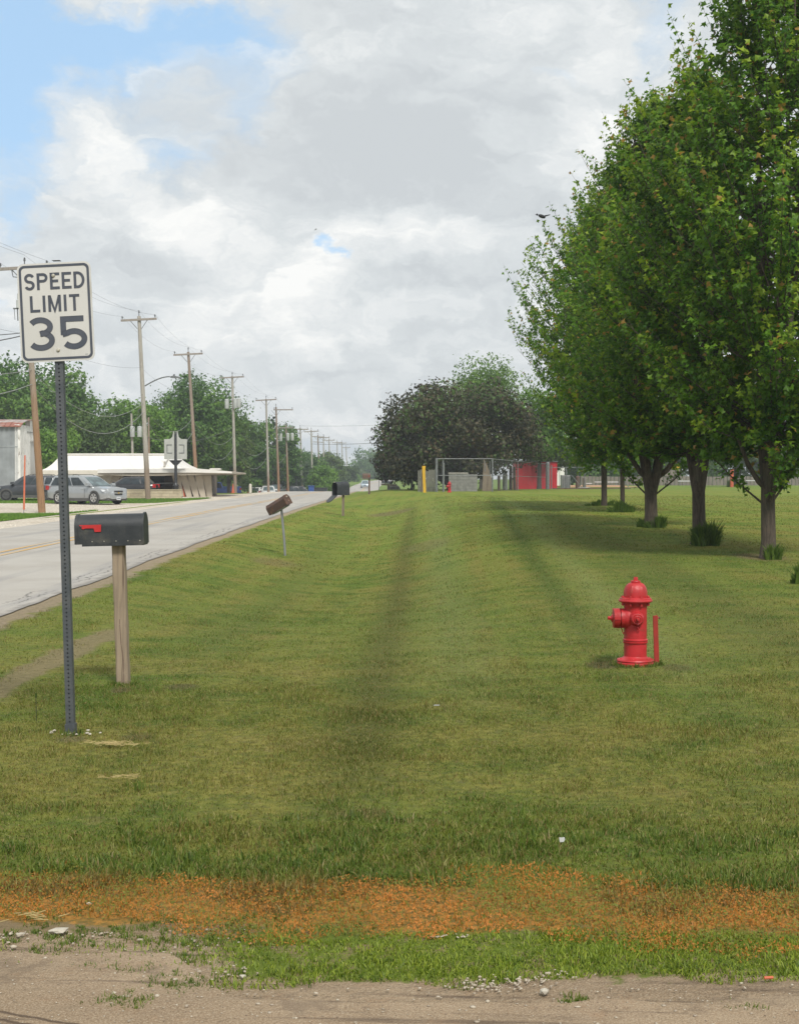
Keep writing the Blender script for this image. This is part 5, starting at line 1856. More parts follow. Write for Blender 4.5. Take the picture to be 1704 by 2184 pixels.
# ------------------------------------------------------------------ yellow post and wire fence
Yp = 90
bx = X(904.5, Yp); gz = zg(bx, Yp)
t = thing('yellow_guy_guard', 'bright yellow guard post with a rusty bar behind it, left of the wire fence', 'marker post', (bx, Yp, gz - .05))
H = Zv(992, Yp) - gz
V = [(-.12, -.05, 0), (.12, -.05, 0), (.12, .06, 0), (-.12, .06, 0)]
MB().prism([(-.05, 0), (.13, 0), (.07, H * .75), (.09, H), (-.13, H), (-.12, H * .8)], -.05, .06, 'Y').build('guard', M['yellow_paint'], t)
MB().tube([(-.17, .1, 0), (-.12, .1, H * .9)], .03, 6).build('rod', M['brown_post'], t)
MB().tube([(0, .2, H * 1.02), (.0, .1, H + .12)], .05, 6).build('guy_grip', M['fence_wood'], t)


def chainlink_mesh(p0, p1, H, cell, rad, z0, z1):
    """woven wire as crossing diagonals, thin four-sided prisms"""
    p0 = Vector(p0); p1 = Vector(p1)
    L = (p1 - p0).length
    d = (p1 - p0) / L
    V, Fc = [], []
    nrm = Vector((-d.y, d.x, 0)).normalized()
    def seg(a, b, off):
        base = len(V)
        t_ = Vector((0, 0, 1)) if abs((b[1] - a[1])) < 1e-6 else None
        for (s, h) in (a, b):
            g = z0 + (z1 - z0) * s / L
            c = p0 + d * s + Vector((0, 0, g + h)) + nrm * off
            for dx, dn in ((-rad, 0), (0, rad), (rad, 0), (0, -rad)):
                V.append(c + d * dx + nrm * dn)
        for k in range(4):
            j = (k + 1) % 4
            Fc.append((base + k, base + j, base + 4 + j, base + 4 + k))
    n = int((L + H) / cell)
    for i in range(n + 1):
        s = i * cell
        # rising to the left
        a = (s, 0.0); b = (s - H, H)
        if a[0] > L: a = (L, s - L)
        if b[0] < 0: b = (0.0, s)
        if a[1] < H and b[1] > 0: seg(a, b, rad)
        s2 = i * cell - H
        a = (s2, 0.0); b = (s2 + H, H)
        if a[0] < 0: a = (0.0, -s2)
        if b[0] > L: b = (L, L - s2)
        if a[1] < H and b[1] > 0 and a[0] < L: seg(a, b, -rad)
    mb = MB(); mb.add(V, Fc)
    return mb


def wire_fence():
    t = thing('wire_fence', 'grey chain link fence with top and middle rails before the purple tree and red shed', 'fence', (0, 0, 0))
    A = (X(931, 95), 95.0); Bc = (X(1050, 95), 95.0); C = (X(1168, 121), 121.0)
    def gz(p): return zg(*p)
    zt = Zv(978.5, 95)
    def post(p, top, r=.045, name='post', m_='galv', lean=0):
        MB().tube([(p[0], p[1], gz(p) - .1), (p[0] + lean, p[1], top)], r, 8).build(name, M[m_], t, True)
    post(A, zt + .06, .085)
    post((X(945, 95.0) - .0, 95.1), zt - .05, .055)
    post(Bc, zt + .03, .05)
    post((X(1104, 107), 107.0), Zv(983, 107) , .05)
    zc = Zv(990, 121)
    for (a, za, b, zb) in ((A, zt, Bc, zt), (Bc, zt, C, zc)):
        MB().tube([(a[0], a[1], za), (b[0], b[1], zb)], .026, 6).build('rail', M['galv'], t)
        MB().tube([(a[0], a[1], za - 1.12), (b[0], b[1], zb - 1.12)], .022, 6).build('rail', M['galv'], t)
    for (a, za, b, zb) in ((A, zt, Bc, zt), (Bc, zt, C, zc)):
        g0, g1 = gz(a), gz(b)
        H = za - g0
        mb = chainlink_mesh((a[0], a[1], 0), (b[0], b[1], 0), H - .05, .11, (.0020 if b is Bc else .0007), g0, g1)
        tag(mb.build('woven_wire', M['galv'], t), kind='stuff')
    # fence going on to the right, lower
    D0 = (X(1168, 121), 121.0); D1 = (X(1400, 124), 124.0)
    n = 6
    for i in range(1, n + 1):
        f = i / n
        p = (D0[0] + (D1[0] - D0[0]) * f, D0[1] + (D1[1] - D0[1]) * f)
        post(p, gz(p) + 1.9, .045)
    MB().tube([(D0[0], D0[1], gz(D0) + 1.85), (D1[0], D1[1], gz(D1) + 1.85)], .025, 6).build('rail', M['galv'], t)
    for (ua, va, ub, vb) in ((1217, 1012, 1246, 1045), (1332, 1025, 1344, 1046), (1233, 1040, 1258, 1040)):
        MB().tube([(X(ua, 121.5), 121.5, Zv(va, 121.5)), (X(ub, 121.5), 121.5, Zv(vb, 121.5))], .035, 6).build('brace', M['galv'], t)
    MB().box(X(1178, 119), X(1345, 119), 119 - .12, 119 + .02, zg(X(1250, 119), 119) - .05, zg(X(1250, 119), 119) + .08).build('kerb_board', M['brown_post'], t)
    mb = chainlink_mesh((D0[0], D0[1], 0), (D1[0], D1[1], 0), 1.8, .16, .0014, gz(D0), gz(D1))
    tag(mb.build('woven_wire', M['galv'], t), kind='stuff')


wire_fence()
# big round-topped end post, and timber posts by the gate
def simple_post(u, v_top, Y, r, m_, label, name='fence_post', cat='post', lean=0.0, top_round=True):
    b = X(u, Y); g = zg(b, Y)
    t = thing(name, label, cat, (b, Y, g - .05))
    H = Zv(v_top, Y) - g
    MB().tube([(0, 0, 0), (lean, 0, H * .5), (lean * 2, 0, H - r * .7)], r, 12).build('shaft', m_, t, True)
    MB().lathe([(r * 1.04, -.02), (r, .03), (r * .75, r * .5), (r * .35, r * .8), (0, r * .9)], 12, Matrix.Translation((lean * 2, 0, H - r * .7))).build('cap', m_, t, True)
    return t


simple_post(1168, 984, 117.5, .17, M['galv'], 'stout grey round topped post at the right end of the wire fence')
simple_post(1176, 991, 118, .05, M['galv'], 'thin grey pipe just right of the stout round topped post')
simple_post(1099, 994, 112, .11, M['post_wood_dark'], 'leaning grey timber post at the left edge of the red shed', lean=-.05)
simple_post(1089, 993, 114, .13, M['brown_post'], 'dark brown timber post left of the red shed')
simple_post(1077, 1008, 113, .20, M['peeling'], 'thick pale peeling tank or post between brown timbers')
simple_post(945.5, 985, 97, .075, M['alu'], 'bright grey pipe standing inside the left end of the wire fence')
for (u, v, Yz, r, lb) in ((1064, 1012, 106, .10, 'low brown post left of the thick pale post'), (1232, 1014, 125, .2, 'brown upright by the grey storage box'), (1246, 1016, 126, .16, 'pale brown upright right of the grey storage box')):
    simple_post(u, v, Yz, r, M['brown_post'] if 'pale' not in lb or 'thick' in lb else M['tan_wall'], lb)
b = X(1035, 101); g = zg(b, 101)
t = thing('gate_panel', 'narrow weathered gate panel leaning behind the wire fence under the purple tree', 'gate', (b, 101, g))
MB().prism([(-.22, 0), (.5, 0), (.42, 1.15), (.1, 1.9), (-.1, 2.3), (-.16, 1.4)], 0, .05, 'Y').build('board', M['post_wood_dark'], t)
MB().tube([(-.02, -.05, 1.4), (-.02, -.05, 2.15), (.32, -.05, 2.15), (.32, -.05, 1.2)], .03, 6).build('frame', M['galv'], t)
b = X(1562, 132); g = zg(b, 132)
t = thing('orange_post', 'orange painted post beside the dark distant trunk on the right', 'post', (X(1560.5, 130), 130, zg(b, 130)))
MB().tube([(0, 0, 0), (0, 0, 1.65)], .16, 8).build('shaft', M['orange'], t)

# ------------------------------------------------------------------ small litter near the viewer
x_, y_, z_ = ground_at(1201, 1813)
mb = MB(); mb.prism([(-.011, -.001), (.006, .0), (.012, .010), (.010, .021), (-.002, .019), (-.013, .020)], -.0008, .0008, 'Y', Matrix.Rotation(R(-28), 4, 'X'))
tag(mb.build('paper_scrap', M['paper']), 'torn white paper scrap caught upright in the near lawn', 'litter').location = (x_, y_, z_ + .025)
x_, y_, z_ = ground_at(120, 2003)
rock(x_, y_, .026, 'flat pale limestone, largest stone on the dirt at the lower left', sx=1.35, sy=.8, sz=.32, dz=.006)
x_, y_, z_ = ground_at(38, 2008)
rock(x_, y_, .013, 'small pale stone at the far left edge of the dirt')
x_, y_, z_ = ground_at(186, 1941)
rock(x_, y_, .010, 'small white stone in the sprayed orange weeds on the left')
x_, y_, z_ = ground_at(1163, 2133)
rock(x_, y_, .016, 'tan pebble alone on the dirt right of the gravel patch', sx=1.2, sz=.7)
x_, y_, z_ = ground_at(515, 2098)
rock(x_, y_, .009, 'rounded white pebble below the green verge')
x_, y_, z_ = ground_at(1645, 2106)
mb = MB(); mb.tube([(-.014, 0, .005), (.014, .002, .006)], .0048, 8)
tag(mb.build('cigarette_end', M['orange']), 'orange brown stub lying on the dirt at the lower right', 'litter').location = (x_, y_, z_ + .012)
x_, y_, z_ = ground_at(931, 1519)
tag(MB().prism([(-.02, -.01), (.018, -.012), (.022, .012), (-.012, .015)], 0, .003, 'Z').build('paper_scrap', M['paper']), 'tiny white scrap in the middle of the lawn', 'litter').location = (x_, y_, z_ + .04)
x_, y_, z_ = ground_at(75, 1540)
t = thing('wire_flag', 'thin dark stem with a small green tip left of the sign post', 'marker', (x_, y_, z_))
MB().tube([(0, 0, 0), (-.002, 0, .17)], .0022, 5).build('stem', M['black_gloss'], t)
MB().box(-.006, .004, -.001, .001, .155, .185).build('tip', M['weed'], t)
# birds
x_, y_, z_ = X(675, 160), 160, Zv(490, 160)
mb = MB()
mb.add([(0, -.3, 0), (.06, 0, .03), (0, .35, 0), (-.06, 0, .03), (.18, -.05, .62), (.10, .12, .25), (-.34, -.05, -.30), (-.2, .14, -.12), (0, 0, -.06)],
       [(0, 1, 8), (1, 2, 8), (2, 3, 8), (3, 0, 8), (0, 1, 2, 3), (1, 4, 5), (1, 5, 2), (3, 6, 7), (3, 7, 2)])
o = mb.build('bird', M['black_gloss']); o.location = (x_, y_, z_)
tag(o, 'small dark bird flying high over the road', 'bird')



# ------------------------------------------------------------------ vehicles
def wheel(t, x_, side, w, r, rim, spokes=6, name='wheel'):
    """side -1 / +1 : right / left. Axle along Y"""
    Mx = Matrix.Translation((x_, side * w, r)) @ Matrix.Rotation(R(-90 * side), 4, 'X')
    o = MB().lathe([(r * .55, -.20), (r * .92, -.21), (r, -.17), (r, -.03), (r * .93, .012), (r * .70, .014), (r * .66, -.015), (0, -.03)], 28, Mx).build(name, M['tyre'], t, True)
    rm = MB()
    rm.lathe([(r * .66, -.014), (r * .665, .012), (r * .61, .012), (r * .58, -.012), (r * .58, -.02)], 28, Mx)
    for k in range(spokes):
        a = 2 * PI * k / spokes
        Ms = Mx @ Matrix.Rotation(a, 4, 'Z')
        rm.add([Ms @ Vector(q) for q in ((r * .08, -r * .07, .008), (r * .60, -r * .10, .004), (r * .60, r * .10, .004), (r * .08, r * .07, .008), (r * .6, -r * .10, -.02), (r * .6, r * .10, -.02))],
               [(0, 1, 2, 3), (1, 4, 5, 2)])
    rm.lathe([(r * .16, -.01), (r * .16, .012), (r * .10, .018), (0, .018)], 12, Mx)
    rm.build('rim', M[rim], o)
    return o


def loft(rings, closed_ends=True):
    n = len(rings[0])
    V = [p for r_ in rings for p in r_]
    Fc = []
    for i in range(len(rings) - 1):
        for k in range(n):
            j = (k + 1) % n
            Fc.append((i * n + k, i * n + j, (i + 1) * n + j, (i + 1) * n + k))
    if closed_ends:
        Fc.append(tuple(range(n - 1, -1, -1)))
        Fc.append(tuple((len(rings) - 1) * n + k for k in range(n)))
    mb = MB(); mb.add(V, Fc)
    return mb


def car(name, label, cat, x_, y_, heading, L, W, H, paint, belt, hood, cab, wb, r=.36, clad=True, rim='rim', bed=None, rack=True, plate=True, lights='both', group=None, z=None, nose=None, glass='car_glass', spokes=6):
    """x forward. cab = (rear bottom, rear top, front top, front bottom) in x;
    hood = list of (x, z_top, half width factor) describing the lower body from tail to nose"""
    z = zg(x_, y_) + .02 if z is None else z
    t = thing(name, label, cat, (x_, y_, z), rz=heading, group=group)
    hw = W / 2
    rings = []
    gc = .24
    for (xx, zt, fw) in hood:
        w = hw * fw
        zb = gc if abs(xx) < L / 2 - .35 else gc + .08
        zm = zb + (zt - zb) * .45
        ring = [(xx, -w * .82, zb), (xx, -w * .97, zb + .06), (xx, -w, zm), (xx, -w * .985, zt - .12), (xx, -w * .93, zt - .03), (xx, -w * .6, zt + .015), (xx, 0, zt + .03),
                (xx, w * .6, zt + .015), (xx, w * .93, zt - .03), (xx, w * .985, zt - .12), (xx, w, zm), (xx, w * .97, zb + .06), (xx, w * .82, zb)]
        rings.append(ring)
    loft(rings).build('body', M[paint], t, True)
    # cabin
    xb0, xt0, xt1, xb1 = cab
    wb_, wt = hw * .945, hw * .76
    def ringz(zz, a, b, w):
        f = .10
        return [(a, -w * .92, zz), (a + f, -w, zz), ((a + b) / 2, -w * 1.0, zz), (b - f, -w, zz), (b, -w * .86, zz), (b + .05, 0, zz), (b, w * .86, zz), (b - f, w, zz), ((a + b) / 2, w, zz), (a + f, w, zz), (a, w * .92, zz), (a - .04, 0, zz)]
    zt = H
    gm_ = .5 * (zt - belt) / (zt - .08 - belt)
    cabin = [ringz(belt - .03, xb0, xb1, wb_), ringz(belt + (zt - belt) * .5, xb0 + (xt0 - xb0) * gm_, xb1 + (xt1 - xb1) * gm_, wb_ + (wt - wb_) * gm_ + .004), ringz(zt - .08, xt0, xt1, wt), ringz(zt - .02, xt0 + .12, xt1 - .16, wt * .92), ringz(zt, xt0 + .4, xt1 - .5, wt * .7)]
    loft(cabin).build('roof', M[paint], t, True)
    # side windows: quads lying on the cabin side, slightly proud
    def side_pt(xf, zf_, sg):
        """xf 0..1 along, zf 0..1 up the glass"""
        za = belt + .03; zb = zt - .14
        zz = za + (zb - za) * zf_
        g = (zz - belt) / (zt - .08 - belt)
        a = xb0 + (xt0 - xb0) * g; b = xb1 + (xt1 - xb1) * g
        w = (wb_ + (wt - wb_) * g)
        return Vector((a + (b - a) * xf, sg * (w + .008 + .012 * math.sin(g * PI)), zz))
    Lc = max(xb1 - xb0, 1)
    cuts = [.07, .27, .30, .56, .585, .86] if Lc > 2.6 else [.10, .52, .55, .86]
    for sg in (-1, 1):
        for a, b in zip(cuts[0::2], cuts[1::2]):
            P = [side_pt(a, 0, sg), side_pt(b, 0, sg), side_pt(b, .5, sg), side_pt(b - .01, 1, sg), side_pt(a + .01, 1, sg), side_pt(a, .5, sg)]
            # give the pane some thickness
            Q = [p - Vector((0, sg * .02, 0)) for p in P]
            mb = MB(); mb.add(P + Q, [(0, 1, 2, 5), (5, 2, 3, 4), (6, 11, 8, 7), (11, 10, 9, 8), (0, 6, 7, 1), (1, 7, 8, 2), (2, 8, 9, 3), (3, 9, 10, 4), (4, 10, 11, 5), (5, 11, 6, 0)])
            mb.build('window', M[glass], t)
    # windscreen and rear glass
    for nm, xa, xb_, sgn, m_ in (('windscreen', xb1, xt1, 1, 'windscreen'), ('rear_window', xb0, xt0, -1, glass)):
        g0, g1 = .06, .93
        za, zb = belt + .02, zt - .12
        a = xa + (xb_ - xa) * g0 + sgn * .03; b = xa + (xb_ - xa) * g1 + sgn * .03
        wa, wb2 = wb_ * .80, wt * .80
        P = [(a, -wa, za), (a + sgn * .05, 0, za), (a, wa, za), (b, wb2, zb), (b + sgn * .05, 0, zb), (b, -wb2, zb)]
        Q = [(p[0] - sgn * .03, p[1], p[2] - .02) for p in P]
        mb = MB(); mb.add(P + Q, [(0, 1, 4, 5), (1, 2, 3, 4), (6, 11, 10, 7), (7, 10, 9, 8), (0, 6, 7, 1), (1, 7, 8, 2), (2, 8, 9, 3), (3, 9, 10, 4), (4, 10, 11, 5), (5, 11, 6, 0)])
        mb.build(nm, M[m_], t)
    # wheels and arches
    xr, xf = wb
    for xx in (xr, xf):
        for sg in (-1, 1):
            MB().lathe([(0, -.02), (r * 1.16, -.02), (r * 1.16, .006), (0, .006)], 26, Matrix.Translation((xx, sg * (hw * .992), r * 1.02)) @ Matrix.Rotation(R(-90 * sg), 4, 'X')).build('wheel_arch', M['cladding'] if clad else M['tyre'], t)
            wheel(t, xx, sg, hw + .012, r, rim, spokes)
    if clad:
        for sg in (-1, 1):
            MB().box(xr + r * 1.1, xf - r * 1.1, sg * hw - (.06 if sg > 0 else .015), sg * hw + (.015 if sg > 0 else .06), gc - .06, gc + .13).build('sill', M['cladding'], t)
    nx_ = L / 2
    if clad:
        MB().box(nx_ - .5, nx_ - .06, -hw * .80, hw * .80, gc - .02, gc + .14, b=.02).build('front_bumper', M['cladding'], t)
        MB().box(-nx_ + .02, -nx_ + .4, -hw * .84, hw * .84, gc - .02, gc + .22, b=.02).build('rear_bumper', M['cladding'], t)
    # door seams
    for sg in (-1, 1):
        for xs in ((cab[0] + cab[3]) / 2 - .05, cab[3] - .55):
            MB().box(xs - .006, xs + .006, sg * hw * .998 - .004, sg * hw * .998 + .004, gc + .15, belt - .14).build('door_seam', M['tyre'], t)
            MB().box(xs - .28, xs - .10, sg * (hw * .99) - .015, sg * (hw * .99) + .015, belt - .22, belt - .18).build('door_handle', M[paint], t)
        MB().prism([(cab[3] - .30, belt + .02), (cab[3] - .08, belt + .02), (cab[3] - .1, belt + .17), (cab[3] - .26, belt + .18)], sg * (hw + .02) if sg < 0 else hw * .93, sg * (hw * .93) if sg < 0 else hw + .20, 'Y').build('mirror', M[paint], t) if sg > 0 else \
            MB().prism([(cab[3] - .30, belt + .02), (cab[3] - .08, belt + .02), (cab[3] - .1, belt + .17), (cab[3] - .26, belt + .18)], -hw - .20, -hw * .93, 'Y').build('mirror', M[paint], t)
    if rack:
        for sg in (-1, 1):
            MB().tube([(xt0 + .15, sg * wt * .86, zt - .03), (xt0 + .3, sg * wt * .86, zt + .05), (xt1 - .55, sg * wt * .86, zt + .055), (xt1 - .3, sg * wt * .86, zt - .03)], .02, 5).build('roof_rail', M['cladding'], t)
    # front
    zn = hood[-2][1]
    if nose == 'split_grille':
        for (za, zb, ww) in ((zn - .27, zn - .16, .36), (zn - .44, zn - .325, .33)):
            MB().prism([(-ww, za + .02), (-ww * .8, za), (ww * .8, za), (ww, za + .02), (ww, zb), (-ww, zb)], nx_ - .05, nx_ + .012, 'X').build('grille', M['tyre'], t)
        MB().box(nx_ - .04, nx_ + .018, -.36, .36, zn - .325, zn - .27).build('grille_bar', M['chrome'], t)
        MB().prism([(-.07, zn - .31), (-.02, zn - .31), (-.02, zn - .325), (.02, zn - .325), (.02, zn - .31), (.07, zn - .31), (.06, zn - .285), (.02, zn - .285), (.02, zn - .27), (-.02, zn - .27), (-.02, zn - .285), (-.06, zn - .285)], nx_ + .018, nx_ + .026, 'X').build('emblem', M['yellow_paint'], t)
    else:
        MB().box(nx_ - .05, nx_ + .01, -.4, .4, zn - .35, zn - .2).build('grille', M['tyre'], t)
    for sg in (-1, 1):
        ya, yb = sg * hw * .50, sg * hw * .90
        y0, y1 = min(ya, yb), max(ya, yb)
        P = [(nx_ - .02, sg * hw * .46, zn - .18), (nx_ - .10, sg * hw * .76, zn - .13), (nx_ - .52, sg * hw * 1.0, zn - .08), (nx_ - .38, sg * hw * 1.0, zn - .22), (nx_ - .07, sg * hw * .76, zn - .32), (nx_ + .0, sg * hw * .50, zn - .30)]
        Q = [(p[0] + .02, p[1] + sg * .012, p[2]) for p in P]
        mb = MB(); mb.add(P + Q, [(6, 7, 8, 9), (6, 9, 10, 11), (0, 6, 11, 5), (0, 1, 7, 6), (1, 2, 8, 7), (2, 3, 9, 8), (3, 4, 10, 9), (4, 5, 11, 10)])
        mb.build('headlight', M['lamp_clear'], t)
        MB().lathe([(.07, -.02), (.07, .015), (.03, .022), (0, .022)], 10, Matrix.Translation((nx_ - .05, sg * hw * .70, gc + .22)) @ Matrix.Rotation(R(90), 4, 'Y')).build('fog_lamp', M['lamp_clear'], t)
        MB().box(-nx_ - .01, -nx_ + .22, min(sg * hw * .82, sg * hw * 1.005), max(sg * hw * .82, sg * hw * 1.005), belt - .24, belt + .02, b=.015).build('tail_light', M['lamp_red'], t)
    if plate:
        pl = MB().box(nx_ - .02, nx_ + .03, -.16, .16, gc + .02, gc + .20).build('licence_plate', M['plate'], t)
        for k in range(6):
            MB().box(nx_ + .03, nx_ + .033, -.125 + k * .043, -.095 + k * .043, gc + .08, gc + .145).build('plate_character', M['sign_black'], pl)
        MB().box(-nx_ - .02, -nx_ + .02, -.16, .16, gc + .25, gc + .42).build('licence_plate', M['plate'], t)
    if bed:
        xa, xb2, zr = bed
        for sg in (-1, 1):
            MB().box(xa, xb2, min(sg * hw * .9, sg * hw), max(sg * hw * .9, sg * hw), belt - .15, zr, b=.02).build('bed_side', M[paint], t)
        MB().box(xa - .03, xa + .05, -hw * .92, hw * .92, gc + .25, zr, b=.02).build('tailgate', M[paint], t)
        MB().box(xa - .14, xa + .0, -hw * .9, hw * .9, gc + .05, gc + .22, b=.03).build('rear_bumper', M['chrome'], t)
    return t


def suv_hood(L, belt, hoodz, nosez):
    n = L / 2
    return [(-n, belt - .32, .78), (-n + .04, belt - .06, .90), (-n + .25, belt, .985), (-n + .8, belt, 1.0), (0, belt - .01, 1.0), (n - 1.35, belt - .03, 1.0), (n - .9, hoodz, .99), (n - .45, hoodz - .07, .955), (n - .12, nosez, .86), (n, nosez - .16, .72)]


# silver SUV, three-quarter front
sil = car('parked_car', 'silver SUV with dark lower cladding and black split grille, parked on the gravel', 'car', X(187, 86.5), 86.5, R(-33), 5.2, 1.99, 1.76, 'silver', 1.10, suv_hood(5.2, 1.10, 1.06, .98),
          (-2.50, -2.15, .30, 1.28), (-1.50, 1.52), .385, nose='split_grille', group='cars parked across the road')
drk = car('parked_car', 'charcoal grey SUV parked side on in front of the old barn', 'car', X(61, 94), 94, R(180 + 3), 4.25, 1.85, 1.68, 'charcoal', 1.06, suv_hood(4.25, 1.06, 1.03, .94),
          (-2.06, -1.86, .28, 1.05), (-1.30, 1.28), .37, rim='rim_dark', plate=False, group='cars parked across the road')
# black car hidden behind the nose of the silver one
car('parked_car', 'black car with a small round lamp, seen behind the nose of the silver SUV', 'car', X(272, 103), 103, R(180), 4.4, 1.8, 1.5, 'black_car', .95, suv_hood(4.4, .95, .9, .8),
    (-2.0, -1.5, .2, 1.0), (-1.35, 1.35), .33, clad=False, rack=False, plate=False, group='cars parked across the road')
# blue pickup, tail to the right
blu = car('pickup_truck', 'bright blue pickup with red tail lamp, cab hidden in the shade of the canopy', 'pickup', X(462, 170), 170, R(180 + 28), 5.6, 2.0, 1.85, 'blue_car', 1.12,
          [(-2.8, .9, .85), (-2.72, 1.1, .97), (-1.0, 1.1, 1.0), (1.0, 1.12, 1.0), (1.6, 1.12, 1.0), (2.4, 1.04, .97), (2.75, .95, .86), (2.8, .8, .8)],
          (-.55, -.35, .9, 1.55), (-1.75, 1.85), .39, clad=False, rack=False, plate=False, bed=(-2.8, -.6, 1.32), z=-.20)
# dark pickup in the dip
car('pickup_truck', 'black pickup crossing behind the crest beside the blue bin', 'pickup', X(637, 190), 190, R(12), 5.8, 2.0, 1.9, 'black_car', 1.12,
    [(-2.9, .9, .85), (-2.8, 1.1, .97), (-1.0, 1.1, 1.0), (1.0, 1.12, 1.0), (1.7, 1.12, 1.0), (2.5, 1.04, .97), (2.85, .95, .86), (2.9, .8, .8)],
    (-1.6, -1.35, .6, 1.35), (-1.85, 1.9), .39, clad=False, rack=False, plate=False, bed=(-2.9, -1.7, 1.3), z=-.78)
# white cars nose to tail in the dip
car('parked_car', 'white hatchback showing its rear window above the crest, left of its white neighbour', 'car', X(556, 186), 186, R(70), 4.2, 1.75, 1.48, 'white_car', .95, suv_hood(4.2, .95, .9, .8),
    (-2.0, -1.6, .2, 1.0), (-1.3, 1.3), .33, clad=False, rack=False, plate=False, z=-.50, group='cars beyond the crest')
car('parked_car', 'white SUV facing the viewer above the crest with its mirror showing', 'car', X(572, 183), 183, R(-82), 4.6, 1.88, 1.62, 'white_car', 1.02, suv_hood(4.6, 1.02, .98, .88),
    (-2.2, -1.9, .2, 1.05), (-1.4, 1.4), .35, clad=False, rack=False, plate=False, z=-.45, group='cars beyond the crest')
car('parked_car', 'dark car beside the white SUV at the foot of the brown pole', 'car', X(589, 192), 192, R(-100), 4.7, 1.9, 1.7, 'charcoal', 1.02, suv_hood(4.7, 1.02, .98, .88),
    (-2.2, -1.9, .2, 1.05), (-1.4, 1.4), .35, clad=False, rack=False, plate=False, z=-.30, group='cars beyond the crest')
# approaching van on the far side of the dip
car('approaching_car', 'pale blue minivan coming down the far side of the dip', 'car', X(779, 320), 320, R(-90), 4.9, 1.9, 1.72, 'paleblue_car', 1.0, suv_hood(4.9, 1.0, .95, .8),
    (-2.4, -2.2, .5, 1.5), (-1.5, 1.5), .35, clad=False, rack=False, plate=False)

# ------------------------------------------------------------------ trees
def leaf_faces(C, N, size, drop=0.0, bend=.25, aspect=.85):
    """leaf-shaped faces (six-pointed, folded along the midrib) at C with outward normals N, sizes size"""
    n = len(C)
    A = rng.normal(size=(n, 3))
    A[:, 2] -= drop
    A -= (A * N).sum(1, keepdims=True) * N
    A /= np.linalg.norm(A, axis=1, keepdims=True) + 1e-9
    B = np.cross(N, A)
    s = size[:, None]
    fold = N * s * bend * .5
    # midrib base, tip; left wing, right wing, side lobes
    p0 = C - A * s * .45
    p3 = C + A * s * .60
    p1 = C + A * s * .10 + B * s * .62 * aspect - fold
    p2 = C + A * s * .16 + B * s * .20 * aspect - fold * .3
    p5 = C + A * s * .10 - B * s * .62 * aspect - fold
    p4 = C + A * s * .16 - B * s * .20 * aspect - fold * .3
    V = np.stack([p0, p1, p2, p3, p4, p5], 1).reshape(-1, 3)
    b = (np.arange(n) * 6)[:, None]
    Fq = np.concatenate([b + np.array([[0, 1, 2, 3]]), b + np.array([[0, 3, 4, 5]])], 0)
    return V, Fq


TWIGS = []


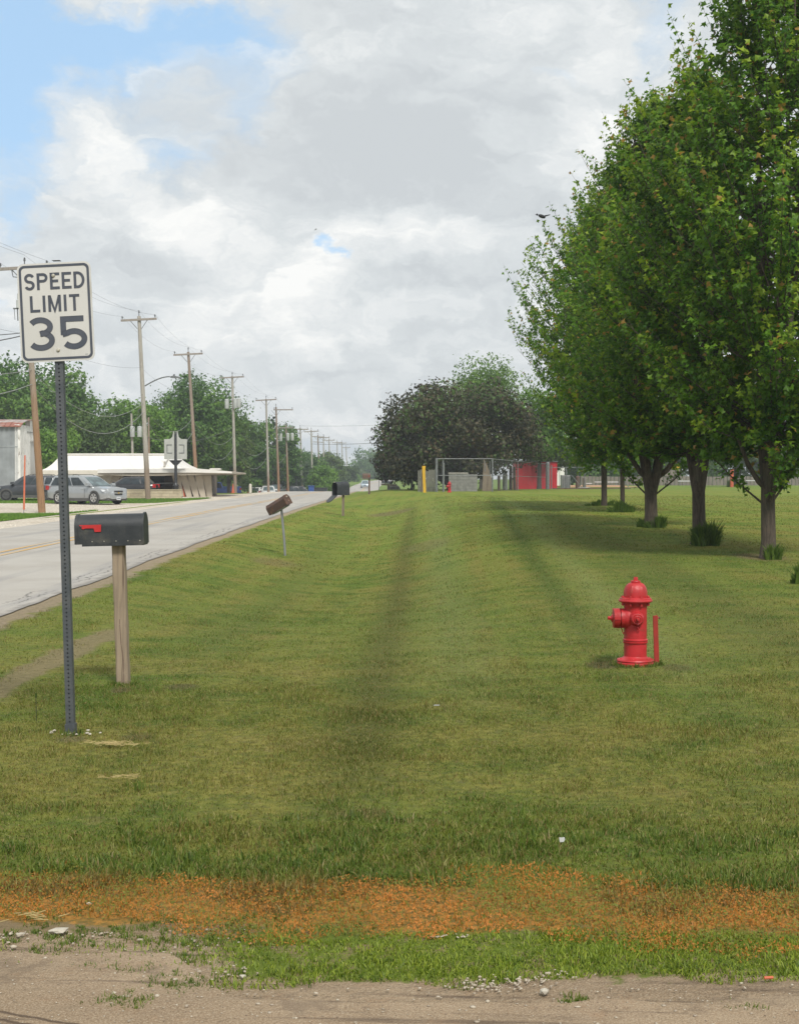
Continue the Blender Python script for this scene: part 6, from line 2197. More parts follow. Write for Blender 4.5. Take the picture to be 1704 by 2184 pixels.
def maple(x_, y_, H, Rc, zc, trunk_r, label, seed, leaders=4, low_limb=None, nbr=210, leaf=.115, group='row of maples on the lawn', vpow=.8, lean=(0, 0), peak=.66, twigs=9, lpt=19, split=1.5):
    r_ = np.random.default_rng(seed)
    rr = random.Random(seed)
    gz = zg(x_, y_)
    t = thing('maple_tree', label, 'tree', (x_, y_, gz - .05), group=group)
    # trunk with flare and its leaders
    tk = MB()
    tk.tube([(0, 0, 0), (0, 0, .10), (.01, 0, .35), (.0, .01, split * .6), (0, 0, split)], [trunk_r * 1.45, trunk_r * 1.15, trunk_r, trunk_r * .95, trunk_r * .98], 16, M=Matrix.Scale(1.0, 4))
    tips = []
    br = MB()
    for k in range(leaders):
        a = 2 * PI * (k + rr.uniform(-.2, .2)) / leaders + .6
        sp = rr.uniform(.45, .75) * Rc * .5 if leaders > 1 else 0.0
        h = H * rr.uniform(.80, .97) if k else H * .97
        pts = []
        for i in range(9):
            f = i / 8
            pts.append(Vector((math.cos(a) * (trunk_r * .55 * min(1, f * 6 + .2) * (leaders > 1) + sp * f ** .8) + rr.uniform(-.04, .04) * f + lean[0] * f,
                               math.sin(a) * (trunk_r * .55 * min(1, f * 6 + .2) * (leaders > 1) + sp * f ** .8) + rr.uniform(-.04, .04) * f + lean[1] * f,
                               split * .55 + (h - split * .55) * f)))
        r0 = trunk_r * (.62 if leaders > 1 else .95)
        tk.tube(pts, [r0 * (1 - .93 * (i / 8)) + .008 for i in range(9)], 10)
        tips.append(pts)
    if low_limb:
        for (dx, dz, h0, rad) in low_limb:
            tk.tube([(0, 0, h0), (dx * .35, -.05, h0 + dz * .18), (dx * .7, -.05, h0 + dz * .5), (dx, 0, h0 + dz)], [rad, rad * .9, rad * .8, rad * .6], 9)
    tk.build('trunk', M['bark_maple'], t, True)

    def env(h, az):
        f = np.clip((h - zc) / (H - zc), 0, 1)
        base = np.sin(np.pi * np.clip(f, 0.0, 1) ** peak) ** vpow
        low = np.where(f < .25, .55 + .45 * np.sin(f / .25 * np.pi / 2), 1.0)
        base = np.maximum(base, .62 * (1 - f) ** .5 * np.where(f < .35, 1, 0)) * low
        lump = 1 + .16 * np.sin(az * 3 + seed + f * 5) + .12 * np.sin(az * 5 - f * 9 + seed * 2.1) + .10 * np.sin(az * 2 + f * 14)
        return Rc * base * lump
    C, N, TW = [], [], []
    for b in range(nbr):
        f = (b + rr.random()) / nbr
        h1 = zc + (H - zc) * (f ** .92)          # height at which the branch ends
        az = b * 2.39996 + rr.uniform(-.3, .3)
        re = float(env(h1, az)) * rr.uniform(.80, 1.06)
        rise = (.45 + 1.0 * f) * max(re, .4)
        h0 = max(split * (.9 if h1 < split + .4 else 1), h1 - rise)
        ld = tips[rr.randrange(len(tips))]
        # closest point on the leader at h0
        q = min(range(9), key=lambda i: abs(ld[i].z - h0))
        s0 = ld[q]
        e0 = Vector((re * math.cos(az) + lean[0] * f, re * math.sin(az) + lean[1] * f, h1))
        mid = s0.lerp(e0, .5) + Vector((0, 0, -.10 * re * (1 - f) + .05 * re))
        r0 = .009 + .018 * (1 - f) * trunk_r / .16
        br.tube([s0, mid, e0], [r0, r0 * .6, .004], 5, cap=False)
        bd = (e0 - s0)
        bl = bd.length
        tw_n = twigs
        for k in range(tw_n):
            g = .28 + .72 * (k + rr.random()) / tw_n
            p = (s0.lerp(mid, g * 2) if g < .5 else mid.lerp(e0, g * 2 - 1))
            d = Vector((rr.gauss(0, .55), rr.gauss(0, .55), rr.uniform(.15, .95)))
            d += bd.normalized() * .8
            d.normalize()
            ln = rr.uniform(.30, .75) * (1 - .15 * f)
            if k == tw_n - 1:
                d = (bd.normalized() + Vector((0, 0, .7))).normalized(); ln *= 1.25 + .5 * f
            TW.append((p, p + d * ln))
    for p_, q_ in TW:
        br.tube([p_, q_], [.006, .002], 3, cap=False)
    br.build('branches', M['bark_maple'], t)
    TWIGS.extend([q[1] + t.location for q in TW])
    A = np.array([q[0] for q in TW]); B = np.array([q[1] for q in TW])
    k = lpt
    fr = r_.random((len(A), k)) ** .75
    P = A[:, None] + (B - A)[:, None] * fr[..., None]
    jit = r_.normal(scale=.052, size=P.shape)
    P = (P + jit).reshape(-1, 3)
    # leaf normals: mostly up and outwards, drooping at the tips
    out = P.copy(); out[:, 2] = 0
    out /= np.linalg.norm(out, axis=1, keepdims=True) + 1e-6
    Nn = r_.normal(size=P.shape) * .55 + np.array([0, 0, .75]) + out * .55
    Nn /= np.linalg.norm(Nn, axis=1, keepdims=True)
    size = leaf * r_.uniform(.65, 1.15, len(P))
    V, Fq = leaf_faces(P, Nn, size, drop=.7, bend=.45)
    clump = np.repeat(r_.random(len(A)), k)
    tipness = fr.reshape(-1)
    tint = np.clip(.12 + .62 * tipness * r_.uniform(.6, 1.1, len(P)) + .45 * (clump - .4), 0, .95)
    red = (tipness > .86) & (r_.random(len(P)) < .14)
    tint[red] = 1.0
    me = np_mesh('crown', V, Fq, M['leaf_maple'], np.repeat(tint, 6))
    link('crown', me, t)
    return t


YT = [24.3, 28.0, 34.0, 43.5, 50.5]
UT = [1627, 1490, 1388, 1327, 1288]
maple(X(UT[0] + 5, YT[0]) + .05, YT[0], 12.0, 2.45, 1.72, .126, 'nearest maple of the row, its crown running out of the frame at the right', 11, leaders=3, low_limb=[(-.52, .9, 1.22, .05)], nbr=300, leaf=.118, split=1.7, lean=(.35, 0), peak=.6)
maple(X(UT[1], YT[1]), YT[1], 9.1, 2.4, 1.70, .135, 'second maple of the row, thick trunk with tall weeds at its foot', 12, leaders=3, nbr=280, leaf=.118, split=1.7)
maple(X(UT[2], YT[2]), YT[2], 10.1, 2.7, 1.65, .155, 'third maple of the row, trunk forking low into a fan of four stems', 13, leaders=4, low_limb=[(-.75, 1.25, 1.15, .07), (1.05, 1.5, 1.15, .075)], nbr=270, leaf=.118, split=1.35)
maple(X(UT[3], YT[3]), YT[3], 10.5, 3.0, 1.35, .072, 'fourth maple of the row, slender straight trunk in a clump of grass', 14, leaders=1, peak=.85, nbr=290, split=2.2)
maple(X(UT[4], YT[4]), YT[4], 10.6, 2.75, 1.3, .105, 'farthest maple of the row, straight dark trunk nearest to the red shed', 15, leaders=1, peak=.95, vpow=.62, nbr=320, split=2.2)

# tall grass left standing round the trunks
def weeds(u, v, Y, w, h, n, label, seed, mat_='weed', d=None):
    r_ = np.random.default_rng(seed)
    bx = X(u, Y)
    w = w * .55; n = int(n * .55)
    d = d or w * .8
    nc = 9
    ox = r_.normal(0, w * .48, nc); oh = r_.uniform(.45, 1.1, nc)
    wi = r_.integers(0, nc, n)
    cx = ox[wi] + r_.normal(0, w * .16, n); cy = r_.normal(0, d * .35, n)
    hh = h * r_.uniform(.3, 1.0, n) * oh[wi] * np.exp(-(cx / w) ** 2 * .35)
    base = np.stack([bx + cx, Y + cy, zf(bx + cx, Y + cy) - .01], 1)
    a = r_.uniform(0, 2 * np.pi, n)
    ln = r_.uniform(.1, .55, n) * hh
    D = np.stack([np.cos(a) * ln + cx * .3, np.sin(a) * ln, np.zeros(n)], 1)
    wd = r_.uniform(.006, .014, n)
    s = np.stack([-np.sin(a) * wd, np.cos(a) * wd * .3 + wd * .5, np.zeros(n)], 1)
    s[:, 0] += wd
    up = np.zeros((n, 3)); up[:, 2] = 1
    p0 = base - s; p1 = base + s
    m1 = base + D * .35 + up * (hh * .6)[:, None]
    p2 = m1 + s * .8; p3 = m1 - s * .8
    tip = base + D + up * hh[:, None]
    V = np.stack([p0, p1, p2, p3, tip, tip + s * .15], 1).reshape(-1, 3)
    b = (np.arange(n) * 6)[:, None]
    Fq = np.concatenate([b + np.array([[0, 1, 2, 3]]), b + np.array([[3, 2, 5, 4]])], 0)
    V[:, 0] -= bx; V[:, 1] -= Y; V[:, 2] -= zg(bx, Y)
    me = np_mesh('weed_clump', V, Fq, M[mat_], np.repeat(r_.random(n), 6))
    o = link('weed_clump', me)
    o.location = (bx, Y, zg(bx, Y))
    return tag(o, label, 'weeds')


weeds(1650, 1193, 24.0, .20, .34, 700, 'small dark weed clump right of the nearest maple trunk', 21)
weeds(1507, 1160, 27.5, .42, .62, 2600, 'large clump of tall weeds round the second maple trunk', 22)
weeds(1403, 1122, 33.7, .36, .42, 1500, 'weed clump right of the forked maple trunk', 23)
weeds(1370, 1122, 34.0, .22, .28, 500, 'thin weeds left of the forked maple trunk', 24)
weeds(1324, 1092, 43.2, .50, .42, 1700, 'round weed clump hiding the foot of the slender maple', 25)
weeds(1268, 1077, 50.3, .35, .32, 600, 'low weeds left of the farthest maple trunk', 26)
weeds(1301, 1077, 50.5, .25, .30, 300, 'few weeds right of the farthest maple trunk', 27)
weeds(1712, 1240, 19.5, .22, .36, 900, 'dark weed clump cut off by the right edge of the picture', 28)
weeds(1556, 1045, 131, .9, .8, 900, 'weeds round the dark distant trunk on the right', 29)


def lobed_tree(name, label, u, v_top, Y, w, H, mat_, leaf, seed, n=9000, lobes=26, group=None, trunk=True, base=0.12, gap=.0, conical=False, skirt=0, zoff=None, trunk_mat='bark_dark', shape=(1, 1), cat='tree', droop=0.0, foot=None):
    """crown made of many overlapping boughs, each a cloud of leaf clumps on its shell"""
    r_ = np.random.default_rng(seed)
    bx = X(u, Y); gz = zg(bx, Y) if foot is None else foot
    H = (Zv(v_top, Y) - gz) if H is None else H
    t = thing(name, label, cat, (bx, Y, gz - .1), group=group)
    Rw = w / 2
    cz = H * (base + 1) / 2
    hz = H * (1 - base) / 2
    # lobe centres in an ellipsoid shell
    L = []
    for i in range(lobes):
        f = (i + .5) / lobes
        zz = 1 - 2 * f
        a = i * 2.39996 + r_.uniform(-.4, .4)
        rad = math.sqrt(max(0, 1 - zz * zz))
        k = r_.uniform(.50, .80) if i % 4 else r_.uniform(.15, .4)
        if conical:
            rad = (1 - (zz + 1) / 2) * 1.0 + .05; k = .75
        # shapes: flat bottoms and fuller shoulders
        rx = (rad ** .8) * k
        L.append((rx * math.cos(a) * Rw * shape[0], rx * math.sin(a) * Rw, cz + zz * hz * k * (1.0 if zz > 0 else .95), r_.uniform(.30, .46) * min(Rw, hz) * (1.0 if not conical else .6 * (1.2 - (zz + 1) / 2))))
    for i in range(skirt):
        a = R(100) + i * R(200) / skirt
        rr_ = r_.uniform(.35, .72)
        L.append((rr_ * Rw * math.cos(a), rr_ * Rw * math.sin(a), H * r_.uniform(.20, .32), r_.uniform(.26, .36) * min(Rw, hz)))
    L = np.array(L)
    k = np.full(len(L), n // len(L))
    idx_ = np.repeat(np.arange(len(L)), k)
    m = len(idx_)
    D = r_.normal(size=(m, 3)); D /= np.linalg.norm(D, axis=1, keepdims=True)
    rad = L[idx_, 3] * (r_.uniform(.55, 1.08, m)) * (1 + .28 * np.sin(D[:, 0] * 7 + idx_) * np.sin(D[:, 2] * 6 + idx_ * 2))
    P = L[idx_, :3] + D * rad[:, None] * np.array([1, 1, .85])
    # loose sprays that break the outline
    sp = r_.random(m) < .06
    P[sp] += D[sp] * leaf * r_.uniform(.8, 2.4, (sp.sum(), 1))
    P[:, 2] = np.maximum(P[:, 2], H * base * .35 + .1)
    N = D + r_.normal(size=(m, 3)) * .55 + np.array([0, 0, .25])
    N /= np.linalg.norm(N, axis=1, keepdims=True)
    V, Fq = leaf_faces(P, N, leaf * r_.uniform(.55, 1.25, m), drop=.4 + droop, bend=.5)
    tint = np.clip(r_.random(m) * .55 + .35 * (r_.random(len(L))[idx_]) + .1, 0, 1)
    link('crown', np_mesh('crown', V, Fq, M[mat_], np.repeat(tint, 6)), t)
    if trunk:
        tk = MB()
        tk.tube([(0, 0, 0), (0, 0, .4), (0, 0, H * .35), (.1, 0, H * .7)], [Rw * .10, Rw * .075, Rw * .06, Rw * .02], 9)
        for i in range(0, len(L), 3):
            c = Vector(L[i, :3])
            s0 = Vector((0, 0, min(H * .35, max(H * base, c.z - Rw * .5))))
            tk.tube([s0, s0.lerp(c, .5) + Vector((0, 0, .1 * Rw)), c], [Rw * .035, Rw * .022, Rw * .008], 5, cap=False)
        tk.build('trunk', M[trunk_mat], t, True)
    return t


T_ = lobed_tree
# purple maple by the fence, pale green trees behind it
T_('purple_maple_tree', 'broad dark purple leaved maple with skirts to the ground beside the wire fence', 972, 796, 110, 17.2, None, 'leaf_purple', .27, 31, n=48000, lobes=42, base=.03, skirt=20, shape=(1, 1), trunk_mat='bark_dark')
T_('locust_tree', 'light green feathery tree rising behind the purple maple', 1030, 750, 128, 9.0, None, 'leaf_locust', .24, 32, n=11000, lobes=34, base=.35, gap=.2, droop=.5)
T_('locust_tree', 'pale green tree with a ragged crown between the purple maple and the maple row', 1150, 800, 122, 5.6, None, 'leaf_b', .26, 33, n=8000, lobes=20, base=.15)
T_('bushy_tree', 'dark bushy tree behind the red shed under the maple row', 1178, 905, 135, 6.2, None, 'leaf_c', .26, 34, n=7000, lobes=18, base=.1)
# left side, from the oak behind the barn to the poles
G = 'trees behind the buildings across the road'
T_('oak_tree', 'tallest dark oak behind the corrugated barn at the left edge', 55, 756, 150, 18.5, None, 'leaf_a', .42, 41, n=24000, lobes=50, group=G, base=.10)
T_('bushy_tree', 'dark tree shoulder right of the oak, behind the speed limit post', 160, 778, 152, 6.5, None, 'leaf_a', .38, 42, n=7000, lobes=18, group=G, base=.10)
T_('bushy_tree', 'bright green bush tree between barn and drive-in', 118, 890, 124, 4.8, None, 'leaf_b', .26, 43, n=7000, lobes=18, group=G, base=.06)
T_('bushy_tree', 'mid green tree behind the left end of the white roof', 190, 858, 140, 8.4, None, 'leaf_c', .34, 44, n=9000, lobes=22, group=G, base=.06)
T_('bushy_tree', 'feathery topped green tree left of the lamp pole', 262, 825, 148, 8.0, None, 'leaf_b', .36, 45, n=9500, lobes=24, group=G, base=.06)
T_('bushy_tree', 'green tree just right of the lamp pole', 330, 838, 142, 6.0, None, 'leaf_b', .32, 46, n=7500, lobes=20, group=G, base=.05)
T_('large_round_tree', 'largest round topped tree behind the drive-in canopy', 420, 786, 158, 10.4, None, 'leaf_a', .34, 47, n=24000, lobes=44, group=G, base=.05)
T_('bushy_tree', 'dark tree behind the transformer pole', 488, 838, 166, 6.4, None, 'leaf_c', .34, 48, n=8500, lobes=22, group=G, base=.05)
T_('bushy_tree', 'dark hedge like tree behind the blue pickup', 470, 930, 178, 8.5, None, 'leaf_c', .34, 49, n=8500, lobes=20, group=G, base=.02)
T_('bushy_tree', 'dark rounded tree between the two slim pale poles', 542, 868, 186, 6.2, None, 'leaf_a', .34, 50, n=9000, lobes=24, group=G, base=.03)
T_('spruce_tree', 'dark pointed spruce behind the brown poles', 582, 862, 192, 3.6, None, 'leaf_d', .28, 51, n=6500, lobes=30, group=G, base=.02, conical=True)
T_('bushy_tree', 'dark rounded tree right of the spruce', 612, 880, 205, 5.6, None, 'leaf_a', .34, 52, n=9000, lobes=24, group=G, base=.03)
T_('bushy_tree', 'dark undergrowth tree behind the white cars', 540, 950, 196, 9.5, None, 'leaf_c', .34, 53, n=8000, lobes=20, group=G, base=.01)
T_('bushy_tree', 'shadowy tree behind the black pickup', 615, 965, 216, 8.5, None, 'leaf_d', .34, 54, n=8000, lobes=20, group=G, base=.01)
T_('bushy_tree', 'bright green low tree above the planter', 686, 985, 208, 5.4, None, 'leaf_b', .28, 55, n=8000, lobes=22, group=G, base=.05)
T_('bushy_tree', 'mid green tree behind the twin pale poles', 660, 948, 262, 7.6, None, 'leaf_a', .38, 56, n=8000, lobes=20, group=G, base=.04)
T_('bushy_tree', 'brownish green tree among the far cluster of poles', 702, 954, 300, 8.4, None, 'leaf_c', .42, 57, n=8000, lobes=20, group=G, base=.03)
T_('bushy_tree', 'dim tree at the left foot of the far hill', 735, 985, 350, 8.2, None, 'leaf_c', .44, 58, n=7000, lobes=18, group=G, base=.03)
T_('bushy_tree', 'low yellowish bush beside the far sign boards', 757, 1008, 400, 6.0, None, 'leaf_b', .4, 59, n=4500, lobes=14, group=G, base=.02)
G2 = 'trees on the far hill'
T_('hill_tree', 'large rounded tree on the far hilltop, left one', 783, 951, 520, 14.5, None, 'leaf_a', .62, 60, n=9500, lobes=30, group=G2, base=.03, foot=-3)
T_('hill_tree', 'rounded tree on the far hilltop behind the white notice sign', 815, 962, 530, 12.5, None, 'leaf_a', .62, 61, n=8500, lobes=26, group=G2, base=.03, foot=-3)
T_('hill_tree', 'lower tree on the far hill at the left edge of the purple maple', 848, 985, 540, 11.0, None, 'leaf_a', .62, 62, n=6500, lobes=20, group=G2, base=.03, foot=-3)
T_('hill_tree', 'dark low tree on the far hill behind the pale blue minivan', 765, 990, 505, 9.0, None, 'leaf_c', .55, 63, n=5500, lobes=18, group=G2, base=.03, foot=-2)
# right side beyond the row
G3 = 'trees beyond the ball field'
for i, (u, v, Y_, w_, m_, lb) in enumerate(((1250, 930, 190, 12, 'leaf_a', 'dark tree beyond the ball field seen between the two thin trunks'), (1345, 900, 200, 14, 'leaf_a', 'dark tree beyond the ball field behind the forked trunk'),
                                            (1440, 905, 196, 13, 'leaf_c', 'dull tree beyond the ball field between forked and thick trunk'), (1545, 890, 204, 14, 'leaf_a', 'dark tree beyond the ball field left of the nearest trunk'),
                                            (1640, 900, 198, 13, 'leaf_c', 'dull tree beyond the ball field behind the nearest trunk'), (1730, 890, 205, 14, 'leaf_a', 'dark tree beyond the ball field at the right edge'))):
    T_('field_tree', lb, u, v, Y_, w_, None, m_, .46, 70 + i, n=5200, lobes=20, group=G3, base=.04)
T_('bushy_tree', 'stout dark tree by the orange post with weeds at its foot', 1568, 905, 133, 6.5, None, 'leaf_c', .3, 80, n=6500, lobes=20, base=.35)
# planter shrubs
T_('planter_shrub', 'yellowish shrub in the black planter behind the blue bin', 679, 1034, 192, 1.3, None, 'leaf_b', .12, 81, n=1500, lobes=9, base=.02, foot=Zv(1041, 192), trunk=False, cat='shrub')
T_('planter_shrub', 'brownish shrub at the left of the pale bollard stones', 538, 1040, 168, 1.6, None, 'leaf_c', .12, 82, n=1200, lobes=9, base=.02, foot=zg(X(538, 168), 168), trunk=False, cat='shrub')
# the wood far off on both sides, one mass each
def far_wood(name, label, xa, xb, ya, yb, h, seed, n=9000):
    r_ = np.random.default_rng(seed)
    k = 60
    cx = r_.uniform(0, 1, k); c = np.stack([xa + (xb - xa) * cx, ya + (yb - ya) * cx + r_.uniform(0, 14, k)], 1)
    hh = h * r_.uniform(.65, 1.1, k)
    idx_ = r_.integers(0, k, n)
    D = r_.normal(size=(n, 3)); D /= np.linalg.norm(D, axis=1, keepdims=True)
    rw = 7.0
    P = np.stack([c[idx_, 0] + D[:, 0] * rw, c[idx_, 1] + D[:, 1] * rw * .6, hh[idx_] * .5 + D[:, 2] * hh[idx_] * .55], 1)
    P[:, 2] += zf(P[:, 0], P[:, 1])
    N = D + r_.normal(size=(n, 3)) * .5; N /= np.linalg.norm(N, axis=1, keepdims=True)
    V, Fq = leaf_faces(P, N, r_.uniform(.6, 1.3, n), drop=.3, bend=.4)
    o = link(name, np_mesh(name, V, Fq, M['leaf_a'], np.repeat(r_.random(n), 6)))
    return tag(o, label, 'woodland', kind='stuff')


far_wood('far_wood', 'distant wooded skyline to the left of the road', -230, -30, 330, 430, 11, 91, 12000)
far_wood('far_wood', 'distant wooded skyline to the right of the hill', 40, 260, 330, 420, 11, 92, 12000)


def perched_bird():
    t_ = MB()
    t_.lathe([(0, -.10), (.03, -.08), (.045, -.02), (.042, .04), (.02, .08), (0, .09)], 10, Matrix.Rotation(R(-70), 4, 'Y'))
    t_.lathe([(0, -.03), (.026, -.01), (.026, .012), (0, .03)], 8, Matrix.Translation((-.11, 0, .04)))
    t_.prism([(.06, -.02), (.20, .03), (.20, .045), (.06, .02)], -.012, .012, 'Y')
    t_.prism([(-.135, .035), (-.17, .032), (-.135, .046)], -.004, .004, 'Y')
    o_ = t_.build('bird', M['black_gloss'])
    best = None
    for p in TWIGS:
        if not 30 < p.y < 60: continue
        u = 852 + F * p.x / p.y; v = 1030 - F * (p.z - CAM_H) / p.y
        if 395 < v < 480 and (best is None or u < best[0]): best = (u, p)
    o_.location = best[1] + Vector((0, 0, .07))
    tag(o_, 'dark bird perched on the outermost twig of the maples', 'bird')


perched_bird()

# ------------------------------------------------------------------ turf: real blades, thinning with distance
def noise2(x, y, s, seed):
    """cheap smooth value noise"""
    r_ = np.random.default_rng(seed)
    g = r_.random((64, 64))
    xs, ys = x * s, y * s
    i, j = np.floor(xs).astype(int), np.floor(ys).astype(int)
    fx, fy = xs - i, ys - j
    fx = fx * fx * (3 - 2 * fx); fy = fy * fy * (3 - 2 * fy)
    a = g[i % 64, j % 64]; b = g[(i + 1) % 64, j % 64]; c = g[i % 64, (j + 1) % 64]; d = g[(i + 1) % 64, (j + 1) % 64]
    return (a * (1 - fx) + b * fx) * (1 - fy) + (c * (1 - fx) + d * fx) * fy


def blades(n, x, y, h, w, lean, rr_, curl=True, three=True):
    z = zf(x, y)
    a = rr_.uniform(0, 2 * np.pi, n)
    yaw = rr_.uniform(-1.0, 1.0, n)          # blades mostly show their flat to the viewer's side or oblique
    base = np.stack([x, y, z - .002], 1)
    D = np.stack([np.cos(a), np.sin(a), np.zeros(n)], 1) * (h * lean)[:, None]
    S = np.stack([np.cos(yaw), np.sin(yaw), np.zeros(n)], 1) * (w / 2)[:, None]
    up = np.zeros((n, 3)); up[:, 2] = h * np.sqrt(np.clip(1 - lean ** 2, .04, 1))
    mid = base + D * .38 + up * .62
    tip = base + D * 1.0 + up * 1.0 * (1 - .25 * lean[:, None])
    if three:
        V = np.stack([base - S, base + S, mid + S * .85, mid - S * .85, tip], 1).reshape(-1, 3)
        b = (np.arange(n) * 5)[:, None]
        # triangles only (quads split)
        Fq = np.concatenate([b + np.array([[0, 1, 2]]), b + np.array([[0, 2, 3]]), b + np.array([[3, 2, 4]])], 0)
        k = 5
    else:
        V = np.stack([base - S, base + S, tip + S * .25], 1).reshape(-1, 3)
        b = (np.arange(n) * 3)[:, None]
        Fq = b + np.array([[0, 1, 2]])
        k = 3
    return V, Fq, k


def sample_wedge(n, ya, yb, power, rr_, margin=.06, left=None):
    """positions in the visible wedge and a margin round it; density ~ y**-power"""
    m = 2 - power
    u = rr_.random(n)
    y = (ya ** m + u * (yb ** m - ya ** m)) ** (1 / m) if abs(m) > 1e-6 else ya * (yb / ya) ** u
    half = y * (852 / F + margin) + .25
    x = rr_.uniform(-1, 1, n) * half
    return x, y


def dens_ok(x, y, rr_):
    """keep mask for lawn blades"""
    yy = y + .12 * x + .75 * (noise2(x + 30, y, 2.2, 5) - .5)
    keep = np.ones(len(x), bool)
    keep &= ~((x < -4.15 - .25 * noise2(x + 30, y, 1.7, 9)))
    # worn path
    q = np.exp(-((x + 3.12 + .35 * (noise2(x + 30, y, 1.6, 3) - .5)) / .24) ** 2) * (y > 9) * (y < 16.5)
    keep &= rr_.random(len(x)) > q * .97
    # patches of thin turf
    thin = noise2(x + 30, y + 3, .9, 7) * .6 + noise2(x + 30, y, 3.1, 8) * .4
    keep &= rr_.random(len(x)) < np.clip(1.35 - 1.1 * thin, .35, 1)
    return keep, yy


def mow_height(x, y):
    """taller tufts in places"""
    t = noise2(x + 30, y, 3.4, 15) * .55 + noise2(x + 30, y, 9.0, 16) * .45
    return .55 + .95 * np.clip((t - .35) * 2.2, 0, 1)


r1 = np.random.default_rng(101)
parts = []
# near: 5.0 to 11 m
n = 250000
x, y = sample_wedge(n, 4.9, 11.0, 1.15, r1)
k, yy = dens_ok(x, y, r1)
k &= yy > 5.22 + .25 * r1.random(n)
x, y = x[k], y[k]; n = len(x)
h = .030 * mow_height(x, y) * r1.uniform(.45, 1.3, n) * np.where(y < 6.4, 1.25, 1.0)
w = r1.uniform(.0022, .0048, n) * np.where(y < 6.4, 1.15, 1.0)
lean = np.clip(r1.beta(2.8, 1.4, n), .05, .97)
V, Fq, kk = blades(n, x, y, h, w, lean, r1)
parts.append((V, Fq, np.repeat(r1.random(n), kk)))
# middle: 11 to 26 m
n = 230000
x, y = sample_wedge(n, 11.0, 27.0, 1.6, r1)
k, yy = dens_ok(x, y, r1)
x, y = x[k], y[k]; n = len(x)
h = .032 * mow_height(x, y) * r1.uniform(.4, 1.25, n)
w = r1.uniform(.005, .010, n) * (y / 16) ** .5
lean = np.clip(r1.beta(2.6, 1.4, n), .05, .97)
V, Fq, kk = blades(n, x, y, h, w, lean, r1, three=False)
parts.append((V, Fq, np.repeat(r1.random(n), kk)))
# far: 27 to 75 m
n = 150000
x, y = sample_wedge(n, 27.0, 75.0, 1.9, r1)
k, yy = dens_ok(x, y, r1)
x, y = x[k], y[k]; n = len(x)
h = .036 * mow_height(x, y) * r1.uniform(.4, 1.2, n)
w = r1.uniform(.014, .030, n) * (y / 40) ** .6
lean = np.clip(r1.beta(2.6, 1.4, n), .05, .97)
V, Fq, kk = blades(n, x, y, h, w, lean, r1, three=False)
parts.append((V, Fq, np.repeat(r1.random(n), kk)))
Vs, Fs, Ts = [], [], []
b = 0
for V, Fq, t_ in parts:
    Vs.append(V); Fs.append(Fq + b); Ts.append(t_); b += len(V)
o = link('lawn_grass', np_mesh('lawn_grass', np.concatenate(Vs), np.concatenate(Fs), M['blade'], np.concatenate(Ts)))
tag(o, 'mown lawn grass between the road and the maples', 'grass', kind='stuff')

# longer tufts at the edge of the mown turf, near the killed strip
r2 = np.random.default_rng(102)


def tufts(name, label, cx, cy, spread, per, hh, ww, mat_, rr_, leanmul=1.0):
    n_t = len(cx)
    X_ = np.repeat(cx, per) + rr_.normal(0, 1, n_t * per) * np.repeat(spread, per)
    Y_ = np.repeat(cy, per) + rr_.normal(0, 1, n_t * per) * np.repeat(spread, per) * .8
    m = len(X_)
    h = np.repeat(hh, per) * rr_.uniform(.4, 1.15, m)
    w = ww * rr_.uniform(.7, 1.4, m)
    lean = np.clip(rr_.beta(2, 2.2, m) * leanmul, .03, .97)
    V, Fq, kk = blades(m, X_, Y_, h, w, lean, rr_)
    o = link(name, np_mesh(name, V, Fq, M[mat_], np.repeat(rr_.random(m), kk)))
    return tag(o, label, 'grass', kind='stuff')


n = 520
cx = r2.uniform(-2.1, 2.1, n); e = 5.42 - .12 * cx
cy = e + np.abs(r2.normal(0, .45, n)) + .02
keep = noise2(cx + 30, cy, 3.0, 21) > .42
cx, cy = cx[keep], cy[keep]
tufts('tall_grass', 'longer green grass tufts along the sprayed strip', cx, cy, np.full(len(cx), .030), 34, .055 * r2.uniform(.6, 1.3, len(cx)), .0042, 'weed_mid', r2)
# sprayed orange strip: broad small leaves lying on the ground
n = 50000
x, y = sample_wedge(n, 4.50, 6.0, 1.0, r2)
yy = y + .12 * x + .35 * (noise2(x + 30, y, 2.2, 5) - .5) + .16 * (noise2(x + 30, y, 9, 6) - .5)
k = (yy < 5.50) & (yy > 4.76) & (r2.random(n) < .35 + .9 * noise2(x + 30, y, 7, 31))
x, y = x[k], y[k]; n = len(x)
C = np.stack([x, y, zf(x, y) + r2.uniform(.002, .026, n)], 1)
N = r2.normal(size=(n, 3)) * .6 + np.array([0, -.45, .8]); N /= np.linalg.norm(N, axis=1, keepdims=True)
V, Fq = leaf_faces(C, N, r2.uniform(.006, .017, n), drop=0, bend=.3, aspect=.42)
patch = noise2(x + 30, y, 5.5, 33)
tint = np.clip(.15 + .75 * patch * r2.uniform(.6, 1.25, n) - .0, 0, .79)
gr = r2.random(n) < np.clip(1.05 - 1.45 * patch, .04, .9)
tint[gr] = r2.uniform(.85, 1, gr.sum())
n2_ = 30000
x2, y2 = sample_wedge(n2_, 4.55, 6.0, 1.0, r2)
q2 = y2 + .12 * x2 + .35 * (noise2(x2 + 30, y2, 2.2, 5) - .5) + .16 * (noise2(x2 + 30, y2, 9, 6) - .5)
k2 = (q2 < 5.56) & (q2 > 4.80) & (r2.random(n2_) < .3 + .9 * noise2(x2 + 30, y2, 4, 35))
x2, y2 = x2[k2], y2[k2]; n2_ = len(x2)
V2, F2, kk2 = blades(n2_, x2, y2, r2.uniform(.012, .042, n2_), r2.uniform(.002, .0048, n2_), np.clip(r2.beta(2.6, 1.4, n2_), .05, .97), r2)
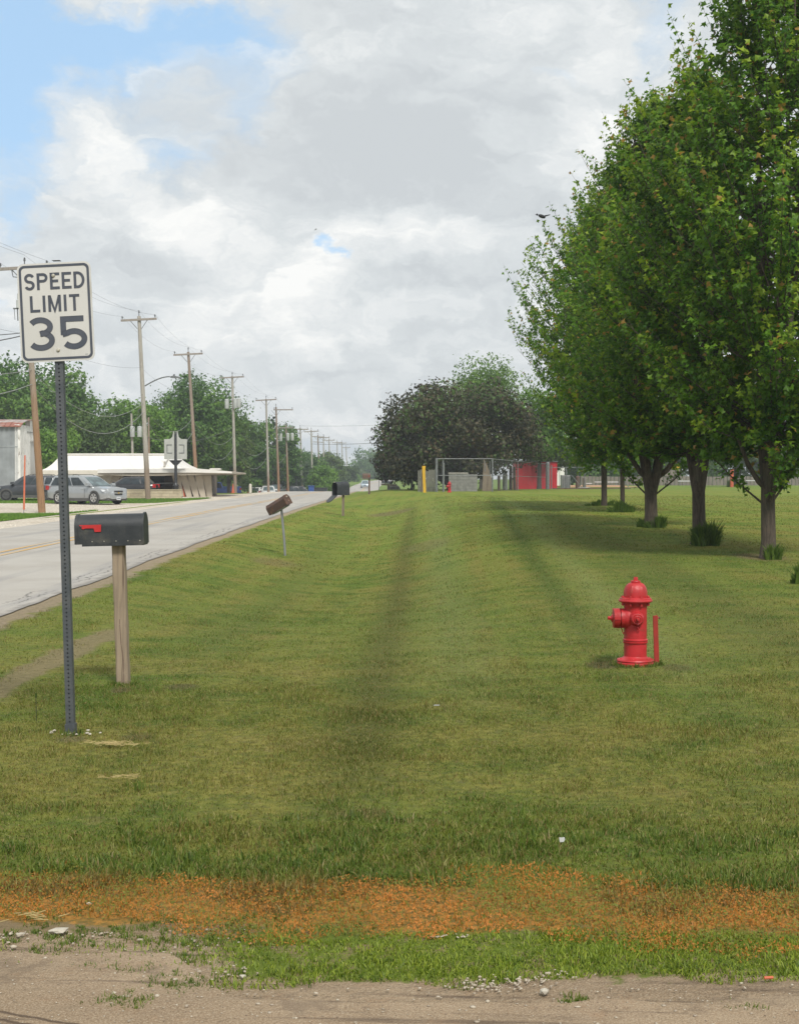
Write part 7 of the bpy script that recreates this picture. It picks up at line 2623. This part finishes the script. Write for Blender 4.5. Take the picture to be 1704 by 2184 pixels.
t2 = np.clip(r2.random(n2_) * .5 + .3 * noise2(x2 + 30, y2, 5.5, 33), 0, .79)
g2_ = r2.random(n2_) < .42
t2[g2_] = r2.uniform(.85, 1, g2_.sum())
tag(link('sprayed_grass', np_mesh('sprayed_grass', V2, F2, M['orange_leaf'], np.repeat(t2, kk2))), 'yellowing and orange grass blades in the killed strip', 'grass', kind='stuff')
o = link('sprayed_weeds', np_mesh('sprayed_weeds', V, Fq, M['orange_leaf'], np.repeat(tint, 6)))
tag(o, 'strip of weed killed orange plants along the edge of the dirt', 'weeds', kind='stuff')
# fresh bright verge in front of it
n = 60000
x, y = sample_wedge(n, 4.1, 5.2, 1.0, r2)
top = 4.80 + .10 * (noise2(x + 30, y, 4, 41) - .5) - .02 * x
bot = np.where(x > -.6, 4.33, 4.55) + .11 * (noise2(x + 30, y * 0, 5, 42) - .5) + .03 * (x > .6)
edge = .10 + .90 * sstep(-.85, -.35, x)
k = (y < top) & (y > bot) & (r2.random(n) < edge * np.clip(2.6 * noise2(x + 30, y, 5, 43) + .10, 0, 1))
x, y = x[k], y[k]; n = len(x)
h = r2.uniform(.010, .034, n) * (.5 + noise2(x + 30, y, 9, 44)); w = r2.uniform(.0022, .0048, n)
lean = np.clip(r2.beta(2.6, 1.5, n), .05, .97)
V, Fq, kk = blades(n, x, y, h, w, lean, r2)
o = link('verge_grass', np_mesh('verge_grass', V, Fq, M['weed_bright'], np.repeat(r2.random(n), kk)))
tag(o, 'fresh bright green verge grass between the orange strip and the dirt', 'grass', kind='stuff')
# scattered tufts in the dirt
pts = []
for (u, v, su, sv, k_) in ((150, 2005, 180, 40, 80), (420, 2015, 160, 45, 80), (380, 2112, 60, 14, 50), (260, 2150, 60, 10, 40), (640, 2075, 60, 14, 16), (1150, 2060, 220, 14, 26), (1450, 2078, 180, 12, 30),
                          (1210, 2150, 10, 6, 5), (1240, 2140, 20, 6, 5), (250, 2080, 120, 30, 18), (700, 2100, 260, 12, 10), (1600, 2160, 60, 8, 6), (560, 1985, 200, 30, 26)):
    for _ in range(k_):
        pts.append(ground_at(u + random.gauss(0, su / 1.6), min(2175, v + random.gauss(0, sv / 1.6)))[:2])
cx = np.array([p[0] for p in pts]); cy = np.array([p[1] for p in pts])
tufts('dirt_tufts', 'scattered small grass tufts growing in the dirt', cx, cy, r2.uniform(.006, .022, len(cx)), 18, .024 * r2.uniform(.5, 1.3, len(cx)), .0030, 'weed_mid', r2)
# turf on the far verge strips (across the road)
n = 42000
Y_ = r2.uniform(44.5, 65.5, n); X_ = r2.uniform(-20.5, -14.0, n)
V, Fq, kk = blades(n, X_, Y_, r2.uniform(.05, .13, n), r2.uniform(.03, .06, n), np.clip(r2.beta(2, 2, n), .05, .95), r2, three=False)
parts = [(V, Fq, np.repeat(r2.random(n), kk))]
n = 30000
Y_ = r2.uniform(88, 98.5, n); X_ = r2.uniform(-30, -13.2, n)
V, Fq, kk = blades(n, X_, Y_, r2.uniform(.05, .12, n), r2.uniform(.04, .08, n), np.clip(r2.beta(2, 2, n), .05, .95), r2, three=False)
parts.append((V, Fq, np.repeat(r2.random(n), kk)))
Vs, Fs, Ts = [], [], []
b = 0
for V, Fq, t_ in parts:
    Vs.append(V); Fs.append(Fq + b); Ts.append(t_); b += len(V)
o = link('verge_grass', np_mesh('verge_grass', np.concatenate(Vs), np.concatenate(Fs), M['leaf_b'], np.concatenate(Ts)))
tag(o, 'grass strips in the gravel lot across the road', 'grass', kind='stuff')
# gravel and pebbles lying on the dirt: one mesh of small stones
r3 = np.random.default_rng(103)
bm = bmesh.new(); bmesh.ops.create_icosphere(bm, subdivisions=1, radius=1)
SV = np.array([v.co[:] for v in bm.verts]); SF = np.array([[v.index for v in f.verts] for f in bm.faces]); bm.free()
P = []
n = 2400
x, y = sample_wedge(n, 3.7, 4.95, .5, r3)
ok = y < np.where(x > -.5, 4.30, 4.9)
P += [(a, b_, s) for a, b_, s in zip(x[ok], y[ok], r3.gamma(2.0, .0009, ok.sum()) + .0008)]
for (u, v, su, sv, k_, s0) in ((1110, 2108, 60, 9, 60, .0032), (1050, 2122, 50, 8, 45, .0032), (960, 2010, 45, 3, 20, .003), (1190, 2092, 50, 6, 30, .0028), (40, 2010, 30, 8, 14, .005), (210, 2005, 60, 6, 12, .004), (500, 2095, 60, 10, 16, .004), (1010, 2115, 40, 10, 30, .004)):
    for _ in range(k_):
        q = ground_at(u + random.gauss(0, su / 1.5), v + random.gauss(0, sv / 1.5))
        P.append((q[0], q[1], s0 * random.uniform(.5, 1.6)))
P = np.array(P); n = len(P)
sc = np.stack([P[:, 2] * r3.uniform(.8, 1.7, n), P[:, 2] * r3.uniform(.8, 1.4, n), P[:, 2] * r3.uniform(.4, .8, n)], 1)
V = SV[None] * sc[:, None] * (1 + r3.uniform(-.2, .2, (n, len(SV), 1)))
V[..., 0] += P[:, 0, None]; V[..., 1] += P[:, 1, None]; V[..., 2] += zf(P[:, 0], P[:, 1])[:, None] + .009 + sc[:, 2, None] * .3
Fq = (SF[None] + (np.arange(n) * len(SV))[:, None, None]).reshape(-1, 3)
mp, T, bsd = new_mat('scattered_pebbles')
at = T.new('ShaderNodeAttribute', attribute_name='tint')
T.l.new(T.mix(T.ramp(at.outputs['Fac'], .2, 1.0), (.20, .15, .11), (.42, .37, .29)), bsd.inputs['Base Color'])
bsd.inputs['Roughness'].default_value = .85
ti = np.where(P[:, 2] > .0026, r3.uniform(.55, 1, n), r3.random(n) ** 1.5)
o = link('pebbles', np_mesh('pebbles', V.reshape(-1, 3), Fq, mp, np.repeat(ti, len(SV))))
tag(o, 'loose pebbles and limestone chips on the dirt in the foreground', 'gravel', kind='stuff')
# dry straw left on the lawn
P = []
for (u, v, su, sv, k_) in ((232, 1597, 42, 3, 80), (60, 1975, 50, 8, 16), (250, 1670, 50, 3, 20)):
    for _ in range(k_):
        P.append(ground_at(u + random.gauss(0, su / 1.6), v + random.gauss(0, sv / 1.3)))
mb = MB()
for q in P:
    a = random.gauss(0, .35); l_ = random.uniform(.012, .03)
    zz = zg(q[0], q[1]) + .028
    mb.box(-l_, l_, -.0012, .0012, -.001, .001, Matrix.Translation((q[0], q[1], zz)) @ Matrix.Rotation(a, 4, 'Z') @ Matrix.Rotation(random.gauss(0, .2), 4, 'Y'))
tag(mb.build('dry_straw', M['straw']), 'streaks of dry straw clippings lying on the lawn', 'straw', kind='stuff')

# unmown tufts hugging the feet of posts and hydrant
r5 = np.random.default_rng(105)
cx, cy = [], []
for (ox, oy, rad, k_) in ((hx, Yh, .165, 60), (hx + .185, Yh, .03, 8), (X(262, 11.05), 11.05, .075, 22), (X(149.5, 8.79), 8.79, .05, 12)):
    for _ in range(k_):
        a_ = r5.uniform(0, 2 * np.pi)
        cx.append(ox + math.cos(a_) * (rad + abs(r5.normal(0, .02)))); cy.append(oy + math.sin(a_) * (rad + abs(r5.normal(0, .02))))
cx = np.array(cx); cy = np.array(cy)
tufts('uncut_grass', 'uncut grass tufts round the feet of the hydrant, sign post and mailbox post', cx, cy, np.full(len(cx), .012), 14, .048 * r5.uniform(.5, 1.3, len(cx)), .0045, 'weed_mid', r5)
